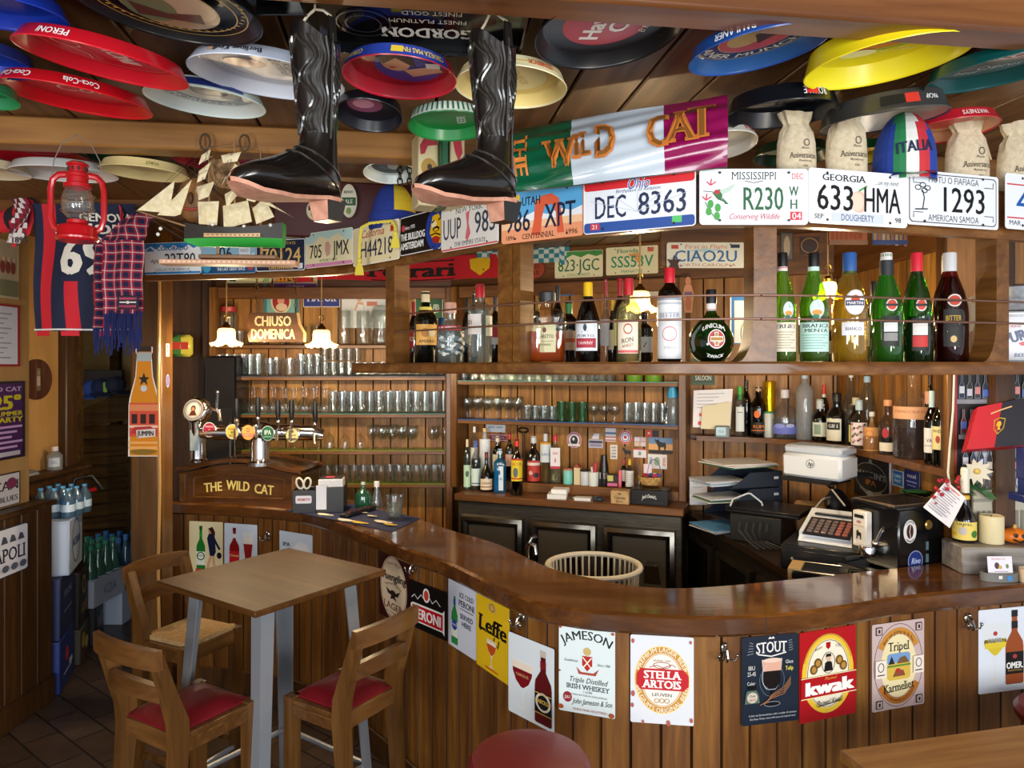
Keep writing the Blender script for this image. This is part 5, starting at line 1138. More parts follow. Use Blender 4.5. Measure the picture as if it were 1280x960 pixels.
# second bay
up(684,366,46, 'sq',.13, 'f6f2ea',('2b2c2e',.885,1.0,1.35), [(.14,.56,38, LB('cfc9a0',('e',50,24,9,9, '6a3a2a'),('t', 'AMARETTO',50,46,12, '3a3020',84),('r',10,62,80,2, '8a8460'),('t', 'ORIGINALE',50,74,7, '6a6448',60)),-12)],('c8540a',.44,.95), body=.0, sq=4.5, asp=.72, label='square almond liqueur bottle with a black cap and amber liquid')
up(735,354,31, 'slope',.13, '2a1408',('e2b81a',.80), [(.14,.52,62, LB('dfe6ee',('p', [(46,10),(54,10),(62,40),(50,34),(38,40)], '2a3a44'),('r',8,58,84,32, 'a82a3c'),('t', 'PORTO',50,50,9, '3a3a40',70),('t', 'TAWNY',50,74,10, 'f0d8d8',60)),-14)],('0c0605',.7,.8), label='dark port bottle with a yellow capsule and a white and red label')
up(786,349,31, 'std',.13, 'e6ead8',('c01f2c',.81), [(.10,.50,52, LB('efe2cc',('o',52,26,20,16,4, 'b8402c'),('t', 'RON',50,60,14, '4a3020',54, dict(rot=-8)),('t', 'ANEJO',50,76,9, '8a5a3a',50, dict(rot=-8)),('r',0,90,100,8, 'd86a6a')),-6)],('ece8c8',.72,.15), label='pale rum bottle with a red capsule in front of the lit pendant')
up(837,336,30, 'tall',.13, '2c2408',('c8182c',.85,1.0,1.25), [(.03,.70,74, LB('e4e6ea',('r',0,2,100,4, '9aa0ac'),('r',0,10,100,3, 'b8bcc4'),('t', 'BITTER',50,30,8, 'a8aebc',70),('o',50,60,24,12,2, 'd88a94'),('t', '1860',50,82,5, 'b8bcc4',40)),0)],('100c06',.74,.8), label='tall bottle with a red cap and one large white label')
u = up(889,363,55, 'round',.13, '3f9a34',('14141a',.82), [(.72,.82,80, LB('e2dcd6',('r',0,80,100,12, 'b84a4a')),0)],('070605',.34,.9), label='round green flask bottle half full with a red cross badge')
q = CS[.13].hit(889); Ru = 55/2*q.y/F; hu = H-(363-HY)/F*q.y-SZ; b = MB(); nn = Vector((-q.x,-q.y)).normalized()
def orb(X, Y_, z): zc = .27*hu; r2 = krad(KIND['round'], max(0, min(.99,(zc+Y_)/hu)))*Ru+.001+z; a = X/Ru; t = Vector((-nn.y, nn.x)); return Vector((t.x*r2*sin(a)+nn.x*r2*cos(a), t.y*r2*sin(a)+nn.y*r2*cos(a), zc+Y_))
A = Art(b,2*Ru, hu*.6,100,100, None, rough=.4, lift=.0006, sphere=orb)
A.ell(62,44,19,22, 'ece8e4'); A.ell(62,44,17,19.5, 'b0202c'); A.rect(57,28,10,32, 'e8dcc8'); A.rect(48,38,28,12, 'e8dcc8'); A.rect(59,30,6,28, 'a8803a'); A.rect(50,40.5,24,7, 'a8803a')
A.text('UNICUM',56,13,10, 'e8e8e4', w=54, b=.04, up=lambda X: -.012*X*X); A.text('ZWACK',60,84,7, 'e8e8e4', w=40, b=.04, up=lambda X: .01*X*X); b.build('badge', u)
for px, top, w, kd, col, cap, lab, lb in ((672,376,12, 'slope', '3a6a2a', 'c8a040', None, 'green-necked bottle with a gold top behind the almond liqueur'),(697,358,15, 'std', '14161a', '2a2a2e', None, 'tall black bottle behind the almond liqueur cap'),
        (711,377,22, 'sq', '12181a', '3a8a4a', LB('e0c0a0',('r',0,40,100,20, 'd8682a')), 'dark squat bottle with an orange-striped label beside the port'),(757,350,17, 'bulb', 'd8ccc8', 'a02030', LB('e4e0e4'), 'clear bottle with a maroon cap between the port and rum'),
        (766,375,13, 'slope', '1a140c', 'e0b030', LB('d8cca8'), 'short dark bottle with a yellow neck between the port and rum'),(775,349,17, 'std', '16120f', 'b02030', LB('e6dc8a'), 'black bottle with a red cap close behind the rum'),
        (806,392,20, 'sq', '12100f', '1a1a1c', LB('dcdcd8',('t', '7',50,50,30, '1a1a1a')), 'black square bottle with a white label beside the tall red-capped one')):
    up(px, top, w, kd,.28, col,(cap,.80), [(.2,.52,70, lab,0)] if lab else [], label=lb)
# third bay
BIRD = (('e',50,46,44,40, 'c8dcd8'),('p', [(20,30),(50,14),(76,26),(60,36),(40,34)], '1f8a9a'),('e',50,62,30,12, 'd8943a'),('e',42,80,20,10, '3a8a6a'))
up(978,317,33, 'slope',.10, '98c83a',('101012',.875), [(.09,.36,64, LB('e6dcc4',('t', 'FERNET',54,14,13, '2a2a3a',84, dict(serif=1)), *[('r',10,32+k*9,80-(k % 3)*9,3, 'a89c84') for k in range(7)]),6),(.37,.56,26, LB(None, *BIRD),26),(.84,.88,80, LB('e8e0d8',('r',0,10,100,30, 'c87a7a')),0)],('15100a',.24,.9), body=.22, label='green herbal bitter bottle with a cream label, first of the third bay')
up(1017,317,36, 'slope',.10, '8cc43c',('101014',.875), [(.09,.36,66, LB('bfe0d4',('t', 'BRANCA',54,12,12, '23303f',84, dict(serif=1)),('t', 'MENTA',54,28,11, '23303f',70, dict(serif=1)), *[('r',10,42+k*9,80-(k % 3)*9,3, '7ab0a8') for k in range(6)]),6),(.37,.58,32, LB(None, *BIRD),14),(.84,.88,80, LB('bfe0d4'),0)],('0e0c08',.42,.9), body=.22, label='green bitter bottle with a mint label in front of the lit pendant')
MAR = (('e',50,50,48,48, 'd8d8e0'),('e',50,50,42,42, 'eef0f2'),('e',50,42,20,20, 'd8482a'),('r',6,42,88,20, '1c2c5a'),('t', 'MARTINI',50,52,11, 'f2f2f2',78))
up(1062,317,43, 'slope',.13, 'f0e48a',('2c5a9a',.82), [(.42,.66,34, LB(None, *MAR),18),(.24,.36,36, LB('e6e6ea',('t', 'BIANCO',50,50,26, '4a4a5a',70)),12)],('e6d25a',.66,.3), label='pale yellow vermouth bottle with a blue cap and a round label')
MINI = (('e',50,50,48,48, 'dcd8d0'),('e',50,50,38,38, 'c8402c'),('r',2,42,96,18, '1c1c2a'))
up(1108,317,38, 'slope',.13, '55b83a',('d6d6d6',.94,1.0), [(.46,.58,22, LB(None, *MINI),20),(.14,.42,30, LB('1a2018',('r',10,22,80,30, 'dfe2e4'),('r',10,56,80,26, '8a8a88')),16),(.80,.94,80, LB('1e2228'),0)],('3f9a2a',.40,.4), body=.2, label='bright green vermouth bottle with a silver cap')
up(1146,317,35, 'slope',.13, '52aa38',('d0283a',.80), [(.46,.58,22, LB(None, *MINI),18),(.10,.40,32, LB('141412',('r',6,16,88,36, 'e2dcd8'),('r',6,54,88,34, 'c02c28')),14)],('0b0a08',.42,.9), label='green vermouth bottle with a red capsule, dark below')
up(1187,317,42, 'slope',.13, '9a1626',('cdd0d2',.80), [(.50,.62,24, LB(None, *MINI),16),(.14,.48,30, LB('16120f',('t', 'BITTER',50,24,14, 'c8a030',80),('l', [(20,60),(80,40)],4, 'd8c8a0'),('e',50,80,16,9, 'd0b070')),12)],('4c0610',.78,.6), label='deep red bitter bottle at the right end of the third bay')
for px, top, w, col, cap, lb in ((1092,352,16, '16120f', '1a1a1a', 'black bottle behind the yellow vermouth'),(1180,321,14, 'c8b8b0', 'e0dcd4', 'clear necked bottle with a white cap behind the red bitter'),(1044,400,26, '18100e', '3a1a1a', 'low dark bottle with a red lid behind the mint-label bottle'),(1128,398,24, '1a1210', '2a1a1a', 'low dark bottle between the two green vermouths')):
    up(px, top, w, 'std',.28, col,(cap,.82), [(.2,.5,75, LB('d8d0cc'),0)], label=lb)
# carved heart tag on the post, tin box and felt hat in the last bay
q = CS[.16].hit(1214); T = facing((q.x, q.y, H-(398-HY)/F*q.y),(-.6,-1)); b = MB(); b.prism([(-.017,.045),(.0,.05),(.016,.04),(.017,.01),(.004,-.04),(-.006,-.045),(-.016,0)],.008, M('d9cba6',.6)); b.tube([(.004+.011*cos(a*pi/6),.058+.011*sin(a*pi/6),.004) for a in range(13)],.0045, M('d9cba6',.6),6)
tag(b.build('wooden_tag', T=T), 'pale carved wooden tag with a ring hanging by the last post', 'tag')
q = CS[.16].hit(1284); T = facing((q.x, q.y, SZ),(-.25,-1)); tb = E('tin_box', 'white tin box with blue and red lettering at the right end of the shelf', 'box', T=T); b = MB(); b.box((0,.08,-.06),(.17,.16,.14), M('dde1e6',.3), bev=.008); b.build('body', tb); b = MB(); b.box((0,.163,-.06),(.174,.014,.144), M('e6e9ec',.25), bev=.005); b.build('lid', tb)
b = MB(); A = Art(b,.16,.15,160,150, Matrix.Translation((0,.08,.0105)), rough=.3); A.text('DRINK',40,34,8, 'c83a4a', w=40); A.text('PURPLE',66,62,34, '1f2f6a', w=120, rot=-16, b=.05); A.poly([(50,90),(96,76),(120,96),(60,100)], 'c8303c'); A.text('BEER',60,130,12, '3a4a7a', w=44); b.build('lettering', tb)
hp = Vector((q.x+.03, q.y+.07, SZ+.172)); hat = E('felt_hat', 'grey felt hat with a dark band lying on the white tin box', 'hat', hp,.3); FELT = noisy('grey_felt', [(.3, '8c9098'),(.7, 'aeb2b8')],60,.9); b = MB()
rows = []
for rr, z in ((.125,.028),(.115,.012),(.09,.004),(.068,.008),(.064,.05),(.058,.085),(.03,.096),(.0,.088)): rows.append([(rr*1.1*cos(a*pi/14), rr*.9*sin(a*pi/14), z+(.018*abs(cos(a*pi/14))**2 if rr > .1 else 0)) for a in range(28)])
b.grid(rows, FELT, closed=True); b.build('felt', hat); b = MB(); b.lathe([(.068,.012),(.0665,.03)], M('2c2c30',.7),28, None,1.1,.9); b.build('hat_band', hat)
# ================================================================ pendant lamps
PET = [(-.001,.0)]
GLASSW = None
def lamp_glass():
    m, t, b, o = _nt('opal_petal_glass'); b.inputs['Base Color'].default_value = lin('ecc982'); b.inputs['Roughness'].default_value = .3
    b.inputs['Transmission Weight'].default_value = 0; N = t.nodes.new; tl = N('ShaderNodeBsdfTranslucent'); tl.inputs[0].default_value = lin('f2cf8a'); mx = N('ShaderNodeMixShader'); mx.inputs[0].default_value = .3
    t.links.new(b.outputs[0], mx.inputs[1]); t.links.new(tl.outputs[0], mx.inputs[2]); t.links.new(mx.outputs[0], o.inputs[0]); return m
OPAL = lamp_glass(); BULB = emit('ffe2a8',7)
def pendant(label, px, py, Y, w, lit=True, power=17):
    p = P(px, py, Y); R = w/2*Y/F
    r = E('pendant_lamp', label, 'pendant lamp', p,0, 'petal glass pendant lamps'); n = 40; rows = []
    for i,(rr, z) in enumerate(((.30,1.05),(.50,.98),(.56,.80),(.55,.5),(.60,.28),(.78,.10),(1.0,.0))):
        fl = (max(0, i-3)/3)**1.5; rows.append([(R*rr*(1+.10*fl*cos(6*2*pi*k/n))*cos(2*pi*k/n), R*rr*(1+.10*fl*cos(6*2*pi*k/n))*sin(2*pi*k/n), R*1.05*z+fl*R*.13*cos(6*2*pi*k/n)) for k in range(n)])
    b = MB(); b.grid(rows, OPAL if lit else M('8c8478',.3), closed=True); b.build('lamp_shade', r)
    b = MB(); b.lathe([(.0, R*1.5),(.009, R*1.5),(.012, R*1.38),(.020, R*1.3),(R*.33, R*1.1),(R*.33, R*1.02),(R*.2, R*1.0)], BRASS,20); b.build('socket', r)
    b = MB(); b.tube([(0,0, R*1.5),(0,0, ZC-p.z)],.0035, M('b8925a',.6),6)
    b.tube([(.012*cos(a*pi/6),0, R*1.5+.03+.016*sin(a*pi/6)) for a in range(13)],.0025, BRASS,5); b.build('cord', r)
    if lit:
        b = MB(); b.ball((0,0, R*.62), R*.30, BULB,14,(1,1,1.25)); b.build('bulb', r)
        l = bpy.data.lights.new('pendant_light', 'POINT'); l.energy = power; l.color = (1,.78,.48); l.shadow_soft_size = .03; o = bpy.data.objects.new('pendant_light', l); COL.objects.link(o); o.parent = r; o.location = (0,0,-R*.5)
    return r
pendant('lit petal glass pendant left of the hanging closing-day sign',283,431,4.0,38)
pendant('lit petal glass pendant right of the hanging closing-day sign',402,433,4.0,38)
pendant('lit petal glass pendant half hidden by the pale rum bottle',800,388,3.05,44, True,15)
pendant('lit petal glass pendant behind the mint-label bottle',1035,372,2.85,36, True,15)
pendant('unlit grey petal glass pendant beside the second canopy post',651,406,3.3,32, False)
# ================================================================ back bar: glass shelves, fridges
def onw(c, px, d): return c.off(d).hit(px)
def frame_on(c, px, d, z):
    q = onw(c, px, d); a, e = c.p[0], c.p[-1]; t = (e-a).normalized(); n = Vector((t.y,-t.x)); return Matrix(((t.x,0, n.x, q.x),(t.y,0, n.y, q.y),(0,1,0, z),(0,0,0,1)))
def unit(c, px0, px1, zs, z0, z1, name, label, depth=.2, mats=None, edges=()):
    a, e = onw(c, px0, depth), onw(c, px1, depth); t = (e-a).normalized(); n = Vector((t.y,-t.x)); w = (e-a).length; m = (a+e)/2
    T = Matrix(((t.x,-n.x,0, m.x),(t.y,-n.y,0, m.y),(0,0,1,0),(0,0,0,1)))   # local y runs into the wall
    r = E(name, label, 'shelf unit', T=T)
    for sx in (-1,1):
        b = MB(); b.box((sx*(w/2-.025), depth/2,(z0+z1)/2),(.05, depth-.01, z1-z0), W_CAN, bev=.006); b.build('side_post', r)
    for i, z in enumerate(zs):
        b = MB(); b.box((0, depth/2+.005, z-.014),(w-.1, depth-.02,.026), W_SHELF, bev=.004)
        if i in edges: b.box((0, depth/2, z+.001),(w-.1, depth-.03,.004), M(edges[i],.4))
        b.build('shelf', r)
    b = MB(); b.box((0,.05, z1-.04),(w-.1,.03,.08), W_SHELF, bev=.004); b.build('top_rail', r)
    return r
ZL = [2.03,1.81,1.55,1.297,1.066]
unit(BW,260,566, ZL,.3,2.43, 'glass_shelf_unit', 'tall wooden shelf unit of glassware behind the taps', edges={1: '2a4a6a',2: '4a8a84',3: '7a8a2a',4: '7a8a2a'})
ZR = [1.78,1.515]
unit(AW,562,858, ZR,1.05,2.43, 'glass_shelf_unit', 'wooden wall shelves of glasses above the steel fridge', edges={0: '6ab0b0',1: '2a6ab0'})
# drinkware meshes
def gm(prof, n=14, mat=None, handle=None):
    b = MB(); b.lathe(prof, mat or GL, n)
    if handle: b.tube(handle,.006, mat or GL,6)
    me = b.build('g'); d = me.data; bpy.data.objects.remove(me); return d
GREENG = glass('a8d8b0',.08,.5)
DW = {'tumbler': gm([(.0,0),(.030,0),(.033,.004),(.037,.095),(.0355,.095),(.031,.010),(0,.009)]),
 'highball': gm([(.0,0),(.028,0),(.030,.004),(.032,.15),(.0305,.15),(.028,.012),(0,.011)]),
 'stem_up': gm([(0,0),(.034,0),(.034,.002),(.006,.007),(.0045,.07),(.02,.085),(.038,.12),(.036,.17),(.031,.19),(.030,.19),(.035,.17),(.036,.12),(.018,.088),(0,.082)]),
 'stem_down': gm([(.033,0),(.037,.03),(.036,.07),(.018,.098),(.0045,.108),(.0045,.165),(.034,.172),(.034,.175),(0,.175)]),
 'goblet': gm([(0,0),(.036,0),(.036,.003),(.008,.008),(.007,.05),(.03,.062),(.047,.095),(.045,.13),(.038,.15),(.037,.15),(.044,.13),(.045,.095),(.02,.063),(0,.06)]),
 'small': gm([(0,0),(.024,0),(.028,.06),(.0265,.06),(.023,.007),(0,.006)]),
 'mug': gm([(0,0),(.040,0),(.042,.004),(.042,.125),(.040,.125),(.039,.012),(0,.011)],14, None, [(.041,0,.10),(.07,0,.105),(.078,0,.065),(.068,0,.03),(.041,0,.03)]),
 'jug': gm([(0,0),(.058,0),(.060,.005),(.062,.19),(.056,.215),(.050,.23),(.048,.23),(.059,.19),(.057,.012),(0,.011)],18),
 'cylinder': gm([(0,0),(.046,0),(.047,.004),(.047,.24),(.045,.24),(.044,.010),(0,.009)],16),
 'greenglass': gm([(0,0),(.026,0),(.034,.13),(.032,.13),(.025,.009),(0,.008)],14, GREENG)}
def glasses(c, z, px0, px1, n, kind, d=.12, name='glass', label='', cat='glass', group='', rows=2, jit=.006, k=1.0):
    rnd = random.Random(int(px0*7+z*100)); first = None
    for r in range(rows):
        for i in range(n):
            px = px0+(px1-px0)*(i+(.5 if r else .0)*.6)/max(1, n-1)
            if px > px1+4: continue
            q = onw(c, px, d-.075*r+rnd.uniform(-jit, jit)); o = bpy.data.objects.new(name, DW[kind]); COL.objects.link(o); o.location = (q.x, q.y, z+.004); o.rotation_euler = (0,0, rnd.uniform(0,6)); o.scale = (k, k, k*rnd.uniform(.97,1.03))
            tag(o, label, cat, group)
Gd = 'glassware on the shelf unit behind the taps'
glasses(BW, ZL[1],274,322,6, 'highball',.13, 'beer_glass', 'clear straight beer glass at the left of the second shelf', group='straight glasses left of the second shelf')
glasses(BW, ZL[1],338,362,2, 'mug',.12, 'beer_mug', 'clear handled beer mug on the second shelf', 'mug', 'beer mugs on the second shelf')
glasses(BW, ZL[1],376,396,3, 'highball',.13, 'beer_glass', 'clear straight glass right of the mugs on the second shelf', group='straight glasses right of the mugs')
glasses(BW, ZL[1],406,446,5, 'tumbler',.13, 'tumbler', 'clear tumbler on the second shelf, in the lower of two layers', group='stacked tumblers, lower layer')
glasses(BW, ZL[1]+.1,406,446,5, 'tumbler',.13, 'tumbler', 'clear tumbler stacked on another on the second shelf', group='stacked tumblers, upper layer', rows=1)
glasses(BW, ZL[1],456,552,10, 'tumbler',.13, 'tumbler', 'clear tumbler at the right of the second shelf', group='tumblers right on the second shelf')
glasses(BW, ZL[2],276,405,11, 'stem_down',.13, 'stem_glass', 'clear stemmed glass turned upside down on the third shelf', group='upturned stemmed glasses on the third shelf')
glasses(BW, ZL[2],416,554,13, 'highball',.13, 'highball_glass', 'tall clear highball glass on the third shelf', group='highball glasses on the third shelf')
glasses(BW, ZL[3],278,398,9, 'goblet',.12, 'goblet', 'clear beer goblet on the green-lined fourth shelf', group='goblets on the fourth shelf', rows=1)
glasses(BW, ZL[3],412,450,3, 'stem_down',.12, 'stem_glass', 'clear wine glass turned upside down on the fourth shelf', group='upturned wine glasses on the fourth shelf', rows=1)
glasses(BW, ZL[3],464,514,5, 'stem_up',.12, 'stem_glass', 'clear stemmed beer glass mid right on the fourth shelf', group='stemmed glasses on the fourth shelf', k=.85)
glasses(BW, ZL[3],540,556,2, 'stem_up',.12, 'stem_glass', 'clear stemmed glass by the right post of the fourth shelf', group='stemmed glasses by the right post', k=.8)
glasses(BW, ZL[4],366,554,18, 'tumbler',.12, 'tumbler', 'clear tumbler on the dim lowest shelf', group='tumblers on the lowest shelf', rows=1, k=1.25)
glasses(BW, ZL[0],430,454,2, 'cylinder',.12, 'measuring_cylinder', 'tall clear glass cylinder on the top shelf', 'glass', 'tall cylinders on the top shelf', rows=1)
glasses(BW, ZL[0],356,396,3, 'mug',.12, 'beer_mug', 'clear beer mug behind the hanging sign on the top shelf', 'mug', 'beer mugs on the top shelf', rows=1)
glasses(BW, ZL[0],300,330,3, 'tumbler',.12, 'tumbler', 'clear tumbler behind the hanging sign on the top shelf', 'glass', 'tumblers on the top shelf', rows=1)
j = bpy.data.objects.new('glass_jug', DW['jug']); COL.objects.link(j); q = onw(BW,286,.11); j.location = (q.x, q.y, ZL[0]+.004); tag(j, 'clear glass jug with a red lid on the top shelf behind the left pendant', 'jug')
b = MB(); b.lathe([(.05,.228),(.052,.232),(.052,.262),(.046,.266),(0,.266)], M('b03038',.4),18); b.build('lid', j)
j = bpy.data.objects.new('glass_jar', DW['jug']); COL.objects.link(j); q = onw(BW,476,.11); j.location = (q.x, q.y, ZL[0]+.004); j.scale = (1.25,1.25,1.05); tag(j, 'wide clear glass jar at the right end of the top shelf', 'jar')
b = MB(); b.lathe([(.049,.228),(.045,.25),(.02,.262),(.0,.264)], GL,18); b.build('lid', j)
glasses(AW, ZR[0],580,762,17, 'small',.12, 'shot_glass', 'small clear glass on the upper wall shelf over the fridge', group='small glasses on the upper wall shelf')
glasses(AW, ZR[1],584,646,6, 'stem_up',.12, 'stem_glass', 'clear stemmed glass at the left of the lower wall shelf', group='stemmed glasses left on the lower wall shelf', k=.8)
glasses(AW, ZR[1],658,690,4, 'tumbler',.12, 'tumbler', 'clear tumbler left of the green glasses on the lower wall shelf', group='tumblers left of the green glasses')
glasses(AW, ZR[1],702,728,3, 'greenglass',.13, 'green_glass', 'tall green tinted glass on the lower wall shelf', group='green tinted glasses', rows=1)
glasses(AW, ZR[1],742,768,3, 'goblet',.12, 'goblet', 'clear goblet right of the green glasses on the lower wall shelf', group='goblets on the lower wall shelf', rows=1, k=.85)
glasses(AW, ZR[1],784,828,5, 'highball',.12, 'highball_glass', 'clear highball glass at the right of the lower wall shelf', group='highballs on the lower wall shelf', k=.85)
gmug = M('6a9a2a',.35)
for px, lb in ((793, 'green lidded jar at the right of the upper wall shelf, left one'),(817, 'green lidded jar at the right of the upper wall shelf, right one')):
    q = onw(AW, px,.12); b = MB(); b.lathe([(0,0),(.045,0),(.05,.01),(.05,.06),(.03,.075),(0,.078)], gmug,18); tag(b.build('green_jar', loc=(q.x, q.y, ZR[0]+.004)), lb, 'jar')
q = onw(AW,841,.12); sh = E('cocktail_shaker', 'clear shaker bottle with a bright blue cap at the shelf end', 'shaker',(q.x, q.y, ZR[1]+.003)); b = MB(); b.lathe([(0,0),(.038,0),(.04,.005),(.038,.16),(.034,.17)], glass('dfe6ea',.3),18); b.build('body', sh); b = MB(); b.lathe([(.036,.168),(.036,.19),(.026,.22),(.026,.235),(0,.236)], M('2f9fd0',.35),18); b.build('cap', sh)
b = MB(); q = onw(AW,833,.12); b.lathe([(.0,0),(.022,0),(.008,.045),(.024,.10),(.023,.10)], CHROME,16); tag(b.build('jigger', loc=(q.x, q.y, ZR[1]+.003)), 'small steel double jigger beside the blue-capped shaker', 'jigger')
# steel three-door fridge counter on the angled wall
def ubox(c, px0, px1, d): 
    a, e = onw(c, px0, d), onw(c, px1, d); t = (e-a).normalized(); n = Vector((t.y,-t.x)); m = (a+e)/2
    return Matrix(((t.x,-n.x,0, m.x),(t.y,-n.y,0, m.y),(0,0,1,0),(0,0,0,1))),(e-a).length
FST = noisy('brushed_fridge_steel', [(.3, '6a665e'),(.7, '8e887c')],8,.3,.05,0,(1,1,12)); FST.node_tree.nodes['Principled BSDF'].inputs['Metallic'].default_value = .85
T, w = ubox(AW,572,852,.40); fr = E('fridge_counter', 'low steel bar fridge with three framed doors behind the counter', 'fridge', T=T)
b = MB(); b.box((0,.2,.5),(w,.38,1.0), FST, bev=.006); b.build('body', fr)
b = MB(); b.box((0,.19,1.03),(w+.03,.43,.045), W_SHELF, bev=.006); b.box((0,.31,1.08),(w,.18,.06), W_SHELF, bev=.004); b.build('worktop', fr)
for i in range(3):
    x = (i-1)*w*.328; dw = w*.30; b = MB(); pr = [(-dw/2,0),(dw/2,0),(dw/2,.80),(-dw/2,.80)]
    o_ = [(-dw/2,.10),(dw/2,.10),(dw/2,.92),(-dw/2,.92)]
    def rr(k, y): return [(x+sx*(dw/2-k), y,.51+sz*(.41-k)) for sx, sz in ((-1,-1),(1,-1),(1,1),(-1,1))]
    rings = [rr(0,.012), rr(.006,-.03), rr(.03,-.042), rr(.05,-.03), rr(.058,-.018)]; b.grid(rings, M('77736a',.22,1), closed=True); b.add(rings[-1], [(0,1,2,3)], M('5e5a52',.3,.45)); d_ = b.build('door', fr)
    b = MB(); b.add([(x-.07+.1,-.02,.60),(x+.03+.1,-.02,.60),(x+.02+.1,-.05,.71),(x-.06+.1,-.05,.71),(x-.05+.1,-.02,.73),(x+.01+.1,-.02,.73)], [(0,1,2,3),(3,2,5,4),(0,3,4),(1,5,2)], M('8a857c',.25,1)); b.build('handle', d_)
# bottles and clutter along the fridge top
FZ = 1.0525; FZB = 1.111
def fb(px, ytop, w, kind, *a, d=.13, z=None, **k):
    q = onw(AW, px, d); z = z if z is not None else (FZB if d < .19 else FZ); h = H-(ytop-HY)/F*q.y-z; return bottle(k.pop('label'),(q.x, q.y, z+.001), h, w/2*q.y/F, kind, *a, group='bottles on the fridge top', n=18, **k)
fb(584,550,9, 'tall', 'c8d8c4',('e0c8a8',.86), [(.06,.5,75, LB('b8d8b8',('e',50,40,20,14, '4a6a5a')),0)], d=.26, label='slim pale bottle with a mint label, first on the fridge')
fb(593,534,9, 'tall', 'e4e6e8',('e8e8e8',.9), [(.05,.6,80, LB('e8eaea'),0)], d=.12, label='tall white bottle wrapped at the neck, back left of the fridge')
fb(595,552,12, 'std', 'd8dcdc',('3a5ab0',.88), [(.1,.45,75, LB('cfe0d8',('r',10,84,80,6, '3a4a5a')),0)],('15100e',.64,.8), d=.25, label='clear bottle with a blue cap and dark liqueur')
fb(606,536,15, 'slope', 'e8ecef',('d8b878',.94), [(.04,.8,60, LB('e6e9ec'),0)], d=.12, body=.7, label='frosted white cone-shouldered bottle on the fridge')
fb(608,566,17, 'bulb', '5a1710',('7a2018',.86), [(.06,.34,60, LB('e2cdb0',('t', 'CORDON',50,40,20, '3a2014',70),('r',0,70,100,8, '6a3a2a')),0)], d=.27, label='squat brown orange-liqueur bottle with a cream label')
fb(622,546,14, 'sq', '23231c',('e0d8c0',.88), [(.2,.6,60, LB('d8d0a8'),0)], d=.14, label='dark bottle with a cream stopper behind the blue gin')
fb(625,562,16, 'sq', '2f9ac8',('c8d0d8',.90), [(.06,.62,40, LB('d4e4f0',('e',50,26,14,10, '3a5a7a'),('t', 'DRY GIN',50,52,9, '3a5a7a',70)),-10)], sq=5, asp=.7, d=.28, body=.4, label='square pale blue gin bottle with a white label')
fb(637,541,11, 'std', '20140f',('b02828',.86), [(.3,.55,70, LB('d8b0a0'),0)], d=.12, label='tall dark bottle with a red seal behind the yellow-label one')
fb(646,549,15, 'std', '1a1208',('d0281c',.87), [(.26,.66,66, LB('e2c81c',('r',0,0,100,8, 'b8301c'),('t', 'LICOR',50,24,12, 'b02a1c',74),('e',40,62,18,22, '5a6a6a'),('r',0,86,100,6, 'b8301c')),0)], d=.33, label='black bottle with a big yellow label and a red cap in front')
fb(667,546,17, 'gin', '5a6050',('d0d4d8',.86), [(.02,.48,66, LB('b8382c',('r',0,10,100,14, 'e0d0c8'),('e',30,60,14,10, 'e0b0a0'),('e',66,70,20,12, '2a2424')),0)], d=.12, label='grey-green bottle with a red printed lower half')
fb(682,543,14, 'tall', 'dcd4b8',('c8ccd2',.84), [(.42,.84,70, LB('d8e0e4',('r',0,0,100,10, 'e09a2a'),('t', 'BLANCO',50,60,12, '5a7a9a',64)),0)],('dcc890',.4,.3), d=.11, label='clear tequila bottle with an orange and white label')
fb(694,544,15, 'sq', 'dfe4d8',('c8283a',.87), [(.3,.74,54, LB('ece6e6',('t', 'GIN',50,26,12, 'c8506a',50),('e',50,60,6,12, 'c03040'),('r',0,88,100,12, 'c03040')),0)],('e8dcc0',.3,.2), d=.11, sq=4, asp=.75, label='clear square gin bottle with a red and white label')
def small(name, label, cat, px, z, d, build, c=AW, rz=0):
    q = onw(c, px, d); T = frame_on(c, px, d, z) @ Matrix.Rotation(-pi/2,4, 'X') @ Matrix.Rotation(rz,4, 'Z'); b = MB(); build(b); o = b.build(name, T=T); return tag(o, label, cat)
def jar(b, r, h, lidc, labc, lidh=.015): b.lathe([(0,0),(r*.95,0),(r,.005),(r, h),(r*.9, h+.005)], M(labc,.4),18); b.lathe([(r*.95, h+.004),(r*.98, h+lidh),(0, h+lidh+.002)], M(lidc,.4),18)
small('candle_jar', 'turquoise candle jar with a copper lid on the fridge ledge', 'jar',710, FZB,.13, lambda b: jar(b,.032,.085, 'b8806a', '7acbc0'))
def house(b): b.box((0,0,.055),(.04,.04,.11), M('d8c79a',.7)); b.prism([(-.024,0),(.024,0),(0,.025)],.046, M('9a4a34',.7), Matrix.Translation((0,.023,.11)) @ Matrix.Rotation(pi/2,4, 'X'))
small('toy_house', 'little cream house ornament with a red roof on the fridge ledge', 'ornament',722, FZB,.13, house)
small('spice_jar', 'clear screw-top jar with a black lid beside the little house', 'jar',731, FZB,.14, lambda b: jar(b,.03,.085, '26221f', 'c9ccd2'))
def pens(b): b.lathe([(0,0),(.03,0),(.034,.09),(.032,.09)], M('dfe4dc',.5),16); b.tube([(0,0,.02),(.016,-.004,.15)],.012, M('c23a50',.5),8); b.tube([(0,0,.02),(-.014,0,.12)],.007, M('d8d8d0',.5),8)
small('tool_cup', 'white cup holding a pink-handled tool', 'cup',742, FZB,.15, pens)
small('hip_flask', 'tall black flask with a silver band on the fridge ledge', 'flask',755, FZB,.14, lambda b: (b.lathe([(0,0),(.03,0),(.032,.01),(.03,.11),(.022,.17),(.020,.20),(0,.202)], M('141416',.3),18), b.lathe([(.0315,.05),(.031,.09)], CHROME,18)))
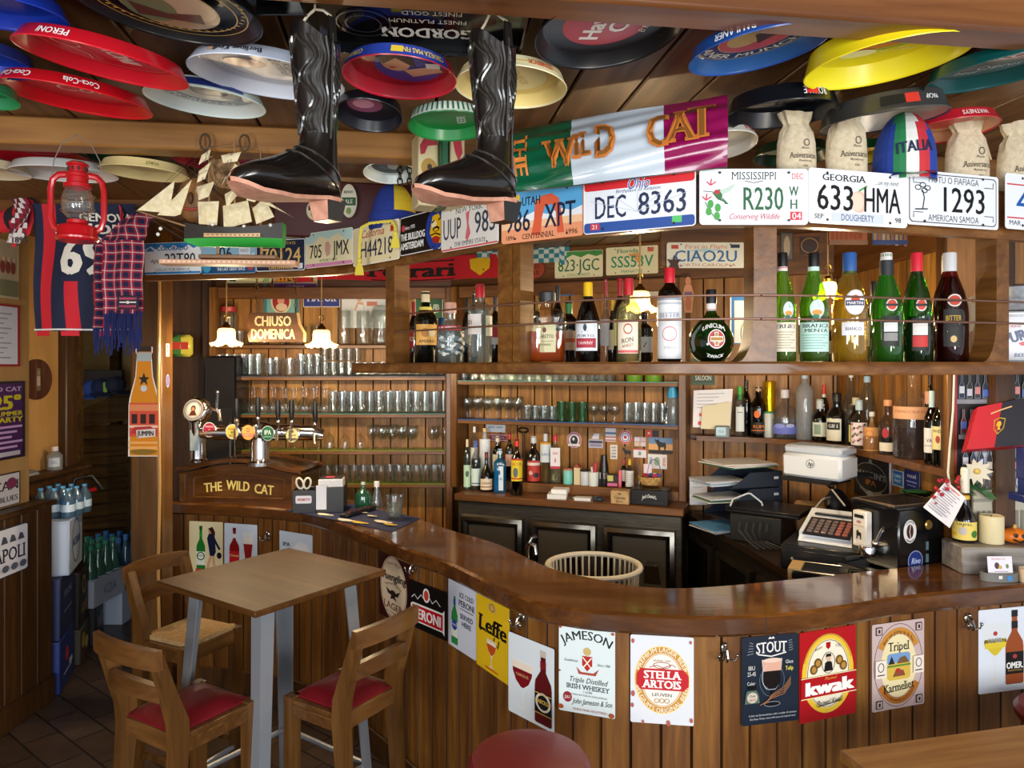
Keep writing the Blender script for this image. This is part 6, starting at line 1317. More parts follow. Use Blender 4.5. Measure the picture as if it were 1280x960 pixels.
def picbox(b): b.box((0,0,.04),(.08,.05,.08), M('2a2420',.5), bev=.004); b.box((-.01,-.026,.055),(.036,.002,.036), M('c8c06a',.5)); b.box((0,-.027,.015),(.07,.002,.02), M('d86a9a',.5))
small('trinket_box', 'dark trinket box with a yellow picture and a pink strip', 'box',766, FZB,.13, picbox)
small('lip_balm', 'pink tube standing by the wooden beer box', 'tube',775, FZB,.15, lambda b: b.lathe([(0,0),(.011,0),(.011,.10),(.007,.11),(0,.11)], M('e0687a',.4),12))
fb(780,574,8, 'std', '3a2a24',('b03a4a',.8), [(.2,.6,70, LB('d8c8c0'),0)], d=.10, label='small dark bottle with a red neck behind the bitters')
fb(787,575,10, 'std', 'c8ccc8',('e0b81c',.82), [(.05,.62,80, LB('dfe0dc', *[('r',10,14+k*12,80,4, 'a8a8a0') for k in range(6)]),0)], d=.15, label='small bitters bottle with a yellow cap and a tall white label')
small('pen_holder', 'thin steel stirrer holder right of the bitters bottle', 'holder',799, FZB,.16, lambda b: (b.lathe([(0,0),(.010,0),(.010,.07),(.009,.07)], STEEL,12), b.tube([(0,0,.01),(.002,0,.15)],.003, STEEL,6)))
def basket(b):
    b.lathe([(0,0),(.055,0),(.07,.02),(.078,.05),(.075,.05),(.066,.02),(0,.006)], noisy('wicker', [(.35, 'a87838'),(.65, 'd8b070')],60,.7),22)
    for x, y, c in ((-.03,0, 'd8384a'),(0,.02, '2a4a9a'),(.03,-.01, 'b83048'),(.02,.03, 'e8e8e8'),(-.02,-.03, '8a2a3a'),(.045,.01, '3a5ab0')): b.ball((x, y,.052),.02, M(c,.5),8,(1,1,.7))
    b.box((-.02,.02,.09),(.05,.004,.06), M('e0d0d8',.5)); b.tube([(.02+.04*cos(a*pi/10),.02,.06+.09*sin(a*pi/10)) for a in range(11)],.003, M('5a6a9a',.4),6)
small('sweets_basket', 'round wicker basket of wrapped sweets on the black box', 'basket',813, FZ+.105,.24, basket)
def dbox(b): b.box((0,0,.04),(.11,.09,.08), noisy('pale_box_wood', [(.3, 'a98353'),(.7, 'c8a673')],20,.6), bev=.003); A = Art(b,.11,.08,110,80, Matrix.Translation((0,-.0455,.04)) @ Matrix.Rotation(pi/2,4, 'X')); A.ell(55,18,8,5, '4a3424'); A.text('Corona',55,40,17, '4a3424', w=70, serif=1, b=.02); A.text('Extra',55,62,12, '4a3424', w=44, serif=1)
small('beer_crate', 'small pale wooden beer box with dark stamped lettering', 'box',776.5, FZ,.36, dbox)
def jbox(b): b.box((0,0,.046),(.225,.14,.092), M('141315',.3), bev=.004); A = Art(b,.2,.08,200,80, Matrix.Translation((0,-.0708,.046)) @ Matrix.Rotation(pi/2,4, 'X')); A.text("Jack Daniel's",100,30,20, 'd0d0cc', w=84, sh=.2, b=.03, up=lambda X: -.006*X*X); A.rect(20,66,160,2, '3a3a3c')
small('whiskey_box', 'black presentation box with white curved lettering on the fridge', 'box',814, FZ,.31, jbox)
small('napkin_stack', 'stack of white paper napkins on the fridge top', 'napkins',697, FZ,.33, lambda b: (b.box((0,0,.015),(.12,.12,.03), M('e8e8e6',.9), rz=.2, bev=.002), b.box((.015,.01,.045),(.1,.1,.028), M('eeeeec',.9), rz=.1, bev=.002)))
small('paper_pad', 'small white note pad on the fridge top', 'note pad',729, FZ,.34, lambda b: (b.box((0,0,.008),(.10,.07,.016), M('e6e6e4',.9), rz=.1), b.box((-.04,.0,.012),(.04,.05,.006), M('c8c8a8',.9))))
def mouse(b): b.ball((0,0,.012),.03, M('23333f',.3),12,(1.2,.8,.55)); b.ball((-.01,0,.02),.018, M('2f6a8a',.3),10,(1,.8,.5))
small('computer_mouse', 'dark blue rounded gadget beside the note pad', 'gadget',748, FZ,.35, mouse)
# stickers and cards on the boards behind the fridge
def card(name, label, c, px0, px1, y0, y1, draw, U=100, V=100, base='e8e8e8', cat='sticker', off=.006, round_=False, th=.001, group=None, rough=.5):
    T, w, h = place(c, px0, px1, y0, y1, off); mb = MB()
    if round_: mb.prism([(w/2*cos(2*pi*k/24), h/2*sin(2*pi*k/24)) for k in range(24)], th, M(base, rough), None,-th)
    else: board(w, h, th, M(base, rough), min(w, h)*.04, mb)
    A = Art(mb, w, h, U, V, rough=rough, lift=.0006); draw(A); return tag(mb.build(name, T=T), label, cat, group)
GS = 'stickers behind the fridge bottles'
card('sticker', 'round pink and white sticker with a dark dog head', AW,709,727,540,560, LB(None,('e',50,50,48,48, 'b86a7a'),('e',50,50,36,36, 'e6e2e0'),('e',50,52,26,30, '23262e'),('e',46,44,8,10, 'd8d8d8'),('r',8,74,84,14, 'e6e2e0')), round_=True, group=GS)
card('sticker', 'blue-grey car sticker on the boards behind the fridge', AW,736,754,541,560, LB('b9b3c6',('r',0,0,100,44, '9a7a50'),('p', [(20,40),(40,6),(76,6),(70,40)], 'd8d4e0'),('r',4,52,92,16, '3a3f5a'),('r',10,74,80,16, '8a86a0')), group=GS)
card('sticker', 'small white striped sticker high behind the fridge', AW,757,770,535,552, LB('d8d4d8',('r',0,30,100,16, '5a7a9a'),('r',0,62,100,10, 'b86a6a'),('r',0,84,100,10, 'b86a6a')), group=GS)
card('sticker', 'round red white and blue target sticker', AW,774,790,538,555, LB(None,('e',50,50,48,48, 'c83a48'),('e',50,50,36,36, 'e8e8ee'),('e',50,50,30,30, '2a3f8a'),('e',50,50,24,24, 'e8e8ee'),('e',50,50,12,12, 'c82838')), round_=True, group=GS)
card('sticker', 'white upright sticker with four dark words', AW,763,772,556,574, LB('e4dfd8', *[('t', s,50,18+k*21,12, '4a3a34',66) for k, s in enumerate(('KEEP', 'CALM', 'AND', 'DRINK'))]), group=GS)
def bull(A, c='17151a'): A.poly([(12,22),(8,8),(16,14),(26,14),(34,8),(32,20),(40,30),(62,36),(86,36),(94,44),(96,66),(90,54),(88,72),(88,96),(82,96),(78,72),(62,66),(46,70),(44,96),(38,96),(36,72),(28,56),(22,40),(10,34)], c)
card('sticker', 'black bull silhouette sticker below the target sticker', AW,777,790,558,572, lambda A: bull(A), base='8a5c28', group=GS)
card('sticker', 'pale four-part sticker right of the target sticker', AW,793,808,546,558, LB('a8845a',('r',2,4,44,44, 'd8d0dc'),('r',52,4,44,44, 'c8b0b8'),('r',2,54,44,44, 'd8c0b0'),('r',52,54,44,44, 'd8c8d0')), group=GS)
card('sticker', 'white card with a red top edge beside the bull silhouette', AW,792,808,561,572, LB('e8e6ea',('r',0,0,100,14, 'c85a5a'),('e',50,52,12,24, '8a9a8a')), group=GS)
card('sticker', 'small red and black flag sticker under the shelf', AW,807,824,538,546, LB('d83a2c',('r',50,0,50,100, '1c1a1a'),('e',26,44,10,20, 'f0c0a0')), group=GS)
def bullpic(A): A.rect(0,0,100,40, '6a8ab0'); A.rect(0,40,100,40, 'e0a868'); A.rect(0,78,100,22, '1a1816'); A.text('',0,0,1, '000000') if False else None; bull2 = [(28,22),(24,10),(34,16),(44,10),(44,22),(56,30),(70,30),(74,50),(70,80),(66,80),(64,60),(50,60),(48,80),(42,80),(40,56),(34,40)]; A.poly(bull2, '14120f')
card('picture', 'postcard of a black bull on a hill at sunset', AW,811,841,547,567, bullpic, base='3a3a40', cat='picture')
card('sticker', 'white card with blue and red upright words under the bull postcard', AW,810,834,568,586, LB('e6e6e8',('t', 'MADRID',16,50,14, '2a4a9a',60, dict(rot=-90)),('e',48,48,16,30, '9ab08a'),('t', 'SPAIN',84,50,14, 'c83a3a',60, dict(rot=-90))), group=GS)
card('sign', 'small white paper sign at the top left of the fridge boards', AW,608,632,528,540, LB('dfe3e8',('t', 'FREE WIFI',50,50,22, '6a7a94',76)), cat='sign')
card('sticker', 'maroon strip sticker under the small paper sign', AW,612,634,542,552, LB('6a2440',('r',0,12,100,8, 'c8a8b8'),('r',0,80,100,8, 'c8a8b8'),('t', 'PUB TOUR',50,50,30, 'c8a8b8',70)), group=GS)
T, w, h = place(AW,646,664,534,572,.012); b = MB(); b.tube([(0+.016*cos(a*pi/8)*2.2, h/2-.02+.016*sin(a*pi/8),0) for a in range(17)],.006, M('3a2a22',.4,.6),6); b.tube([(0, h/2-.036,0),(0,-h/2,0)],.007, M('3a2a22',.4,.6),8); tag(b.build('bottle_opener', T=T), 'big dark iron bottle opener hung on the boards behind the fridge', 'bottle opener')
# pictures on the upper back wall
card('picture', 'teal framed advert of a lady in a red oval, above the hanging sign', BW,331,375,352,392, LB('7ab0b0',('r',0,0,10,100, '3a7a84'),('r',90,0,10,100, '3a7a84'),('t', 'Vintage',50,14,12, 'b86a84',60),('o',50,62,28,38,5, 'd8d8b0'),('e',50,62,24,33, '9a2028'),('e',50,58,10,15, 'd89a84'),('e',52,80,16,12, 'e0c8b0')), cat='picture', th=.02, off=.03)
card('sign', 'blue enamel street sign reading plaza mayor in white', BW,380,426,351,384, LB('d8d8d8',('r',2,3,96,94, '1c2f8c'),('t', 'PLAZA',56,26,20, 'eef0f4',48, dict(serif=1)),('t', 'MAYOR',50,64,28, 'eef0f4',78, dict(serif=1))), cat='sign', off=.02)
card('picture', 'white advert card of a bride with red hair behind the glass jar', BW,428,486,355,410, LB('dfe2e2',('p', [(0,12),(14,18),(20,28),(10,26),(2,24)], '8a4a3a'),('e',38,24,10,12, 'b8683a'),('e',38,30,7,9, 'd8a888'),('p', [(26,60),(34,40),(46,42),(48,66)], 'd8a888'),('p', [(30,66),(36,46),(46,48),(48,80)], 'eef0f0'),('t', 'You',72,24,13, '4a5a54',18, dict(sh=.3, serif=1)),('r',54,40,22,10, 'c87a6a')), cat='picture', off=.02)
card('sign', 'green road-style sign behind the bottles of the first bay', BW,519,554,371,400, LB('e0e4da',('r',3,4,94,92, '1a5a34'),('t', 'PUB',62,44,24, 'd8e0d4',50),('l', [(50,76),(86,62)],5, 'd8d8a0')), cat='sign', off=.01)
card('plaque', 'oval red wooden plaque with dark lettering on the back board', AW,651,684,324,350, LB(None,('e',50,50,46,46, 'a8452a'),('t', 'WILD',50,36,18, '3a140a',56),('t', 'CAT',52,66,18, '3a140a',50)), base='6a2a18', cat='plaque', round_=True, off=.036, th=.012)
card('painted_board', 'small blue surfboard-shaped painted board behind the first liqueurs', AW,680,734,350,370, LB(None,('e',50,50,49,48, '4a8ac8'),('e',56,58,36,28, '9ab8c8'),('e',66,56,24,16, 'a89a80'),('e',34,34,20,14, '2a6ab8')), base='2a6ab8', cat='painted board', round_=True, off=.02, th=.012)
card('picture', 'blue framed white picture behind the round green flask', Curve([at(800,2.95), at(1100,2.95)], False),914,940,371,430, LB('2f7ac0',('r',14,8,84,90, 'dfe6ea'),('e',70,74,22,24, 'b8c88a'),('e',66,78,18,18, 'e8ece8')), cat='picture', off=.0, th=.012)
b = MB()
def chk(u, v): q = AW.off(.05+.006*sin(u*30)).hit(596+u*116); return Vector((q.x, q.y,2.70-.12*v-.02*(u > .9)))
g = [[chk(i/36, j/4) for j in range(5)] for i in range(37)]
for i in range(36):
    for j in range(4): b.add([g[i][j], g[i+1][j], g[i+1][j+1], g[i][j+1]], [(0,1,2,3)], M('2f8aa0' if (i//2+j) % 2 else 'd0dcdc',.8))
tag(b.build('checkered_flag'), 'blue and white checkered cloth strip under the ceiling behind the orange plate', 'flag')
# Ferrari scarf along the back board
b = MB()
def scarf_pt(u, v):
    px = 368+u*257; q = (BW if px < 564 else AW).off(.048+.006*sin(u*40)+.004*sin(v*5+u*18)).hit(px); return Vector((q.x, q.y,2.655-.165*v+.008*sin(u*9)-.014*(u < .1)))
NU = 80; g = [[scarf_pt(i/NU, j/6) for j in range(7)] for i in range(NU+1)]
RS = M('c01c2c',.9); b.grid(g, RS)
A = Art(b,1,1,257,40, None, rough=.85, lift=.001, sphere=lambda X, Y, z: scarf_pt(X+.5,.5-Y)+Vector((0,-.004-z,0)))
A.z = .004; A.text('Ferrari',146,22,22, '14100e', w=108, serif=1, b=.035); A.rect(96,6,104,2, '2a1014'); A.rect(96,38,104,1.6, '2a1014')
for x in (53,232): A.poly([(x-13,8),(x,5),(x+13,8),(x+12,24),(x,36),(x-12,24)], 'e0b81c'); A.poly([(x-5,14),(x+1,9),(x+5,14),(x+3,20),(x+6,28),(x,24),(x-5,29),(x-3,20)], '14120f')
tag(b.build('football_scarf'), 'long red scarf with black lettering and yellow shields along the back board', 'scarf')
# wooden closing-day sign on a chain
T = frame_on(BW,344,1.0, H-(409-HY)/F*4.16); cs = E('hanging_sign', 'brown wooden sign with cream words closed on Sunday hanging from a chain', 'sign', T=T); wz = 68*4.0/F; hz = 38*4.0/F; b = MB()
pts = [(-wz/2,-hz/2),(wz/2+.01,-hz/2),(wz/2+.012,-hz*.2),(wz/2-.02, hz*.1),(wz/2-.03, hz/2),(-wz/2, hz/2),(-wz/2-.012, hz*.2),(-wz/2+.004,-hz*.1),(-wz/2-.01,-hz*.3)]
b.prism(pts,.02, wood('sign_wood', '3a2410', '553618', '6a4622', 'x',.5,60), None,-.02); b.prism([(wz/2-.03, hz/2),(wz/2-.014, hz/2),(wz/2-.004, hz*.1),(wz/2+.024,-hz*.2),(wz/2+.022,-hz/2),(wz/2+.01,-hz/2),(wz/2+.012,-hz*.2),(wz/2-.02, hz*.1)],.016, M('d8b878',.6), None,-.02); b.build('board', cs)
b = MB(); A = Art(b, wz, hz,136,76, rough=.6, lift=.0008); A.text('CHIUSO',62,22,25, 'ead9a4', w=96, b=.035); A.text('DOMENICA',62,56,25, 'ead9a4', w=114, b=.035); b.build('lettering', cs)
def chain(parent, x, z0, z1, step=.028, name='chain', r=.0022):
    b = MB(); n = int((z1-z0)/step)
    for i in range(n):
        z = z0+i*step; c, s_ = (1,0) if i % 2 else (0,1); b.tube([(x+.008*cos(a*pi/4)*c, z+.017*sin(a*pi/4)+.014,.008*cos(a*pi/4)*s_-.01) for a in range(9)], r, M('6a5a48',.4,.7),4, caps=False)
    return b.build(name, parent)
for x in (-.11,.115): chain(cs, x, hz/2,2.68-T.translation.z)
# ================================================================ till corner along the right wall
tc = E('till_cabinet', 'dark low cabinet with framed doors along the right wall under the till', 'cabinet',(1.5,3.7,0))
cp = [(1.08,4.50),(1.25,3.0),(1.925,3.0),(1.925,4.27)]
b = MB(); b.prism([(x-1.5, y-3.7) for x, y in cp],.945, M('1c140d',.4)); b.build('body', tc)
b = MB(); b.prism([(1.06-1.5,.81),(1.225-1.5,-.72),(1.925-1.5,-.72),(1.925-1.5,.575)],.03, M('2c1d12',.25), None,.95); b.build('worktop', tc)
CF2 = Curve([(1.08,4.50),(1.25,3.0)], False)
for i in range(3):
    a = Vector((1.08,4.46))+(Vector((1.25,3.0))-Vector((1.08,4.46)))*(i/3+.02); e = Vector((1.08,4.46))+(Vector((1.25,3.0))-Vector((1.08,4.46)))*(i/3+.31); t = (e-a).normalized(); n = Vector((t.y,-t.x)); m = (a+e)/2; w = (e-a).length
    T = Matrix(((t.x,0, n.x, m.x-1.5),(t.y,0, n.y, m.y-3.7),(0,1,0,.48),(0,0,0,1))); b = MB()
    rings = [[(sx*(w/2-k), sz*(.40-k), z) for sx, sz in ((-1,-1),(1,-1),(1,1),(-1,1))] for k, z in ((0,0),(.005,.03),(.03,.035),(.05,.02))]
    b.grid(rings, M('2e2821',.25,.3), closed=True); b.add(rings[-1], [(0,1,2,3)], M('100e0c',.2)); b.build('door', tc, T=T)
WZ = .981
# bottle shelf along both walls
ZS = 1.455; b = MB(); sp = Curve([(1.13,4.41),(1.45,4.29),(1.66,4.12),(1.755,3.85),(1.775,3.5),(1.775,3.2),(1.78,2.96)]); fe = even(sp,40)
bkp = [(1.13,4.565),(1.45,4.445),(1.80,4.315),(1.925,4.26),(1.925,3.9),(1.925,3.5),(1.925,2.99)]; be = even(Curve(bkp, False),40)
b.grid([[(g.x, g.y, ZS-.03),(g.x, g.y, ZS),(f.x, f.y, ZS),(f.x, f.y, ZS-.03),(g.x, g.y, ZS-.03)] for f, g in zip(fe, be)], W_SHELF); b.add([(fe[-1].x, fe[-1].y, ZS),(be[-1].x, be[-1].y, ZS),(be[-1].x, be[-1].y, ZS-.03),(fe[-1].x, fe[-1].y, ZS-.03)], [(0,1,2,3)], W_SHELF)
tag(b.build('wall_shelf'), 'curved brown wall shelf of bottles above the printer', 'shelf')
b = MB(); b.box((1.795,2.955,1.62),(.034,.03,1.05), W_CAN, bev=.004); tag(b.build('shelf_upright'), 'upright wooden board closing the right end of the bottle shelf', 'board')
def sb(px, ytop, w, kind, *a, d=.07, **k):
    c = sp.off(-d); q = c.hit(px); h = H-(ytop-HY)/F*q.y-ZS; return bottle(k.pop('label'),(q.x, q.y, ZS+.001), h, w/2*q.y/F, kind, *a, group='bottles on the curved wall shelf', n=20, **k)
sb(925,484,15, 'tall', 'e4e8e8',('3fb04a',.74), [(.1,.6,40, LB('dfe4e0',('r',20,20,60,4, '8a9a8a')),0)], label='clear bottle with a bright green cap by the papers')
sb(933,476,11, 'std', '1a1a1c',('2a2a2c',.85), d=.12, label='slim black bottle behind the green-capped one')
sb(948,484,20, 'std', '1c1510',('c8a078',.92), [(.08,.3,66, LB('1a1512',('t', 'RUM',50,40,30, 'd87a2a',60),('r',10,70,80,10, 'c86a2a')),0),(.38,.54,24, LB(None,('e',50,50,46,46, 'e0702a')),-10)],('0f0b08',.7,.9), label='black bottle with orange disc label')
b = MB(); q = sp.off(-.13).hit(962); b.lathe([(0,0),(.036,0),(.036,.33),(.034,.335),(0,.336)], M('d8b41a',.22,.8),20); tag(b.build('gift_tube', loc=(q.x, q.y, ZS+.001)), 'shiny gold cardboard bottle tube on the wall shelf', 'tube')
b = MB(); q = sp.off(-.06).hit(961); jar(b,.028,.14, '2f8a4a', 'c8ccc4'); tag(b.build('spice_jar', loc=(q.x, q.y, ZS+.001)), 'pale jar with a green lid before the gold tube', 'jar')
sb(981,488,32, 'dec', 'eef0f2',('d8d8dc',.84,1.0,1.4), [(.10,.34,60, LB(None,('r',0,30,100,70, '6a74c8'),('e',30,30,20,20, '8a94d8'),('e',70,26,16,16, 'a8b0e0')),0)],('e6eaf0',.4,.12), label='rounded clear decanter bottle with a blue pattern and a glass stopper')
sb(1006,465,21, 'tall', 'd8dcdf',('b8ccdc',.90), [(.14,.56,60, LB(None,('l', [(50,100),(50,40),(30,16)],4, '8a949c'),('l', [(50,60),(70,24)],4, '8a949c'),('l', [(50,50),(44,10)],4, '8a949c'),('t', 'VODKA',50,80,9, '7a848c',50)),0)], body=.6, label='tall frosted vodka bottle with a bare tree print')
sb(1030,482,12, 'std', '7a1c1c',('d83a2a',.8), [(.78,.84,80, LB('dfe0d8'),0)], d=.13, label='red-necked bottle behind the dark round one')
sb(1025,500,20, 'gin', '1a1d1a',('c8d0d0',.78), [(.12,.46,58, LB('d8dcc8',('r',14,14,40,70, '8aa08a')),0)], label='dark round-shouldered bottle with a pale green-edged label')
sb(1046,492,25, 'gin', '5a645c',('16161a',.84), [(.06,.50,46, LB('e2dfc8',('r',8,16,84,34, '1c1c20'),('t', 'GIN',50,33,16, 'e6e6e0',60)),-22)],('0e0f0e',.26,.9), label='bottle with a white label and a black band, checkered seal')
sb(1064,463,24, 'dec', 'dfe6e4',('d8dcd8',.9), d=.13, label='tall clear decanter at the back, left of the clear tall bottle')
sb(1070,498,18, 'gin', '8a6a3a',('d8ccb0',.86,1.0,1.3), [(.08,.44,64, LB('e6dc7a',('t', 'RYE',50,60,16, '8a6a2a',54)),0)], d=.09, label='amber bottle with a yellow label and a pale stopper')
sb(1074,501,20, 'gin', 'c8bfae',('b8d0dc',.80), [(.06,.54,66, LB('ead8d8', *[('e',10+(i*29) % 84,8+(i*47) % 86,7,5,('b8485a', '5a8a4a', 'd88a9a', '3a4a3a')[i % 4]) for i in range(22)]),0)],('e8d0a8',.5,.3), d=.05, label='bottle with a floral label and a pale blue neck seal')
sb(1084,463,21, 'slope', 'dfe6e4',('1c2a3a',.9), [(.84,.92,80, LB('a8c8e0'),0)], d=.13, label='tall clear bottle with a blue and black seal at the back')
sb(1090,516,21, 'bulb', 'c89a62',('d8d8d4',.90,1.0,1.3), [(.0,.62,88, LB('cf9a5c',('o',40,26,18,14,4, 'd8682a'),('r',14,60,66,4, 'a8743a'),('r',14,72,50,4, 'a8743a')),0)], body=.8, d=.05, label='squat bottle wrapped in brown paper with a glass stopper')
sb(1110,501,22, 'gin', 'c8c0b8',('d89a6a',.90,1.0,1.2), [(.06,.22,60, LB('e2d8c4'),0),(.30,.5,26, LB(None,('e',50,50,40,46, 'b02a3a')),-16)],('1c0f0c',.3,.9), d=.05, label='small bottle with a cork and a red wax spot')
sb(1141,455,46, 'dec', 'f2efe9',('c9cdd0',.98), [(.42,.55,70, LB('d9a27a',('t', 'DEMOCRATICO',50,40,20, 'a86a4a',80)),0)],('3a0c10',.42,.75), d=.085, label='very large decanter of dark liquor with a tan paper band')
sb(1163,462,13, 'std', '3a2a20',('3a2024',.85), [(.62,.76,80, LB('d8a08a'),0)], d=.13, label='slim bottle with a pink neck band behind the large decanter')
sb(1165,490,18, 'std', '2a1210',('b8d4dc',.70), [(.16,.5,64, LB('e4e4e2',('t', 'VAT',50,50,14, '3a3a3a',50),('r',10,70,80,3, '8a8a8a')),-10)],('1c0a08',.6,.8), d=.05, label='dark bottle with a white label and a pale neck strip')
sb(1176,487,19, 'std', '1d4a28',('9a1c34',.84), [(.22,.52,66, LB('e4d59a',('t', 'WHISKEY',50,20,14, '2a3a24',80),('e',40,56,12,16, 'a8483a')),-8)],('0e2414',.6,.8), d=.045, label='green whiskey bottle with a cream label at the shelf end')
# papers and a little clock at the left of the shelf
def quad(name, label, cat, pts, draw=None, base='e8e8e8', U=100, V=100, th=.0012, n=None, group=None):
    """flat sheet through four corner points (tl, tr, br, bl)"""
    tl, tr, br, bl = [Vector(p) for p in pts]; nn = (tr-tl).cross(bl-tl).normalized()
    if nn.y > 0: nn = -nn
    b = MB(); q = [tl, tr, br, bl]; o = nn*-th; b.add(q+[p+o for p in q], [(0,1,2,3),(4,7,6,5),(0,4,5,1),(1,5,6,2),(2,6,7,3),(3,7,4,0)], M(base,.6) if isinstance(base, str) else base)
    if draw:
        A = Art(b,1,1, U, V, None, rough=.6, lift=.0005, sphere=lambda X, Y, z: (tl*(.5-X)+tr*(.5+X))*(.5+Y)+(bl*(.5-X)+br*(.5+X))*(.5-Y)+nn*z); draw(A)
    return tag(b.build(name), label, cat, group)
quad('paper_sheet', 'white sheets of notes leaning behind the little clock', 'paper', [P(867,488,4.42), P(916,486,4.34), P(913,536,4.31), P(866,534,4.39)], LB('e4e5ea', *[('r',10,10+k*9,70-(k % 3)*14,2, 'a0a4b4') for k in range(5)],('r',16,62,12,8, 'd85a5a'),('r',14,84,14,9, 'd83a4a'),('o',60,66,22,14,3, 'b89a6a')))
quad('paper_sheet', 'cream envelope in front of the white sheets on the shelf', 'paper', [P(878,508,4.36), P(914,502,4.30), P(912,537,4.28), P(876,536,4.34)], None, 'd9cfae')
q = P(903,538,4.25); ck = E('digital_clock', 'small grey digital clock on the wall shelf', 'clock',(q.x, q.y, ZS+.001)); T = facing((0,0,0),(-.3,-1)); b = MB(); b.box((0,.036,-.02),(.085,.072,.04), M('6a7278',.4), T,.006); b.build('case', ck); b = MB(); b.box((-.008,.04,.0005),(.055,.048,.002), M('a8c4cc',.2), T); A = Art(b,.055,.048,55,48, T @ Matrix.Translation((-.008,.04,.002))); A.text('15:21',28,24,14, '2a3438', w=36); b.build('screen', ck)
b = MB(); T = frame_on(AW,877,.012,0); 
card('sign', 'green wooden saloon sign cut off by the shelf above', AW,865,894,448,481, LB('3a5a3a',('r',6,4,88,88, '2a4430'),('t', '777',50,40,30, 'd8682a',60),('t', 'SALOON',50,74,18, 'd8d8c8',70)), cat='sign', off=.014, th=.012)
# printer on its bracket
T = facing((1.50,3.62,1.315),(-.76,-.65)); pr = E('laser_printer', 'white compact printer with a round logo on a wall bracket', 'printer', T=T); PW = M('d9dde2',.35)
b = MB(); prof = [(-.155,0),(.155,0),(.155,.12),(.13,.162),(-.13,.162),(-.155,.15)]
b.box((0,.06,-.095),(.31,.12,.19), PW, bev=.014); b.build('body', pr)
b = MB(); b.box((0,.140,-.10),(.30,.045,.178), M('b9c1cc',.4), bev=.012); b.box((0,.155,-.07),(.2,.02,.1), M('9aa2ae',.4), bev=.004); b.build('top_tray', pr)
b = MB(); A = Art(b,.05,.05,50,50, Matrix.Translation((.0,.075,.0008)), rough=.4); A.ell(25,25,22,22, '4a5058'); A.ell(25,25,19,19, 'd9dde2'); A.text('hp',25,25,22, '3a4048', w=26, sh=.3, b=.03); b.build('logo', pr)
b = MB(); b.box((1.56,3.70,1.303),(.22,.26,.018), M('1a1a1a',.4), rz=.7); b.box((1.78,3.84,1.303),(.28,.04,.018), M('1a1a1a',.4)); b.tube([(1.60,3.72,1.295),(1.91,3.84,1.05)],.008, M('1a1a1a',.4),6); tag(b.build('wall_bracket'), 'black wall bracket carrying the white printer', 'bracket')
# letter trays full of papers
T = facing((1.16,4.02, WZ+.05),(-.95,-.31)); lt = E('letter_tray_stack', 'stack of three slate-blue letter trays by the till', 'letter trays', T=T); TR = M('2b3340',.4)
for i in range(3):
    z = .005+i*.09; s = 0; b = MB(); b.box((s, z+.002,-.15),(.27,.004,.32), TR)
    for x in (-.135,.135): b.add([(s+x, z,.01),(s+x, z+.02,.01),(s+x, z+.03,-.02),(s+x, z+.084,-.10),(s+x, z+.084,-.31),(s+x, z,-.31)], [(0,1,2,3,4,5)], TR)
    b.box((s, z+.042,-.31),(.27,.084,.004), TR); b.box((.1365, z+.05,-.27),(.001,.014,.03), M('d0d4d8',.5)); b.build('tray', lt)
rnd = random.Random(5)
def paper_pile(name, label, x, y, z, n, w, h, cols, rz):
    b = MB()
    for i in range(n): b.box((x+rnd.uniform(-.015,.015), y+rnd.uniform(-.015,.015), z+i*.006+.003),(w, h,.005), M(cols[i % len(cols)],.7), rz=rz+rnd.uniform(-.12,.12))
    return tag(b.build(name), label, 'papers')
paper_pile('paper_pile', 'loose newspapers on top of the letter trays',1.29,4.10, WZ+.335,4,.32,.27,('2a6a4a', 'c8c4c0', 'e0dcd8', 'd4d0cc'),.32)
paper_pile('paper_pile', 'sheaf of papers in the top letter tray gap',1.17,4.04, WZ+.245,4,.26,.2,('c8ccd4', '9ab8d0', 'd0d0d4', 'b8bcc8'),.32)
paper_pile('paper_pile', 'sheaf of papers in the lower letter tray gap',1.165,4.03, WZ+.155,4,.26,.2,('d0d0c8', '2f6a4a', 'd8c8c8', 'c8ccd4'),.32)
paper_pile('paper_pile', 'spread of papers and a blue booklet under the letter trays',1.19,3.99, WZ+.002,4,.3,.24,('c8ccd0', 'd0d0c4', 'b8c4cc', '4a86b8'),.32)
quad('paper_sheet', 'white sheet of paper standing against the wall left of the letter trays', 'paper', [P(862,599,4.40), P(884,599,4.38), P(884,631,4.36), P(862,631,4.38)], LB('e0e2ea',('r',20,16,50,3, 'b0b4c4'),('r',16,30,60,3, 'b0b4c4')))
# flat black laptop on a pile, cash drawer, cash register
T = facing((1.27,3.66, WZ),(-.62,-.78)); lp = E('closed_laptop', 'closed black laptop lying on a box of cables', 'laptop', T=T); b = MB(); b.box((0,.165,-.12),(.38,.014,.27), M('1b1b1d',.3), bev=.004); b.build('lid', lp); b = MB(); b.box((0,.15,-.12),(.375,.014,.265), M('111112',.4), bev=.003); b.build('base', lp)
b = MB(); b.box((1.30,3.74, WZ+.07),(.26,.22,.138), M('161514',.5), rz=-.66, bev=.004)
for i in range(5): b.tube([(1.14+i*.03,3.60-.012*i, WZ+.12),(1.12+i*.03,3.56-.012*i, WZ+.09),(1.16+i*.02,3.53, WZ+.04),(1.2+i*.03,3.5, WZ+.01)],.005, M('2a2a2c',.5),5)
tag(b.build('receipt_unit'), 'black box with hanging cables under the laptop', 'box')
b = MB(); b.tube([P(913,632,3.62), P(916,624,3.66), P(934,617,3.72), P(938,617,3.72), P(952,628,3.72), P(953,632,3.70)],.0045, M('c8ccd0',.3),7); tag(b.build('wire_handle'), 'white bent wire handle sticking up behind the laptop', 'handle')
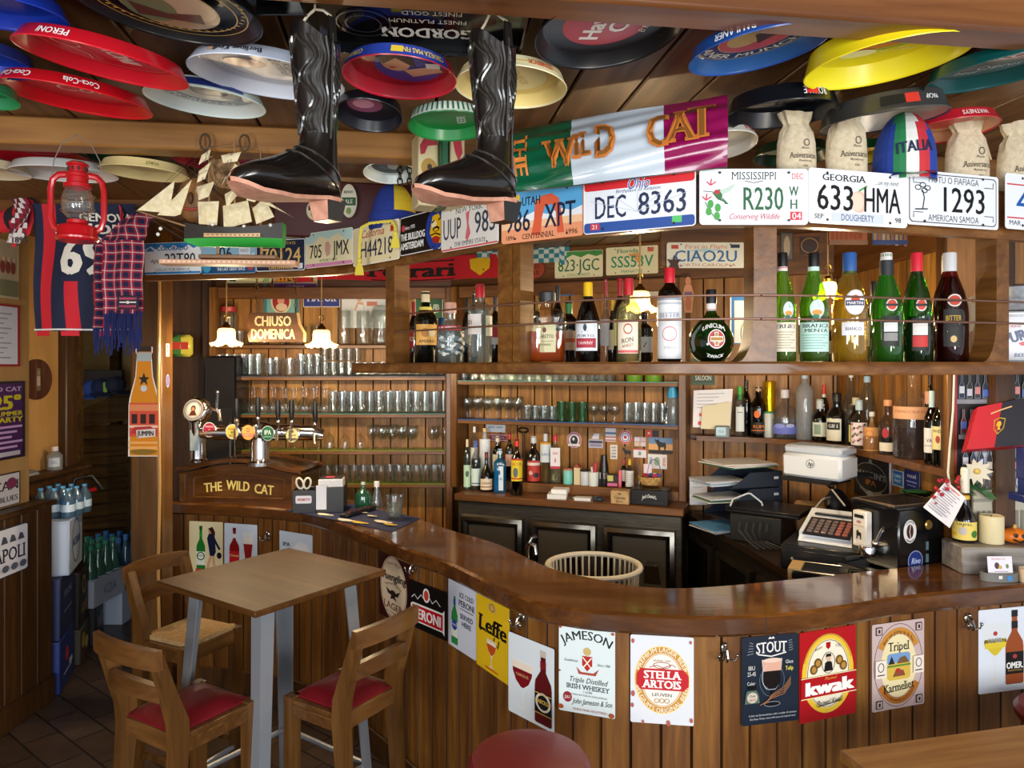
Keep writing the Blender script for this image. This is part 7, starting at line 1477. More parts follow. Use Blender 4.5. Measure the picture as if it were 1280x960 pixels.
T = facing((1.36,3.13, WZ),(-.55,-.83)); cd = E('cash_box', 'wide black cash drawer under the white till', 'cash drawer', T=T); b = MB(); b.box((0,.055,-.16),(.36,.11,.36), M('141415',.3), bev=.005); b.build('body', cd); b = MB(); b.box((0,.05,.022),(.34,.08,.006), M('1c1c1e',.25), bev=.002); dfo = b.build('drawer_front', cd); b = MB(); b.ball((-.13,.05,.03),.010, STEEL,8); b.build('knob', dfo)
T = facing((1.40,3.20, WZ+.112),(-.62,-.78)); cr = E('cash_register', 'small white electronic till with a dark keypad', 'cash register', T=T); CW = M('d6dadf',.3)
b = MB(); sec = [(0,.02),(.02,.0),(-.22,0),(-.24,.10),(-.20,.115),(-.10,.075),(-.0,.04)]
b.grid([[(x, y, z) for z, y in sec] for x in (-.12,-.115,.115,.12)], CW, closed=True); b.add([(-.12, y, z) for z, y in sec], [tuple(range(7))], CW); b.add([(.12, y, z) for z, y in sec], [tuple(range(7))[::-1]], CW); b.build('case', cr)
TK = Matrix.Translation((0,.0605,-.055)) @ Matrix.Rotation(radians(-70),4, 'X'); b = MB(); b.box((0,-.004,0),(.20,.15,.006), M('222226',.4), TK); kpo = b.build('keypad', cr)
for r_ in range(5):
    for c_ in range(6):
        if c_ < 6: k_ = MB(); k_.box((-.075+c_*.03,-.056+r_*.024,.006),(.023,.017,.008), M('6a5a58' if c_ < 4 else '9a5a50',.5), TK,.002); k_.build('key', kpo)
b = MB(); b.box((0,.100,-.165),(.18,.006,.06), M('1a1c20',.15), Matrix.Translation((0,0,0))); b.build('display', cr)
# brown paper bag, dark bag, cable by the till
b = MB(); pb = noisy('kraft_paper', [(.3, 'a97f4e'),(.7, 'c69a66')],12,.8,.5); b.box((0,0,.09),(.16,.09,.18), pb, Matrix.Rotation(.3,4, 'X'),.012); b.box((.11,.02,.05),(.2,.14,.09), pb, Matrix.Rotation(.25,4, 'Y'),.02); tag(b.build('paper_bag', loc=(1.60,3.86, WZ), rotz=-.4), 'crumpled brown paper bags below the printer', 'paper bag')
b = MB(); b.ball((0,0,.07),.08, noisy('dark_plastic', [(.3, '1c1d20'),(.7, '4a4a50')],16,.3,.8),14,(1,.8,.9)); b.ball((-.02,-.05,.08),.03, M('b8502a',.4),8); tag(b.build('plastic_bag', loc=(1.45,3.98, WZ)), 'dark plastic bag with an orange patch by the paper bags', 'bag')
b = MB(); b.ball((0,0,.12),.09, noisy('grey_bag', [(.3, '1a1b1d'),(.7, '3f4146')],12,.4,.8),14,(.8,.7,1.4)); tag(b.build('plastic_bag', loc=(1.74,3.86, WZ)), 'tall dark grey plastic bag under the printer bracket', 'bag')
b = MB(); b.tube([P(1018,636,3.55), P(1028,624,3.6), P(1038,621,3.66)],.004, M('c8c8cc',.4),6); b.tube([P(1040,612,3.4), P(1056,632,3.2)],.004, M('b0b0b4',.4),6); tag(b.build('power_cable'), 'pale loose cable looping by the paper bags', 'cable')
# espresso machine
T = facing((1.50,2.985, WZ),(-.93,-.36)); em = E('espresso_machine', 'black espresso machine with round coffee stickers and a steel lever', 'espresso machine', T=T); EB = M('0d0d0f',.22,0,.3)
b = MB(); b.box((0,.20,-.15),(.24,.25,.30), EB, bev=.006); b.box((0,.035,-.12),(.24,.07,.38), EB, bev=.004); b.build('body', em)
b = MB(); b.box((0,.328,-.15),(.242,.012,.31), M('1a1a1c',.2), bev=.003); b.tube([(-.1,.337,.0),(.1,.337,0),(.1,.337,-.29),(-.1,.337,-.29),(-.1,.337,0)],.004, M('8a7a68',.3,.8),6); b.build('cup_rail', em)
b = MB(); b.lathe([(0,0),(.03,0),(.034,.03),(.03,.04),(0,.04)], CHROME,18, Matrix.Translation((0,.12,.035)) @ Matrix.Rotation(-pi/2,4, 'X')); b.box((0,.115,.075),(.012,.012,.09), CHROME); b.tube([(0,.115,.09),(0,.112,.16)],.012, BLK,8); b.build('group_head', em)
b = MB(); b.tube([(.06,.23,.005),(.075,.25,.03),(.10,.20,.10)],.006, CHROME,7); b.ball((.10,.198,.105),.014, CHROME,10); b.build('steam_lever', em)
b = MB(); b.box((-.04,.22,.02),(.07,.15,.035), M('e4ddd0',.5), bev=.004); A = Art(b,.06,.14,60,140, Matrix.Translation((-.04,.22,.0385))); A.rect(6,10,48,14, '1c1c1e'); A.ell(30,40,12,6, 'b87a7a'); A.rect(4,54,52,5, 'c8b89a'); A.poly([(18,80),(26,72),(30,82),(42,84),(42,112),(36,112),(36,98),(24,98),(24,112),(18,112)], '2a2420'); b.build('capsule_box', em)
TS = Matrix(((0,0,1,.1205),(0,1,0,0),(-1,0,0,0),(0,0,0,1)))   # the side that faces the room
for nm, y, z, rx, ry, dr in (('coffee_sticker',.235,-.06,.036,.048, LB(None,('e',50,50,49,49, 'e6e4e0'),('e',50,50,26,30, '3a1c18'),('l', [(54,22),(46,50),(54,78)],6, 'd8c8c0'))),('round_sticker',.115,-.09,.042,.042, LB(None,('e',50,50,49,49, '8a94b8'),('e',50,50,44,44, '1f3378'),('t', 'Rive',50,50,28, 'b8c8e8',60, dict(sh=.3)),('e',50,84,8,6, 'c84a3a')))):
    b = MB(); A = Art(b, rx*2, ry*2,100,100, TS @ Matrix.Translation((-z, y,0)), rough=.4, lift=.0005); dr(A)
    if nm == 'coffee_sticker': A.arc('CAFFE',50,50,38,7, '5a3a34', w=60, b=.02); A.arc('ESPRESSO',50,50,38,7, '5a3a34', a=270, w=60, inside=True, b=.02)
    b.build(nm, em)
b = MB(); b.lathe([(0,0),(.018,0),(.02,.004),(.016,.008),(0,.008)], M('d0a860',.25,.8),16, TS @ Matrix.Translation((.16,.255,0))); b.build('knob', em)
for y in (.17,.12): 
    b = MB(); b.box((.155, y,.001),(.014,.034,.002), M('5a7078',.2), TS); b.build('level_window', em)
# drip trays and coasters in front of the machine
b = MB(); b.box((0,0,.03),(.22,.16,.03), M('18181a',.3), bev=.004); b.box((-.10,.0,.03),(.05,.15,.05), M('b89a6a',.6)); b.tube([(-.1,-.08,.05),(.1,-.08,.05),(.1,.08,.05),(-.1,.08,.05),(-.1,-.08,.05)],.003, STEEL,5); tag(b.build('knock_box', loc=(1.30,3.02, WZ), rotz=-.5), 'low black knock box with a wooden side before the espresso machine', 'box')
# dark gift hamper beside the machine
hb = E('gift_hamper', 'dark cellophane gift hamper between the espresso machine and the wooden box', 'hamper',(1.815,3.22, WZ)); b = MB(); rows = [[(rr*cos(a*pi/8)*(1+.1*sin(a*3)), rr*.8*sin(a*pi/8)*(1+.1*cos(a*2)), z) for a in range(16)] for rr, z in ((.0,0),(.11,0),(.13,.06),(.12,.18),(.07,.27),(.02,.3),(.06,.34))]; b.grid(rows, noisy('cellophane', [(.3, '14120e'),(.6, '2a2f1c'),(.75, '6a5a2a')],14,.15,.9), closed=True); b.build('wrap', hb)
b = MB(); [b.box((-.06+.05*i,-.10,.17),(.012,.01,.06), M(c,.4), Matrix.Rotation(.4*(i-1),4, 'Y')) for i, c in enumerate(('d85a4a', 'b8a83a', 'd84a3a'))]; b.box((0,.02,.33),(.1,.08,.02), M('1f5a34',.5), bev=.005); b.build('ribbon', hb)
# signs on the wall below the shelf
card('sign', 'black slate sign with white and orange ale lettering under the wall shelf', RW,1070,1114,570,624, LB('1e2226',('r',3,3,94,94, '24282d'),('t', "MARTIN'S",50,44,13, 'b8b8b0',84, dict(serif=1)),('t', 'IPA',50,62,12, 'd8842a',30),('o',50,50,46,34,1.5, 'a8a8a0',30,150),('t', 'III',50,12,8, 'b8b8b0'),('l', [(20,78),(40,88),(60,88),(80,78)],5, '8a8a84'),('e',50,88,10,7, '9a9a94')), cat='sign', off=.01, th=.01)
card('sticker', 'light blue square payment sticker under the wall shelf', RW,1117,1131,588,608, LB('d8e4f0',('r',6,6,88,88, '2f7ac0'),('t', 'CARD',50,36,18, 'e8f0f8',66),('t', 'PAY',50,66,18, 'e8f0f8',56)), group='payment stickers')
card('sticker', 'navy payment sticker with white word, right of the light blue one', RW,1132,1151,588,622, LB('1f2f7a',('t', 'nexi',50,20,16, 'e8ecf8',60),('r',16,40,68,5, '8a9ad0'),('r',22,54,56,4, '8a9ad0'),('r',12,82,76,8, 'a8b8d8')), group='payment stickers')
# wine poster, red and black folder, etched panel
def d_wine(A):
    A.rect(0,0,100,120, '17181c'); A.rect(0,0,2.5,120, 'b82a34'); A.rect(97,0,3,120, 'b82a34'); A.rect(0,0,100,3, '8a8c92')
    for r in range(3):
        A.rect(2,40+r*40-5,96,5, '8a8c92')
        for i in range(10):
            x = 4+i*9.4; y = 6+r*40; c = ('23304a', '2a2a30', '34343c')[(i+r) % 3] if r != 1 else '5a2028'
            A.poly([(x+2.6, y),(x+2.6, y+9),(x+.4, y+14),(x+.4, y+28),(x+7.4, y+28),(x+7.4, y+14),(x+5.2, y+9),(x+5.2, y)], '9aa0a8'); A.poly([(x+3.1, y),(x+3.1, y+9),(x+.9, y+14),(x+.9, y+27.5),(x+6.9, y+27.5),(x+6.9, y+14),(x+4.7, y+9),(x+4.7, y)], c); A.rect(x+.9, y+14+(i*3) % 5,6,8,('d8dce0', '4a6ac0', 'c8c8d8', 'e0d8c8', 'd88a8a')[(i*2+r) % 5])
quad('wine_poster', 'tall poster of three rows of wine bottles on the right wall', 'poster', [P(1194,461,2.955), P(1296,459,2.93), P(1296,596,2.93), P(1193,592,2.955)], d_wine, '17181c',100,120,.01)
def d_genoa(A):
    A.poly([(0,0),(50,0),(46,100),(0,100)], 'c4222e'); A.poly([(50,0),(100,0),(100,100),(46,100)], '23222c'); A.line([(30,22),(48,17),(70,13)],3, 'e0b87a'); A.poly([(38,38),(48,34),(60,38),(58,60),(48,72),(40,60)], 'c8a030'); A.poly([(40,40),(48,36),(48,69),(41,59)], 'b82430'); A.poly([(48,36),(58,40),(56,59),(48,69)], '23222c'); A.poly([(45,44),(50,42),(53,50),(50,56),(52,62),(46,62),(47,54),(43,52)], 'e0b030')
gb = E('gift_box', 'red and black slanted gift box with a gold crest by the poster', 'box',(1.92,2.86,1.5))
Yg = 2.89; c4 = [P(1222,509, Yg), P(1284,497, Yg-.02), P(1284,556, Yg-.07), P(1208,562, Yg-.05)]; tl, tr, br, bl = [p-Vector((1.92,2.86,1.5)) for p in c4]; nn = (tr-tl).cross(bl-tl).normalized(); nn = -nn if nn.y > 0 else nn
b = MB(); bk_ = -nn*.05; b.add([tl, tr, br, bl, tl+bk_, tr+bk_, br+bk_, bl+bk_], [(0,1,2,3),(4,7,6,5),(0,4,5,1),(1,5,6,2),(2,6,7,3),(3,7,4,0)], M('b01c28',.5)); b.build('box_body', gb)
b = MB(); A = Art(b,1,1,100,100, None, rough=.6, lift=.0006, sphere=lambda X, Y, z: (tl*(.5-X)+tr*(.5+X))*(.5+Y)+(bl*(.5-X)+br*(.5+X))*(.5-Y)+nn*z); d_genoa(A); b.build('lid_print', gb)
quad('etched_panel', 'grey etched panel of a street front behind the candle', 'panel', [P(1217,562,2.93), P(1292,558,2.91), P(1292,686,2.89), P(1216,686,2.91)], LB('8e9298',('r',0,40,100,60, 'b0aa98'), *[('r',6+i*9,62,5,22, '7a7668') for i in range(10)],('r',0,50,100,3, '8a8678'),('r',0,90,100,3, '8a8678'),('t', 'BAR',22,34,14, '5a4a40',26, dict(serif=1)),('t', 'Wild Cat',64,34,12, 'c8ccd0',46),('p', [(10,4),(40,2),(36,20),(16,24)], 'b8c4d4')), '8e9298',100,100,.012)
b = MB(); b.box((0,0,.19),(.03,.05,.12), M('1c2a6a',.4), bev=.004); b.box((0,0,.06),(.06,.09,.03), M('1c2a6a',.4), bev=.004); b.box((0,0,.12),(.02,.04,.1), M('1c2a6a',.4)); tag(b.build('navy_stand', loc=(1.955,2.75,1.32)), 'navy blue stand cut off by the right edge of the photo', 'stand')
# grey wooden box with candle, pumpkin, bottle and sprig
GW = wood('grey_weathered_wood', '5a5450', '7a746e', '9a948c', 'x',.6,70); b = MB(); b.box((0,0,.052),(.42,.15,.104), GW, bev=.004); tag(b.build('wooden_box', loc=(1.945,2.83, ZB+.001), rotz=-.06), 'long grey weathered wooden box on the right end of the bar', 'box'); BT = ZB+.106
bottle('brown stubby ale bottle with a yellow picture label on the grey box',(1.80,2.865, BT),.178,.042, 'beer', '2a1008',('d8b040',.94), [(.06,.46,84, LB('e8d068',('t', 'TRIPEL',50,14,12, '3a4a3a',50),('e',46,50,12,22, 'c8c0b8'),('p', [(36,40),(46,20),(56,40)], 'c83030'),('e',82,66,12,20, '3a7a2a'),('e',16,70,12,12, 'e0b02a')),0)],('180a05',.8,.9), name='beer_bottle')
b = MB(); b.lathe([(0,0),(.042,0),(.044,.003),(.044,.105),(.040,.108),(.030,.100),(0,.098)], M('e3d5a8',.5),26); b.cyl((0,0,.098),(0,0,.108),.0015, BLK); tag(b.build('pillar_candle', loc=(1.89,2.84, BT)), 'thick cream pillar candle on the grey box', 'candle')
pk = E('toy_pumpkin', 'small orange carved pumpkin ornament beside the candle', 'ornament',(1.975,2.83, BT)); b = MB(); rows = []
for i in range(9):
    th = pi*i/8; rows.append([(.05*sin(th)*(1+.10*abs(cos(4*a*pi/14)))*cos(a*pi/14)*1.0,.04*sin(th)*sin(a*pi/14)*(1+.1*abs(cos(4*a*pi/14))),.030-.030*cos(th)) for a in range(28)])
b.grid(rows, M('d9741c',.45), closed=True); b.build('body', pk)
b = MB(); b.tube([(0,0,.056),(.004,0,.072)], [.008,.005], M('c8a04a',.6),7); b.build('stalk', pk)
for x, z, r_ in ((-.022,.038,.008),(.006,.036,.008)): b = MB(); b.ball((x,-.043, z), r_, M('2a1408',.6),8,(1,.4,1)); b.build('eye', pk)
b = MB(); b.tube([(-.03,-.040,.022),(-.008,-.0445,.012),(.018,-.042,.020)],.004, M('2a1408',.6),5); b.build('mouth', pk)
sg = E('christmas_sprig', 'artificial sprig of white flower, red berries and green needles above the ale bottle', 'decoration',(1.80,2.90, BT)); b = MB()
for k in range(10):
    a = 2*pi*k/10; p0 = Vector((.055,-.02,.275)); d = Vector((cos(a),-.25, sin(a)*.9)); s_ = Vector((-sin(a),0, cos(a)))*.014; b.add([p0, p0+d*.03+s_, p0+d*.062, p0+d*.03-s_], [(0,1,2,3)], M('e6dcc0',.7))
b.ball((.055,-.03,.275),.012, M('d8b858',.6),8); b.build('flower', sg)
b = MB(); rnd = random.Random(3)
for k in range(26): b.ball((-.045+rnd.uniform(-.06,.05),-.02+rnd.uniform(-.02,.02),.21+rnd.uniform(-.05,.06)-.02),.008, M('a8142a',.3),7)
b.build('berries', sg)
b = MB()
for k in range(60):
    t = rnd.uniform(0,1); p0 = Vector((.0+.10*t,0,.22-.03*t)); a = rnd.uniform(-.9,2.6); b.tube([p0, p0+Vector((cos(a)*.05, rnd.uniform(-.03,.02), sin(a)*.05-.01))],.0016, M('2f5a2c',.6),3)
b.prism([(0,0),(.05,.014),(.08,0),(.05,-.014)],.002, M('3f6a34',.5), Matrix.Translation((.07,-.02,.2)) @ Matrix.Rotation(pi/2,4, 'X') @ Matrix.Rotation(-.5,4, 'Z')); b.tube([(0,0,.0),(.01,0,.2)],.004, M('4a3a24',.7),5); b.build('needles', sg)
b = MB(); b.lathe([(0,0),(.016,0),(.016,.09),(.013,.10),(0,.10)], M('e0dccb',.5),12, Matrix.Translation((.012,-.02,.19))); b.build('little_candle', sg)
quad('paper_sheet', 'printed white notice tilted beside the ale bottle', 'paper', [P(1183,601,2.90), P(1207,622,2.82), P(1187,660,2.82), P(1154,634,2.90)], LB('d9dbe8',('r',8,6,70,4, 'd87a6a'), *[('r',8,16+k*7,78-(k*13) % 22,2.4, '8a8ea4') for k in range(11)]))
ch = E('card_holder', 'grey curved holder with a white business card on the bar', 'card holder',(1.82,2.69, ZB+.001)); b = MB(); b.lathe([(0,0),(.07,0),(.07,.03),(.064,.032),(.064,.01),(0,.01)], M('6f706c',.5),26, None,1,.45); A = Art(b,.04,.02,40,20, Matrix.Translation((.02,-.0325,.016)) @ Matrix.Rotation(pi/2,4, 'X')); A.rect(8,0,18,18, '3f8ac8'); A.rect(-24,0,14,12, 'e0e0e0'); b.build('base', ch)
b = MB(); Tc = Matrix.Translation((.0,-.005,.058)) @ Matrix.Rotation(pi/2-.12,4, 'X'); board(.092,.064,.001, M('e9e6ee',.5),.002, b, Tc); A = Art(b,.092,.064,92,64, Tc, lift=.0005); A.text('THE WILD CAT',40,10,6, 'c84a3a', w=54); A.ell(34,34,9,12, '5a3038'); A.ell(46,40,7,7, 'c8b060'); A.ell(72,36,5,8, '6a8a4a'); A.rect(24,54,50,3, 'b8a8b0'); b.build('card', ch)
b = MB(); b.lathe([(0,0),(.03,0),(.03,.05),(.028,.05),(.028,.006),(0,.006)], M('d8c0a0',.5),16); tag(b.build('cream_cup', loc=(1.915,2.67, ZB+.001)), 'cream cup cut off at the right end of the bar', 'cup')
# white cable down the upright
b = MB(); b.tube([(1.80,2.93,1.86),(1.795,2.93,1.7),(1.775,2.92,1.55),(1.765,2.915,1.45),(1.78,2.915,1.36),(1.80,2.93,1.25)],.0045, M('d8d4c8',.5),6); tag(b.build('white_cable'), 'white cable hanging down by the shelf upright', 'cable')
# ================================================================ beer taps and things on the left of the bar
tb = E('beer_tower', 'chrome beer column with a large round badge head, left end of the tap plinth', 'beer tap', P(247,577,4.24)); b = MB()
b.lathe([(.055,0),(.056,.01),(.046,.02),(.045,.10),(.052,.22),(.056,.235),(0,.236)], CHROME,24); b.build('column', tb)
b = MB(); Th = Matrix.Translation((.0,-.01,.30)) @ Matrix.Rotation(radians(78),4, 'X') @ Matrix.Rotation(radians(-10),4, 'Y'); b.lathe([(0,-.05),(.06,-.05),(.078,-.03),(.080,.02),(.072,.032),(.066,.034),(0,.034)], CHROME,30, Th); A = Art(b,.13,.13,100,100, Th @ Matrix.Translation((0,0,.0345))); A.ell(50,50,48,48, 'b8b4ae'); A.ring(50,50,44,44,4, '6a6258'); A.ell(50,50,30,32, 'e0d6c4'); A.ell(50,44,12,14, '3a1c14'); A.poly([(30,76),(40,56),(60,56),(70,76)], '5a2a18'); A.ell(50,46,8,9, 'c88a68'); A.arc('FRANZISKANER',50,50,35,6, '4a4038', w=80); b.build('head_badge', tb)
b = MB(); b.box((-.0,-.046,.13),(.05,.004,.12), M('b8c8cc',.1,.3), bev=.001); b.build('front_plate', tb)
b = MB(); b.tube([(.085,0,.31),(.13,-.01,.30),(.14,-.02,.24)],.011, CHROME,8); b.tube([(.115,0,.31),(.118,.0,.40)],.010, BLK,8); b.ball((.118,0,.41),.012, CHROME,8); b.build('tap', tb)
tt = E('beer_tower', 'wide chrome beer tower with five round tap badges, middle of the tap plinth', 'beer tap', P(325,575,4.22), radians(8)); k = 4.22/F; b = MB()
b.lathe([(.075,-.03),(.075,-.01),(.055,.0),(.05,.02),(.052,.08),(.045,.13),(0,.13)], CHROME,24)
b.tube([(-.33,0,.16),(-.25,0,.165),(0,0,.165),(.30,0,.155),(.36,0,.14)], [.03,.045,.05,.045,.03], CHROME,18); b.ball((0,0,.17),.075, CHROME,18,(1.2,.8,.8)); b.build('cross_pipe', tt)
BD = [(262,537, LB(None,('e',50,50,49,49, 'd8d4cc'),('e',50,50,44,44, 'a01c3a'),('t', 'TROPICAL',50,30,11, 'e8d8d8',66),('t', 'THE ALE',50,70,12, 'f0e8e8',50),('e',50,50,5,5, 'c8a040'))),
 (290.5,539.5, LB(None,('e',50,50,49,49, 'd8d4cc'),('e',50,50,44,44, 'd8c04a'),('t', 'MONACO',50,32,12, 'a83028',60),('e',50,54,9,9, '5a7a3a'),('t', 'BEER',50,74,10, '4a3a20',40))),
 (310.5,540.5, LB(None,('e',50,50,49,49, 'e0a040'),('e',50,50,44,44, 'e8a858'),('o',50,34,14,14,5, 'a85a28'),('r',6,58,88,16, 'c83a28'),('t', 'GRIMBERGEN',50,66,10, 'f0e0c0',80))),
 (335,541.5, LB(None,('e',50,50,49,49, 'b8c0b8'),('e',50,50,45,45, '0f5a34'),('t', 'IPA',50,44,30, 'd8e8d8',52),('r',20,70,60,5, '8ab89a'))),
 (365.5,544, LB(None,('e',50,50,49,49, '8a7a4a'),('e',50,50,45,45, 'dccf8a'),('e',50,26,10,8, '5a4a2a'),('t', 'Golden Ale',50,48,10, '4a3a20',62),('r',14,68,72,14, '6a5a3a')))]
for px, py, d in BD:
    p = P(px, py,4.15)-tt.location; p = Matrix.Rotation(-radians(8),3, 'Z') @ p; b = MB(); Tm = Matrix.Translation(p) @ Matrix.Rotation(pi/2,4, 'X') @ Matrix.Rotation(radians(-8),4, 'Y')
    b.lathe([(0,-.02),(.038,-.02),(.041,-.005),(.041,.002),(.036,.004),(0,.004)], CHROME,24, Tm); A = Art(b,.076,.088,100,100, Tm @ Matrix.Translation((0,0,.0045)), lift=.0005); d(A); b.build('tap_badge', tt)
for px, py in ((296,522),(322.5,520),(347.5,524),(364.5,524),(394,527)):
    p = P(px, py,4.14)-tt.location; p = Matrix.Rotation(-radians(8),3, 'Z') @ p; b = MB(); b.tube([p+Vector((0,0,-.005)), p+Vector((0,-.004,.05)), p+Vector((0,-.006,.11))], [.011,.016,.012], BLK,10); tho = b.build('tap_handle', tt)
    b = MB(); b.ball(p+Vector((0,0,-.015)),.014, CHROME,10); b.tube([p+Vector((0,0,-.02)), p+Vector((0,.01,-.06))],.010, CHROME,8); b.tube([p+Vector((0,-.01,-.06)), p+Vector((0,-.055,-.065)), p+Vector((.004,-.065,-.12))],.008, CHROME,8); b.build('spout', tho)
# dark cooler door behind the taps
b = MB(); b.box((-1.98,5.0,.975),(.22,.25,1.95), M('0e0e10',.25), bev=.01); b.box((-1.98,4.872,1.0),(.18,.01,1.2), M('16181a',.1)); b.box((-1.90,4.862,1.25),(.012,.014,.5), STEEL); tag(b.build('bottle_cooler'), 'tall black bottle cooler in the gap behind the post', 'cooler')
for px, py, c, lb in ((232,420, 'd8c84a', 'yellow and green snack bag on top of the dark cooler'),(222,440, '4a7a3a', 'green snack packet on top of the dark cooler')):
    b = MB(); b.box((0,0,.07),(.09,.05,.15), M(c,.3), bev=.02); b.box((0,-.026,.07),(.05,.003,.05), M('c83a2c',.4)); q = P(px, py,4.95); tag(b.build('snack_bag', loc=(q.x,4.96,1.952)), lb, 'snack bag')
# napkin caddy with scissors
T = facing((-1.05,3.93, ZB),(.10,-1)); T = T @ Matrix.Identity(4); nc = E('napkin_caddy', 'black napkin caddy holding white napkins and scissors on the blue mat', 'caddy', T=T); CB = M('131315',.35); b = MB()
for x0, x1, h, d in ((-.145,-.02,.125,.12),(-.02,.13,.14,.15)):
    xm, w = (x0+x1)/2, x1-x0; b.box((xm, h/2,.0),(w, h,.005), CB, bev=.002); b.box((xm, h/2,-d),(w, h,.005), CB, bev=.002); b.box((x0+.003, h/2,-d/2),(.005, h, d), CB); b.box((x1-.003, h/2,-d/2),(.005, h, d), CB); b.box((xm,.004,-d/2),(w,.006, d), CB)
b.build('holder', nc)
b = MB(); b.box((.01,.085,.006),(.055,.13,.006), M('e8e8ea',.8)); b.box((.055,.10,-.07),(.13,.16,.11), M('e8e6e4',.9), bev=.004); b.build('napkins', nc)
b = MB(); b.box((.055,.184,-.07),(.12,.006,.10), M('191314',.4)); b.box((.05,.188,-.05),(.05,.003,.04), M('c83a4a',.5)); b.box((.122,.09,-.06),(.004,.12,.09), M('e8d8d4',.5)); b.box((.1245,.075,-.06),(.002,.08,.03), M('b02838',.5)); b.build('promo_card', nc)
b = MB(); board(.085,.042,.001, M('e6e2e4',.4),.008, b, Matrix.Translation((-.085,.075,.0040))); A = Art(b,.08,.036,80,36, Matrix.Translation((-.085,.075,.0044))); A.text('MORETTI',40,18,13, 'b82a3a', w=66, b=.05, sh=.2); b.build('sticker', nc)
b = MB()
for x, rz in ((-.115,.3),(-.075,-.2)):
    Ts = Matrix.Translation((x,.155,-.05)) @ Matrix.Rotation(rz,4, 'Z'); b.tube([(.018*cos(a*pi/8),.030*sin(a*pi/8),0) for a in range(17)],.0055, M('e6dfcc',.4),7, Ts); b.tube([(0,-.03,0),(.01,-.09,0)],.004, STEEL,6, Ts)
b.build('scissors', nc)
# blue jigsaw-print bar mat
mp = [PZ(x, y, ZB+.0035) for x, y in ((357,637.5),(490,664),(525,647.5),(440,630))]
def mat_draw(A):
    for x, y, r_, c in ((14,72,6, 'd8cfae'),(30,84,6, 'e2dcc4'),(56,92,7, 'e6e0cc'),(68,96,6, 'd8b840'),(80,66,7, 'e6dfc8'),(90,74,5, 'd8b840'),(46,40,4, 'd8cfae'),(62,50,4, 'd0c8b0')):
        A.ell(x, min(92, y), r_, r_*.9, c); A.ell(x+r_, min(92, y)-2, r_*.45, r_*.5, c); A.ell(x, min(92, y)+r_*.9, r_*.45, r_*.4, c)
tl, br_, bb, cc_ = mp[0], mp[1], mp[2], mp[3]
def matsheet():
    tl, tr, br, bl = mp[3], mp[2], mp[1], mp[0]; b = MB(); q = [tl, tr, br, bl]; o = Vector((0,0,-.003)); b.add(q+[p+o for p in q], [(0,1,2,3),(4,7,6,5),(0,4,5,1),(1,5,6,2),(2,6,7,3),(3,7,4,0)], M('1c2750',.8))
    A = Art(b,1,1,100,100, None, rough=.8, lift=.0004, sphere=lambda X, Y, z: (tl*(.5-X)+tr*(.5+X))*(.5+Y)+(bl*(.5-X)+br*(.5+X))*(.5-Y)+Vector((0,0, z))); mat_draw(A); return b.build('bar_mat')
tag(matsheet(), 'navy bar mat printed with cream and yellow puzzle shapes', 'mat')
q0 = PZ(427,648, ZB+.004); q1 = PZ(468,636, ZB+.004); d = q1-q0; rm = E('remote_control', 'long black remote control lying on the blue mat', 'remote control',(q0+q1)/2, atan2(d.y, d.x)); b = MB(); b.box((0,0,.011),(.26,.05,.02), M('141417',.35), bev=.006); rmo = b.build('case', rm)
for i in range(9):
    for j in range(3): b = MB(); b.box((-.10+i*.022,-.013+j*.013,.0225),(.012,.008,.004), M('3a3a40' if (i+j) % 4 else '8a3a3a',.4)); b.build('key', rmo)
q = PZ(454,634, ZB); bt = bottle('squat green glass cruet bottle behind the remote control',(q.x, q.y, ZB+.004),.135,.047, 'dec', '6ac09a',('c8d8d0',.92), body=.25, name='cruet_bottle')
q = PZ(471,633, ZB); b_ = E('cruet_bottle', 'clear conical cruet bottle with a white cap', 'bottle',(q.x, q.y, ZB+.001)); b = MB(); b.lathe([(0,0),(.042,0),(.043,.006),(.014,.095),(.013,.12)], glass('dfe4e4',.15),20); b.build('glass', b_); b = MB(); b.lathe([(.015,.112),(.016,.14),(.014,.142),(0,.142)], M('ece8e4',.4),14); b.build('cap', b_)
q = PZ(493,648, ZB+.004); tg = bpy.data.objects.new('water_tumbler', DW['tumbler']); COL.objects.link(tg); tg.location = (q.x, q.y, ZB+.005); tg.scale = (1.3,1.3,1.25); tag(tg, 'clear faceted tumbler of water standing on the blue mat', 'glass')
b = MB(); b.lathe([(0,.012),(.030,.012),(.033,.06),(0,.06)], glass('e4ecec',.15),14); b.build('water', tg)
# sink tap and wicker basket seen over the bar
b = MB(); p = P(659,700,3.35); b.tube([(0,0,-.16),(0,0,.05),(.01,0,.075),(.035,-.01,.07),(.04,-.02,.03)],.011, CHROME,10); b.tube([(0,0,.06),(.02,.01,.10),(.045,.01,.11)],.008, CHROME,8); tag(b.build('sink_faucet', loc=p), 'small chrome sink faucet showing above the inner edge of the bar', 'faucet')
b = MB(); b.box((-.03,0,.42),(.22,.3,.84), M('5f5e5a',.3,.8), bev=.006); tag(b.build('sink_cabinet', loc=(p.x, p.y+.02,0)), 'steel sink cabinet under the faucet behind the bar', 'sink')
wb = E('rattan_chair', 'white rattan tub chair back rising behind the bar', 'chair',(P(742,715,3.35).x,3.35,0)); WH = M('d9d2c0',.6); R0 = .205; zt = H-(700-HY)/F*3.45
b = MB(); b.tube([(R0*1.05*cos(a*pi/18), R0*1.05*sin(a*pi/18), zt) for a in range(37)],.013, WH,8); b.build('top_rim', wb)
for k_ in range(40):
    a = 2*pi*k_/40; b = MB(); b.tube([(R0*cos(a), R0*sin(a), zt-.005),(R0*.97*cos(a), R0*.97*sin(a), zt-.16),(R0*.92*cos(a), R0*.92*sin(a),.45)],.005, WH,5); b.build('spindle', wb)
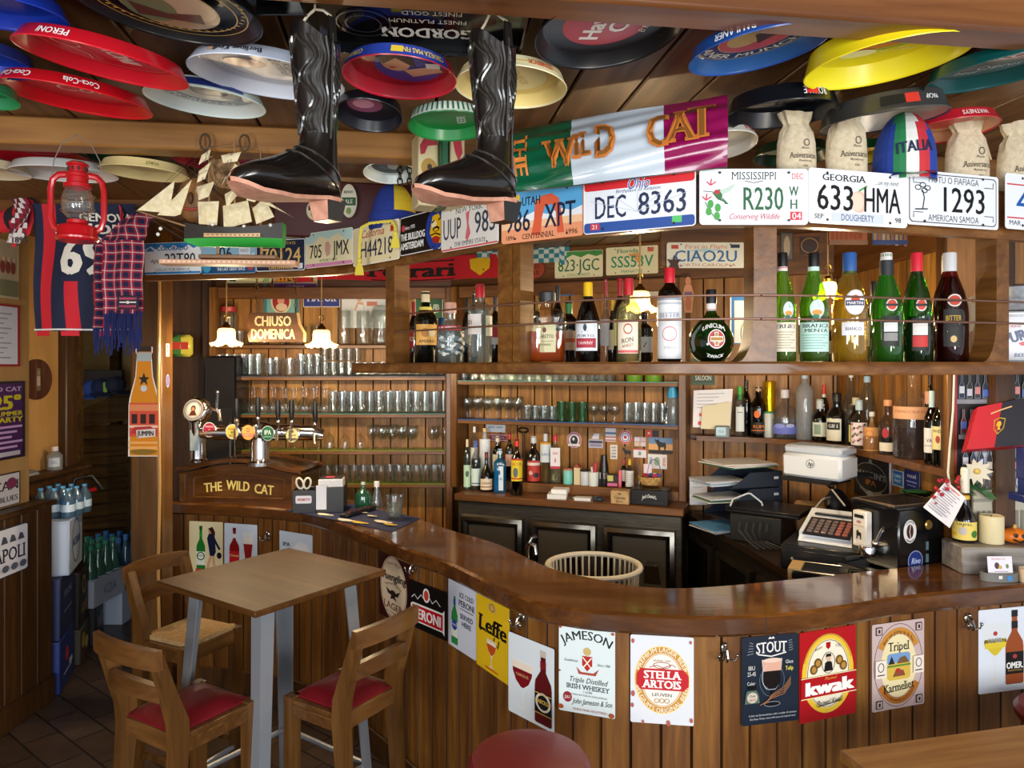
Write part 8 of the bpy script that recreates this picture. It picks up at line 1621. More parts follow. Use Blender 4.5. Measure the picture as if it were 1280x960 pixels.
b = MB(); b.lathe([(0,.42),(.19,.42),(.2,.45),(.18,.48),(0,.48)], M('7a2a24',.6),24); b.build('seat', wb)
for k_ in range(4): a = pi/4+k_*pi/2; b = MB(); b.tube([(.16*cos(a),.16*sin(a),.43),(.19*cos(a),.19*sin(a),0)],.014, WH,8); b.build('leg', wb)
# ================================================================ high table and bar chairs
c4 = [PZ(211,729, ZB), PZ(334,767.5, ZB), PZ(464,708, ZB), PZ(350,684, ZB)]; cen = sum(c4, Vector())/4
ex = (c4[1]-c4[0]).normalized(); ang = atan2(ex.y, ex.x); tbl = E('high_table', 'square high table with a brown wood top on grey steel legs', 'table',(cen.x, cen.y,0), ang); s = .60
b = MB(); b.box((0,0, ZB-.011),(s, s,.022), W_TABLE, bev=.004); b.build('tabletop', tbl)
GM = M('8e949c',.35,.35); GMD = M('4a4f5c',.4,.4)
for sx, sy in ((-1,-1),(1,-1),(1,1),(-1,1)):
    b = MB(); x0, y0 = sx*.215, sy*.215; x1, y1 = sx*.275, sy*.275
    def ring(x, y, w, z): return [(x+sx*.0, y+sy*.0, z),(x-sx*w, y, z),(x-sx*w, y-sy*.006, z),(x-sx*.006, y-sy*.006, z),(x-sx*.006, y-sy*w, z),(x, y-sy*w, z)]
    b.grid([ring(x0, y0,.056, ZB-.024), ring((x0+x1)/2,(y0+y1)/2,.046,.55), ring(x1, y1,.038,.03)], GM, closed=True); b.box((x1-sx*.015, y1-sy*.015,.015),(.04,.04,.03), BLK); b.build('leg', tbl)
for sx in (-1,1):
    b = MB(); b.tube([(sx*.245,-.24,.32),(sx*.245,.24,.32)],.011, GM,8); b.build('foot_bar', tbl); b = MB(); b.tube([(-.24, sx*.245,.32),(.24, sx*.245,.32)],.011, GM,8); b.build('foot_bar', tbl)
SEATR = M('70121d',.4,0,.15)
RUSH = noisy('woven_rush', [(.3, '8a6a3e'),(.7, 'c2a372')],40,.9,.8,.5,(1,6,1))
def chair(label, c, front, w=.295, d=.29, rush=False, zs=.74, zb=1.03, splay=.02):
    """c = seat centre; front = plan direction the sitter looks"""
    f = Vector(front).normalized(); rz = atan2(f.y, f.x)-pi/2; r = E('bar_chair', label, 'chair',(c[0], c[1],0), rz, 'bar chairs at the high table')
    t = .036
    for sx in (-1,1):
        b = MB(); x = sx*(w/2-.018); b.add([(x-.019, d/2-.038,0),(x+.019, d/2-.038,0),(x+.019, d/2,0),(x-.019, d/2,0),(x-.021, d/2-.042, zs),(x+.021, d/2-.042, zs),(x+.021, d/2, zs),(x-.021, d/2, zs)], [(0,3,2,1),(4,5,6,7),(0,1,5,4),(1,2,6,5),(2,3,7,6),(3,0,4,7)], W_CHAIR); b.build('leg', r)
        b = MB(); rows = []
        for z, y0, y1, xo in ((0,-.05,-.012,0),(.45,-.02,.022,0),(zs-.03,-.006,.05,0),(zs+.04,-.012,.046,.0),(zs+.14,-.040,.004,.003),(zb-.02,-.075,-.044,.006)):
            xx = x+sx*xo; rows.append([(xx-.018,-d/2+y0, z),(xx+.018,-d/2+y0, z),(xx+.018,-d/2+y1, z),(xx-.018,-d/2+y1, z)])
        b.grid(rows, W_CHAIR, closed=True); b.add(rows[-1], [(0,1,2,3)], W_CHAIR); b.build('rear_leg', r)
        b = MB(); b.box((sx*(w/2-.014),0, zs-.035),(.024, d-.06,.06), W_CHAIRX, bev=.003); b.box((sx*(w/2-.001),0, zs-.025),(.004, d-.08,.006), W_CHAIR); b.build('side_rail', r)
        b = MB(); b.box((sx*(w/2-.02),0,.25),(.02, d-.04,.028), W_CHAIR, bev=.003); b.build('stretcher', r)
    for y in (1,-1): b = MB(); b.box((0, y*(d/2-.02), zs-.035),(w-.06,.024,.06), W_CHAIRX, bev=.003); b.build('apron', r)
    b = MB(); b.tube([(-w/2+.03, d/2-.02,.22),(w/2-.03, d/2-.02,.22)],.011, GM,8); b.build('foot_rail', r)
    b = MB(); rows = []; n = 9
    for i in range(n):
        u = i/(n-1)-.5; row = []
        for j in range(n):
            v = j/(n-1)-.5; ed = max(abs(u), abs(v))*2; z = zs+(.026*(1-ed**4) if not rush else .012-.018*(1-abs(u)*2)*(1-abs(v)*2)*1.5+.006*(abs(abs(u)-abs(v)) < .07)); row.append((u*(w-.055), v*(d-.03), z))
        rows.append(row)
    b.grid(rows, RUSH if rush else SEATR); e0 = [rows[0][j] for j in range(n)]+[rows[i][-1] for i in range(1, n)]+[rows[-1][j] for j in range(n-2,-1,-1)]+[rows[i][0] for i in range(n-2,0,-1)]
    b.grid([e0, [(x, y, zs-.02) for x, y, z in e0]], RUSH if rush else SEATR, closed=True); b.build('seat', r)
    def rail(z0, z1, yo, bow, wd, name, arch=0):
        b = MB(); rows = []
        for i in range(13):
            u = i/12-.5; y = -d/2+yo-bow*(1-(2*u)**2); a = arch*(1-(2*u)**2); rows.append([(u*wd, y-.012, z0+a),(u*wd, y+.012, z0+a),(u*wd, y+.008, z1+a*1.4),(u*wd, y-.014, z1+a*1.4)])
        b.grid(rows, W_CHAIRX, closed=True); b.add(rows[0], [(0,1,2,3)], W_CHAIRX); b.add(rows[-1], [(0,1,2,3)], W_CHAIRX); b.build(name, r)
    rail(zb-.06, zb,-.06,.03, w+.02, 'top_rail',.006); rail(zs+.115, zs+.165,-.028,.03, w-.04, 'back_slat',.012); return r
chair('wooden bar chair with a red seat, back turned to us, left of the high table',(-1.085,2.42),(.145,.245),.31,.31)
chair('wooden bar chair with a red seat right of the high table',(-.595,2.545),(-.222,.14),.29,.28)
chair('wooden bar chair with a woven rush seat between the table and the post',(-1.38,3.09),(.238,-.114),.30,.29, True)
# round stools
def stool(label, x, y, R=.17, zs=.80):
    r = E('bar_stool', label, 'stool',(x, y,0),.4, 'round red bar stools'); b = MB(); b.lathe([(0, zs-.06),(R-.01, zs-.06),(R, zs-.045),(R+.002, zs-.025),(R-.012, zs-.006),(R*.6, zs),(0, zs+.002)], SEATR,40); b.build('seat', r)
    for k_ in range(4): a = k_*pi/2+pi/4; b = MB(); b.tube([(.11*cos(a),.11*sin(a), zs-.06),(.2*cos(a),.2*sin(a),0)],.016, W_CHAIR,8); b.build('leg', r)
    b = MB(); b.tube([(.17*cos(a*pi/12),.17*sin(a*pi/12),.28) for a in range(25)],.009, CHROME,8); b.build('foot_ring', r)
stool('round red padded bar stool in front of the goblet sign',.047,2.0)
stool('round red padded bar stool cut off at the right edge',1.86,2.39,.16,.745)
# low table corner at the bottom right
ltb = E('dining_table', 'plain brown wooden table corner at the bottom right', 'table',(1.67,1.895,0), radians(13)); b = MB(); b.box((0,0,.783),(1.4,.6,.035), W_TABLE2, bev=.005); b.build('tabletop', ltb)
for sx in (-1,1):
    for sy in (-1,1): b = MB(); b.box((sx*.63, sy*.24,.383),(.06,.06,.766), W_CHAIR, bev=.004); b.build('leg', ltb)
# ================================================================ left wall: shirts, scarves, posters, crates
b = MB(); b.box((-2.35,3.1,2.55),(1.9,.05,.09), W_SHELF, bev=.004); ST(b.build('trim_11'))
NAVY, CRED = M('141c38',.85), M('c41a2a',.85)
# football shirt
kj = 3.0/F
def shirt_pt(u, v, dz=0):
    px, py = 40+u*128,254+v*160; return P(px, py,3.0)+Vector((0,.018*sin(u*9+v*2)+.010*sin(v*7)-dz,0))
sh = E('football_shirt', 'navy and red striped football shirt with a white number hung behind the lantern', 'shirt', P(103,254,3.0)); o0 = Vector(sh.location); b = MB(); NU, NV = 40,26
g = [[shirt_pt(i/NU, j/NV)-o0 for j in range(NV+1)] for i in range(NU+1)]
for i in range(NU):
    for j in range(NV):
        px, py = 40+(i+.5)/NU*128,254+(j+.5)/NV*160; red = 49 < px < 67 or (84 < px < 101 and py > 350) or (118 < px < 136 and py > 350); b.add([g[i][j], g[i+1][j], g[i+1][j+1], g[i][j+1]], [(0,1,2,3)], CRED if red else NAVY)
b.build('body', sh)
b = MB(); A = Art(b,1,1,128,160, None, rough=.8, lift=.001, sphere=lambda X, Y, z: shirt_pt(X+.5,.5-Y, z+.004)-o0); A.text('69',66,66,46, 'e2ddd0', w=56, b=.04); A.text('SIGNORE',74,32,12, 'e2ddd0', w=96, b=.03); A.text('GENOVA',92,18,10, 'e2ddd0', w=60, b=.03); A.rect(0,157,128,2, 'd8d8d4'); [A.rect(x,160,20,6, 'c41a2a') for x in (4,40,80)]; b.build('print', sh)
for sx in (-1,1):
    b = MB(); rows = []
    for i in range(7):
        t = i/6; row = []
        for j in range(5):
            s_ = j/4; px = (42 if sx < 0 else 150)+sx*t*(26 if sx < 0 else 10); py = 256+t*22+s_*(38-6*t); row.append(P(px, py,3.0)+Vector((0,-.012+.014*sin(t*5+s_*4),0))-o0)
        rows.append(row)
    for i in range(6):
        for j in range(4): b.add([rows[i][j], rows[i+1][j], rows[i+1][j+1], rows[i][j+1]], [(0,1,2,3)], CRED if (i % 3) != 1 else NAVY)
    b.build('sleeve', sh)
# tartan scarf
def tartan():
    m, t, bb, o = _nt('tartan_wool'); v = mapping(t,(1,1,1)); sp_ = t.nodes.new('ShaderNodeSeparateXYZ'); t.links.new(v, sp_.inputs[0]); outs = []
    def stripe(ch, per, lo, hi, ph=0):
        f = mathn(t, 'FRACT', mathn(t, 'ADD', mathn(t, 'DIVIDE', sp_.outputs[ch], per), ph),0); return mathn(t, 'MULTIPLY', mathn(t, 'GREATER_THAN', f, lo), mathn(t, 'LESS_THAN', f, hi))
    p = .036
    def mix(fac, a, c):
        n = t.nodes.new('ShaderNodeMix'); n.data_type = 'RGBA'; t.links.new(fac, n.inputs[0])
        for k, x in ((6, a),(7, c)):
            if isinstance(x, str): n.inputs[k].default_value = lin(x)
            else: t.links.new(x, n.inputs[k])
        return n.outputs[2]
    col = mix(mathn(t, 'MULTIPLY', mathn(t, 'ADD', stripe(0, p,.3,.8), stripe(2, p,.3,.8)),.5), 'a0142e', '141a3c')
    col = mix(mathn(t, 'MULTIPLY', stripe(0, p,.0,.10),.42), col, 'dcd4d6'); col = mix(mathn(t, 'MULTIPLY', stripe(2, p,.0,.10),.42), col, 'e6e0e0')
    t.links.new(col, bb.inputs['Base Color']); bb.inputs['Roughness'].default_value = .95; return m
TART = tartan(); FR = M('1b2358',.95)
sc = E('tartan_scarf', 'red navy and white tartan scarf with a blue fringe hung beside the football shirt', 'scarf', P(152,262,2.86)); o0 = Vector(sc.location)
def panel(name, c4, Y, ph, th=.0):
    b = MB(); tl, tr, br, bl = c4; rows = []
    for i in range(15):
        u = i/14; row = []
        for j in range(19):
            v = j/18; px = (tl[0]*(1-u)+tr[0]*u)*(1-v)+(bl[0]*(1-u)+br[0]*u)*v; py = (tl[1]*(1-u)+tr[1]*u)*(1-v)+(bl[1]*(1-u)+br[1]*u)*v; row.append(P(px, py, Y)+Vector((0,.012*sin(u*8+ph)+.006*sin(v*9+ph),0))-o0)
        rows.append(row)
    b.grid(rows, TART); return b.build(name, sc)
panel('front_fall',((128,300),(178,300),(176,392),(128,392)),2.80,0); panel('rear_fall',((116,302),(140,304),(130,412),(115,412)),2.86,2); panel('neck_loop',((164,264),(190,270),(178,304),(120,302)),2.83,1)
rnd = random.Random(9)
b = MB()
for i in range(70):
    u = i/69; px = 117+u*60+rnd.uniform(-1,1); y0 = 390 if px > 129 else 410; yl = 432+rnd.uniform(-8,14); p0 = P(px, y0,2.81+rnd.uniform(-.01,.03))-o0; p1 = P(px+rnd.uniform(-4,4), yl,2.82)-o0; b.tube([p0,(p0+p1)/2+Vector((rnd.uniform(-.004,.004),0,0)), p1],.0026, FR,4, caps=False)
f = b.build('fringe', sc); f['kind'] = 'stuff'
b = MB(); Tq = Matrix.Translation(P(160,378,2.775)-o0) @ Matrix.Rotation(pi/2,4, 'X'); board(.082,.052,.002, M('14182c',.8),.003, b, Tq); A = Art(b,.08,.05,80,50, Tq, lift=.0006); A.text('BARBARIAN',40,10,9, 'd84a68', w=66, b=.03); A.rect(8,22,64,5, 'd8d0c8'); A.ell(40,25,6,6, 'd8d0c8'); A.text('HOOLIGANS',40,40,9, 'd84a68', w=66, b=.03); b.build('woven_patch', sc)
# scarves bunched at the far left
b = MB(); rows = []
for i in range(20):
    t = i/19; rows.append([P(-30+t*70+4*cos(a),268+10*sin(t*4)+14*sin(a),3.02)+Vector((0,.03*cos(a),0)) for a in [k*pi/6 for k in range(12)]])
for i in range(19):
    for k_ in range(12): b.add([rows[i][k_], rows[i][(k_+1) % 12], rows[i+1][(k_+1) % 12], rows[i+1][k_]], [(0,1,2,3)],(CRED if (i//3) % 2 else M('18141c',.9)))
tag(b.build('football_scarf'), 'rolled red and black scarf hung along the rail at the far left', 'scarf')
b = MB(); rows = [[P(12+6*sin(t*.5)+u*20,248+t*6.2,2.97)+Vector((0,.012*sin(u*7+t),0)) for u in [k_/6 for k_ in range(7)]] for t in range(10)]
for i in range(9):
    for k_ in range(6): b.add([rows[i][k_], rows[i][k_+1], rows[i+1][k_+1], rows[i+1][k_]], [(0,1,2,3)], M(('5a1a28', 'd8d0cc', '8a2034')[(i+k_) % 3] if i < 7 else 'd8d0cc',.9))
A = Art(b,.1,.04,100,40, facing(P(24,300,2.945))); A.text('1893',50,20,24, '2a2a2e', w=70, b=.03); tag(b.build('football_scarf'), 'short white and maroon striped scarf end dated in dark figures', 'scarf')
# bottle-shaped tin sign and small stickers on the post
b = MB(); z0 = H-(571-HY)/F*3.88; kk = 3.88/F; T = facing(P(180.5,502,3.884)); hh = 137*kk
prof = [(20,0),(19.5,64),(18,74),(11,100),(9,128),(10.5,130),(10.5,137),(0,137)]
outl = [(x*kk, z*kk-hh/2) for x, z in prof[:-1]]; outl = outl+[(-x, z) for x, z in outl[::-1]]; b.prism(outl,.003, M('ecebe4',.35), T,0)
inn_ = [(x*.9, z*.985) for x, z in outl]; b.prism(inn_,.0008, M('d98a1c',.3), T,.003)
A = Art(b,42*kk, hh,42,137, T, rough=.35, lift=.0006, z0=.0040); A.rect(12,0,18,6, '23201e'); A.rect(12,7,18,11, 'a8b4b4'); A.poly([(21,32),(23,38),(28,38),(24,42),(26,48),(21,44),(16,48),(18,42),(14,38),(19,38)], '1c1a18'); A.ell(21,52,4,4, 'c8d0d8'); A.rect(3,70,36,42, 'd8503a'); A.rect(3,72,36,8, 'e08a5a'); [A.rect(x,84,7,12, '2a1614') for x in (6,17,28)]; A.rect(3,98,36,3, 'f0d0b0'); A.poly([(5,108),(10,100),(30,99),(38,106),(36,110)], 'b8343a'); A.poly([(12,104),(36,102),(36,112),(13,114)], 'e0d8d0'); A.text('JUMPIN',24,108,6, '1c1614', w=20, b=.04); A.rect(3,118,36,3, 'f0b060'); A.rect(3,124,36,4, 'f0b060'); A.ell(21,131,16,3.5, '8a6a1c')
tag(b.build('bottle_sign'), 'tall bottle-shaped orange tin sign on the wooden post', 'sign')
TP = Matrix(((0,0,1,-1.8985),(1,0,0,3.95),(0,1,0,1.88),(0,0,0,1)))
for nm, lb, z, w, h, d in (('sticker', 'little red and white stick figure sticker on the side of the post',1.97,.04,.07, LB('e0d0c4',('e',50,20,20,14, 'b84a3a'),('r',30,34,40,30, 'c86a5a'),('r',30,66,12,30, 'b84a3a'),('r',58,66,12,30, 'b84a3a'))),('sticker', 'small blue oval sticker on the side of the post',1.80,.04,.075, LB(None,('e',50,50,48,48, '8a9ac8'),('e',50,50,36,40, '3a4a8a'),('r',44,30,12,40, 'c85a4a')))):
    b = MB(); Tz = TP.copy(); Tz.translation = (-1.8985,3.97, z); A = Art(b, w, h,100,100, Tz); d(A); tag(b.build(nm, T=None), lb, 'sticker')
# pictures on the left wall
LW = Curve([(-2.697,2.6),(-2.697,4.02)], False)
def lwall(name, label, y0, y1, Z0, Z1, d, base, cat, th=.012, X=-2.697, U=100, V=140):
    T = Matrix(((0,0,1, X+th),(1,0,0,(y0+y1)/2),(0,1,0,(Z0+Z1)/2),(0,0,0,1))); b = MB(); board(y1-y0, Z1-Z0, th, M(base,.4),.004, b); A = Art(b, y1-y0, Z1-Z0, U, V, lift=.0006); d(A); return tag(b.build(name, T=T), label, cat)
lwall('framed_notice', 'red framed white notice on the tan wall',3.5,3.93,1.88,2.21, LB('a01c28',('r',5,5,90,130, 'd8dae0'), *[('r',14,20+k*11,70-(k*7) % 20,3, '9a9ca8') for k in range(10)]), 'a01c28', 'picture')
lwall('framed_photo', 'old framed team photograph above the red framed notice',3.62,3.92,2.24,2.55, LB('c8b48c',('r',6,6,88,128, 'b8a88a'), *[('e',18+k*13,64,6,16, '8a3a34') for k in range(6)], *[('e',18+k*13,46,4,6, 'd8b898') for k in range(6)],('r',6,96,88,38, '7a7a5a')), 'c8b48c', 'picture')
def d_party(A): A.rect(0,0,100,140, '2a2024'); A.rect(4,4,92,132, '4a1e58'); A.text('THE WILD CAT',52,14,8, 'd8b8d8', w=84, b=.02); A.text('25°',72,38,24, 'd8c82a', w=44, b=.05); A.text('SUMMER',74,58,8, 'd8c82a', w=42, b=.03); A.text('PARTY',74,69,9, 'd8c82a', w=42, b=.04); A.poly([(8,60),(16,50),(26,46),(36,54),(40,70),(40,120),(8,120)], '1c1a14'); A.poly([(12,66),(24,54),(34,66),(34,116),(12,116)], 'b8901c'); [A.rect(52,80+k*9,42-(k % 3)*8,4, 'd0a8d4') for k in range(5)]; A.rect(50,126,40,8, 'c8c0c8')
lwall('party_poster', 'purple poster for a twenty-fifth party with a beer bottle',3.45,3.97,1.385,1.80, d_party, '2a2024', 'poster')
lwall('tin_plate', 'white plate lettered pelican leaning on the wainscot ledge',3.5,3.93,1.135,1.31, LB('3a2a2e',('r',2,4,96,132, 'dfd8d4'),('t', 'PELICAN',56,52,40, '3a3440',82),('e',84,44,9,24, '8a3a5a'),('t', 'APPLE BLUES',60,108,22, '4a4450',70)), '3a2a2e', 'plate')
def d_napoli(A): A.rect(2,3,96,134, 'dfe0ea',6); A.text('NAPOLI',52,78,38, '23263a', w=82, serif=1, b=.02); [A.poly([(8+k*17,44),(12+k*17,20+(k*13) % 12),(18+k*17,26),(22+k*17,44)], '4a4e62') for k in range(5)]; [A.ell(14+k*18,116,7,10, '5a5e72') for k in range(5)]
lwall('tin_plate', 'white tin plate reading napoli with small city drawings on the wainscot',3.5,3.86,.80,1.05, d_napoli, '3a3a44', 'plate',.004,-2.597)
# second wall: plaque, sanitizer, papers
b = MB(); Tp_ = Matrix(((0,0,1,-2.948),(1,0,0,4.45),(0,1,0,1.80),(0,0,0,1))); b.prism([(.135*cos(k_*pi/14),.125*sin(k_*pi/14)) for k_ in range(28)],.02, wood('plaque_wood', '2c160c', '4a2818', '643a22', 'z',.4,81), Tp_); A = Art(b,.1,.16,100,160, Tp_ @ Matrix.Translation((0,0,.0205)), lift=.0008); A.rect(30,10,40,140, '6a5a48',10); A.rect(34,60,32,60, 'a8988a',4); A.ell(50,40,12,16, '8a7a68'); tag(b.build('wall_plaque'), 'round dark wooden plaque with a carved bottle on the passage wall', 'plaque')
hs = E('sanitizer_bottle', 'small white pump bottle on the passage ledge', 'bottle',(-2.87,4.52,1.232)); b = MB(); b.lathe([(0,0),(.042,0),(.044,.01),(.044,.09),(.02,.115),(.016,.12)], glass('dfe6e8',.5),18); b.build('body', hs); b = MB(); b.lathe([(.02,.118),(.02,.145),(0,.147)], M('e8d8d4',.4),14); b.build('cap', hs); b = MB(); A = Art(b,.07,.06,70,60, facing((0,0,.05),(.5,-1)), cyl=.0448); A.rect(2,2,66,56, 'c8d0dc'); A.text('GEL',35,30,18, '6a7a9a', w=36); b.build('label', hs)
b = MB(); [b.box((.0,.0,.004+k_*.007),(.13,.2,.006), M(('8a8a8c', 'b0aeb0', '6a6a70')[k_ % 3],.6), rz=.1*k_) for k_ in range(4)]; tag(b.build('leaflet_pile', loc=(-2.90,4.22,1.232)), 'pile of grey leaflets on the passage ledge', 'leaflets')
# hats along the top of the saloon door
for i,(px, py, c1, c2, lb) in enumerate(((100,490, 'd8603a', 'd8d8d4', 'orange white and green cap at the left on the saloon door'),(115,486, '2a4a9a', '1c2a5a', 'blue cap in the row on the saloon door'),(127,484, '16204a', '8ab84a', 'navy cap with a green stripe on the saloon door'),(145,481, '141a30', '12161f', 'dark cap at the right on the saloon door'))):
    p = P(px, py,5.5); b = MB(); b.ball((0,0,0),.075, M(c1,.9),14,(1,.8,.9)); b.box((.02,-.055,.0),(.03,.02,.08), M(c2,.9), bev=.008); b.prism([(-.06,0),(.06,0),(.045,-.07),(-.045,-.07)],.008, M(c1,.9), Matrix.Translation((0,-.05,-.05)) @ Matrix.Rotation(radians(20),4, 'X')); tag(b.build('baseball_cap', loc=p, rotz=.3*i), lb, 'hat')
b = MB(); b.box((0,0,0),(.46,.03,.2), M('3a2c20',.6), bev=.004); tag(b.build('hat_board', loc=P(118,478,5.80)), 'dark board behind the row of caps', 'board')
# crates and water packs along the passage
def crate(label, cx, cy, w, d, z0, z1, col, draw=None, front=None, name='drinks_carton', rz=.36):
    h = z1-z0; q_ = Matrix.Rotation(rz,2) @ Vector((-w/2, d/2)); r = E(name, label, 'carton',(cx+q_.x, cy+q_.y, z0), rz, 'cartons stacked in the passage'); b = MB(); b.box((0,0, h/2),(w, d, h), M(col,.5) if isinstance(col, str) else col, bev=.005); b.build('carton_body', r)
    b = MB()
    if draw: A = Art(b, d*.9, h*.9,100,100, Matrix(((0,0,1, w/2+.0005),(1,0,0,0),(0,1,0, h/2),(0,0,0,1))), lift=.0008); draw(A)
    if draw and front: b.build('print', r); b = MB()
    if front: A = Art(b, w*.9, h*.9,100,100, Matrix(((1,0,0,0),(0,0,-1,-d/2-.0005),(0,1,0, h/2),(0,0,0,1))), lift=.0008); front(A)
    if draw or front: b.build('print', r)
    else: bpy.data.meshes.new('x')
    return r
X1 = -2.57
LBS = lambda t: LB(None,('t', t,50,50,26, 'd8dcec',80, dict(rot=-20)))
crate('blue beer carton at the bottom of the nearest stack',-2.587,4.12,.25,.38,.0,.30, '1f3478', LB(None,('e',46,40,12,16, 'c83a4a'),('r',20,74,60,4, 'b8c0dc'),('r',60,60,24,12, 'c8d0e8')), LB(None,('t', 'BIRRA',30,40,22, 'e0e4f4',60, dict(rot=-20)),('e',40,70,16,10, 'e0e4f4')))
crate('dark blue carton second from the floor in the nearest stack',-2.59,4.13,.25,.37,.302,.66, '18244f', LB(None,('t', 'PERONI',50,30,12, '6a78a8',60),('r',20,60,60,3, '6a78a8')), LB(None,('r',8,12,26,12, 'c8d0dc'),('t', 'BITTER',30,60,20, 'd0d8ec',60, dict(rot=-60))))
crate('white carton with a blue seal on top of the dark blue carton',-2.575,4.19,.25,.36,.662,.98, 'a8b8d0', LB(None,('o',50,46,34,46,4, '5a74a8'),('t', 'ACQUA',50,46,16, '3a5490',60)), LB(None,('r',0,0,100,100, 'b8c4d8')))
crate('black and gold carton behind the blue bottom carton',-2.72,4.53,.16,.26,.22,.58, '1a1714', LB(None,('o',50,26,22,18,6, 'b8943a'),('t', 'GOLD',50,70,18, 'b8943a',70)), None)
crate('grocery carton with yellow pictures on the floor',-2.715,4.53,.16,.28,.0,.218, '4a4a42', LB(None,('e',30,40,20,24, 'c8a83a'),('e',66,60,22,20, 'd0c8b0'),('e',40,76,16,12, '8a2a2a')), None)
crate('black carton with pale figures under the green bottle tray',-2.80,4.84,.2,.3,.0,.26, '15161c', LB(None,('t', '1883',50,50,34, 'c8c8c8',70)), None)
b = MB()
def water_pack(label, x, y, z, nx, ny, h, r_, col, capc, tray=None, film=True):
    e = E('bottle_pack', label, 'bottle pack',(x, y, z),0, 'water packs in the passage'); g = glass(col,.35)
    prof = [(0,0),(r_*.92,0),(r_,.01),(r_, h*.55),(r_*.9, h*.62),(r_*.5, h*.82),(r_*.34, h*.9),(r_*.34, h*.96)]
    for i in range(nx):
        for j in range(ny):
            b = MB(); L_ = Matrix.Translation(((i-(nx-1)/2)*r_*2.05,(j-(ny-1)/2)*r_*2.05,.004)); b.lathe(prof, g,10, L_); b.lathe([(r_*.38, h*.93),(r_*.38, h),(0, h)], M(capc,.4),8, L_); b.lathe([(r_*1.01, h*.2),(r_*1.01, h*.45)], M('c8dcec',.4),10, L_); b.build('water_bottle', e)
    if tray: b = MB(); w, d = nx*r_*2.05+.02, ny*r_*2.05+.02; b.box((0,0, tray/2-.0),(w, d, tray), M('b8c4d8',.5), bev=.003); A = Art(b, d*.8, tray*.8,100,40, Matrix(((0,0,1, w/2+.0005),(1,0,0,0),(0,1,0, tray/2),(0,0,0,1)))); A.text('ACQUA',50,20,18, '5a6a8a', w=50); b.build('carton_tray', e)
    return e
water_pack('pack of green-tinted water bottles standing in a white tray',-2.94,5.0,.262,3,4,.40,.045, '7ac8b0', '2f8a6a',.18)
water_pack('pack of blue water bottles behind the green-tinted ones',-3.0,5.40,.0,3,3,.62,.05, '8ac0e0', '3a7ac0',.30)
water_pack('shrink-wrapped pack of small water bottles on the white carton',-2.72,4.36,.982,3,3,.17,.04, '9ac8e4', '4a9ad0')
water_pack('pack of clear water bottles further down the passage',-2.50,5.75,.0,3,3,.66,.048, 'c8dce8', '4a7ac0',.12)
b = MB(); b.box((0,0,.03),(.34,.22,.06), M('8ab8d8',.4), bev=.01); b.box((.04,0,.07),(.26,.16,.03), M('c8d8e4',.4), bev=.006); b.box((.10,-.06,.10),(.06,.02,.07), M('d8c81c',.4)); tag(b.build('carton_lid', loc=(-2.48,5.72,.665)), 'pale blue folded packaging with a yellow tag on the far bottle pack', 'packaging')
b = MB(); b.tube([(-2.84,4.60,1.04),(-2.80,4.62,1.16),(-2.72,4.66,1.17),(-2.66,4.68,1.08)],.012, BLK,8); b.tube([(-2.82,4.6,1.05),(-2.68,4.64,1.09)],.014, M('b01c24',.3),8); b.cyl((-2.88,4.60,0),(-2.86,4.60,1.04),.045, M('b01c24',.3)); tag(b.build('fire_extinguisher'), 'red fire extinguisher with a black hose behind the crates', 'extinguisher')
# beer mats and carved board behind the canopy on the left
b = MB(); Tm = facing(P(437,262,3.05),(.2,-1)); b.box((0,0,-.02),(.62,.24,.02), M('4a1414',.4), Tm,.006); tag(b.build('maroon_board'), 'dark maroon board hung behind the plates carrying oval beer badges', 'board')
for px, py, w, h, lb, d in ((436,251,20,42, 'tall oval cream beer badge with a green band', LB(None,('e',50,50,49,49, 'e8e2c8'),('r',6,40,88,24, '1f5a34'),('t', 'ALE',50,52,12, 'e8e2c8',50),('t', 'BREWERY',50,24,8, '2a4a2a',60),('e',50,80,16,10, '8aa04a'))),(392,263,18,24, 'oval cream beer badge with a dark picture', LB(None,('e',50,50,49,49, 'd8d0a8'),('r',14,26,72,24, '1c2420'),('e',50,70,18,14, '6a7a3a'))),(410,252,18,20, 'round orange-edged beer badge half behind the boot heel', LB(None,('e',50,50,49,49, 'e0d8c4'),('e',50,50,38,38, 'c87a3a')))):
    c_ = Curve([at(100,3.02), at(700,3.02)], False); card('beer_badge', lb, c_, px-w/2, px+w/2, py-h/2, py+h/2, d, base='e8e2c8', cat='badge', off=0, round_=True, th=.006, group='oval beer badges behind the plates')
b = MB(); Tm = facing(P(412,292,3.2),(.15,-1),.09); pts = [(-.21,-.03),(.21,-.03),(.21,.01),(.1,.04),(-.05,.035),(-.21,.01)]; b.prism(pts,.02, M('d9c79c',.6), Tm,-.02); A = Art(b,.36,.06,180,30, Tm, lift=.0008); A.text('MORRELLS',84,14,16, '1c1814', w=112, b=.03, serif=1); tag(b.build('brewery_board'), 'cream shaped brewery board with black serif letters behind the plates', 'board')
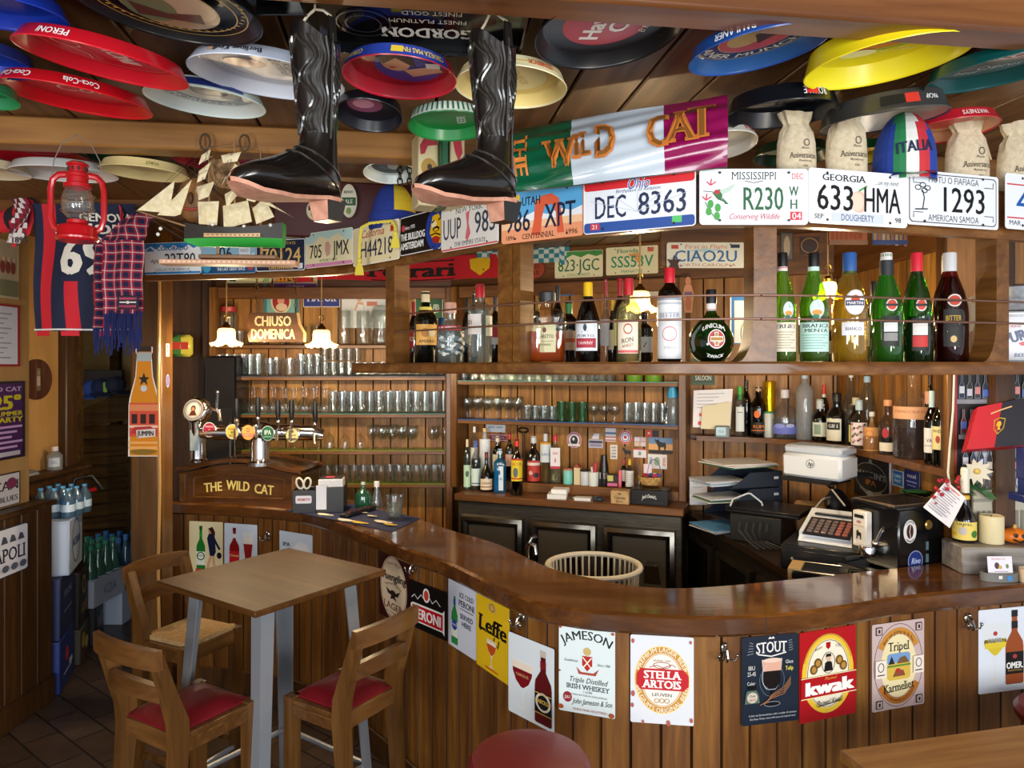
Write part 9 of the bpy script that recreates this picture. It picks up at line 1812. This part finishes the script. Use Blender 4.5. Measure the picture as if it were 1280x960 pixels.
# painted tin lantern box between the boots
tb_ = E('tin_case', 'tall painted tin case with a green edge hung behind the second boot', 'case', P(546,262,2.42), radians(20)); b = MB(); b.box((-.04,0,.12),(.07,.10,.24), M('cdbf94',.5), bev=.004); b.box((.05,-.03,.12),(.05,.10,.24), M('c8b890',.5), bev=.004); b.build('case_body', tb_)
b = MB(); b.box((.005,-.03,.12),(.022,.12,.245), M('1d5a3c',.4), bev=.003); b.build('green_edge', tb_)
b = MB(); A = Art(b,.066,.23,66,230, Matrix.Translation((-.04,-.0505,.12)) @ Matrix.Rotation(pi/2,4, 'X')); A.poly([(4,40),(20,10),(60,14),(62,34),(30,40),(20,66),(6,70)], 'a83040'); A.ell(34,110,26,30, 'a8843a'); A.ell(36,108,8,10, '3a2a1c'); A.ell(34,180,24,26, 'b8443a'); b.build('painting', tb_); b = MB(); A = Art(b,.046,.23,46,230, Matrix.Translation((.05,-.0805,.12)) @ Matrix.Rotation(pi/2,4, 'X')); A.poly([(6,20),(34,10),(40,60),(26,90),(14,60)], 'b02a3a'); A.ell(26,140,18,36, '4a2a20'); A.ell(24,120,8,10, 'd8a080'); b.build('painting', tb_)
b = MB()
for x in (500,512):
    for k_ in range(4): p = P(x,206+k_*7,2.6); b.tube([p+Vector((.008*cos(a*pi/4)*(1 if k_ % 2 else .3),.006*cos(a*pi/4),.014*sin(a*pi/4))) for a in range(9)],.0028, M('3a3430',.4,.6),4, caps=False)
tag(b.build('hanging_chain'), 'short dark chains hanging above the blue and yellow hat', 'chain')
# yellow tassel on the california plate
ts = E('tassel_cord', 'yellow plaited cord with tassels draped over the cream california plate', 'tassel', P(470,280,2.72)); o0 = Vector(ts.location); b = MB(); YC = M('d8c84a',.8)
pl_ = [(449,326),(450,300),(452,284),(462,279),(478,277),(490,276),(494,284),(494,292)]
for k_ in range(3): b.tube([P(x+1.2*sin(i*2.1+k_*2.1), y+1.2*cos(i*2.1+k_*2.1),2.74-(i*.012))-o0+Vector((0,-.0,0)) for i,(x, y) in enumerate([(pl_[j][0]+(pl_[j+1][0]-pl_[j][0])*q_/3, pl_[j][1]+(pl_[j+1][1]-pl_[j][1])*q_/3) for j in range(7) for q_ in range(3)])] if False else [P(x+1.2*sin(i*2.1+k_*2.1), y+1.2*cos(i*2.1+k_*2.1),2.73-.004*i)-o0 for i,(x, y) in enumerate([(pl_[j][0]+(pl_[j+1][0]-pl_[j][0])*q_/3, pl_[j][1]+(pl_[j+1][1]-pl_[j][1])*q_/3) for j in range(7) for q_ in range(3)])],.0035, YC,5)
b.build('cord', ts)
for px, py, Y in ((449,326,2.73),(494,292,2.62)):
    b = MB()
    for k_ in range(14): b.tube([P(px, py, Y)-o0, P(px-4+8*k_/13, py+9, Y)-o0, P(px-5+10*k_/13, py+18, Y)-o0],.0025, YC,4)
    b.ball(P(px, py, Y)-o0,.010, YC,8); b.build('tassel', ts)
# small carvings and pictures on the wall boards behind the upright bottles
for nm, lb, px0, px1, y0, y1, d, cat in (('carved_leaf', 'dark carved leaf ornament near the tall red-capped bottle',833,852,318,342, LB(None,('p', [(50,0),(60,30),(96,24),(74,50),(90,84),(56,70),(50,100),(42,70),(8,84),(26,50),(4,24),(40,30)], '4a2c1a')), 'ornament'),('wooden_figure', 'pinkish wooden mermaid-like figure plaque beside the red-capped bottle',850,870,345,392, LB(None,('e',50,14,18,12, 'c87a4a'),('p', [(30,24),(70,24),(86,50),(80,70),(74,98),(26,98),(22,70),(14,50)], 'd08a5a'),('r',26,42,48,8, '7a5a6a'),('e',50,72,18,20, 'b8683a')), 'plaque')):
    c_ = Curve([at(700,2.88), at(1100,2.88)], False); b = MB(); T, w, h = place(c_, px0, px1, y0, y1,.0); A = Art(b, w, h,100,100, lift=.002, rough=.6); d(A); v2 = [Vector((v.x, v.y,-.006)) for v in b.v]; b.grid([[v for v in b.v[:2]], [v for v in v2[:2]]], M('6a3a22',.6)); tag(b.build(nm, T=T), lb, cat)
for px0, px1, y0, y1, lb, d in ((1036,1084,284,306, 'postcard of tan pillars under the georgia plate', LB('c8784a', *[('r',6+i*12,0,8,70, 'b85a34') for i in range(7)],('r',0,74,100,26, 'a87a5a'))),(1090,1134,283,306, 'postcard of city towers under the samoa plate', LB('6a7aa0', *[('r',4+i*12,10+(i*17) % 30,9,70,('c8a06a', 'b87a5a', 'd8b88a')[i % 3]) for i in range(8)],('r',0,76,100,24, '4a5a8a'))),(975,992,290,326, 'small dark framed picture beside the canopy post', LB('2f2a24',('r',10,6,80,88, '6a5a44'),('e',50,50,24,36, 'b8a07a'))),(1000,1024,296,318, 'dark wooden name board hung by a small chain', LB('3a2416',('o',50,50,46,44,5, 'a8783a')))):
    c_ = Curve([at(800,2.75), at(1300,2.75)], False); card('picture', lb, c_, px0, px1, y0, y1, d, base='3a2a1c', cat='picture', off=0, th=.006)
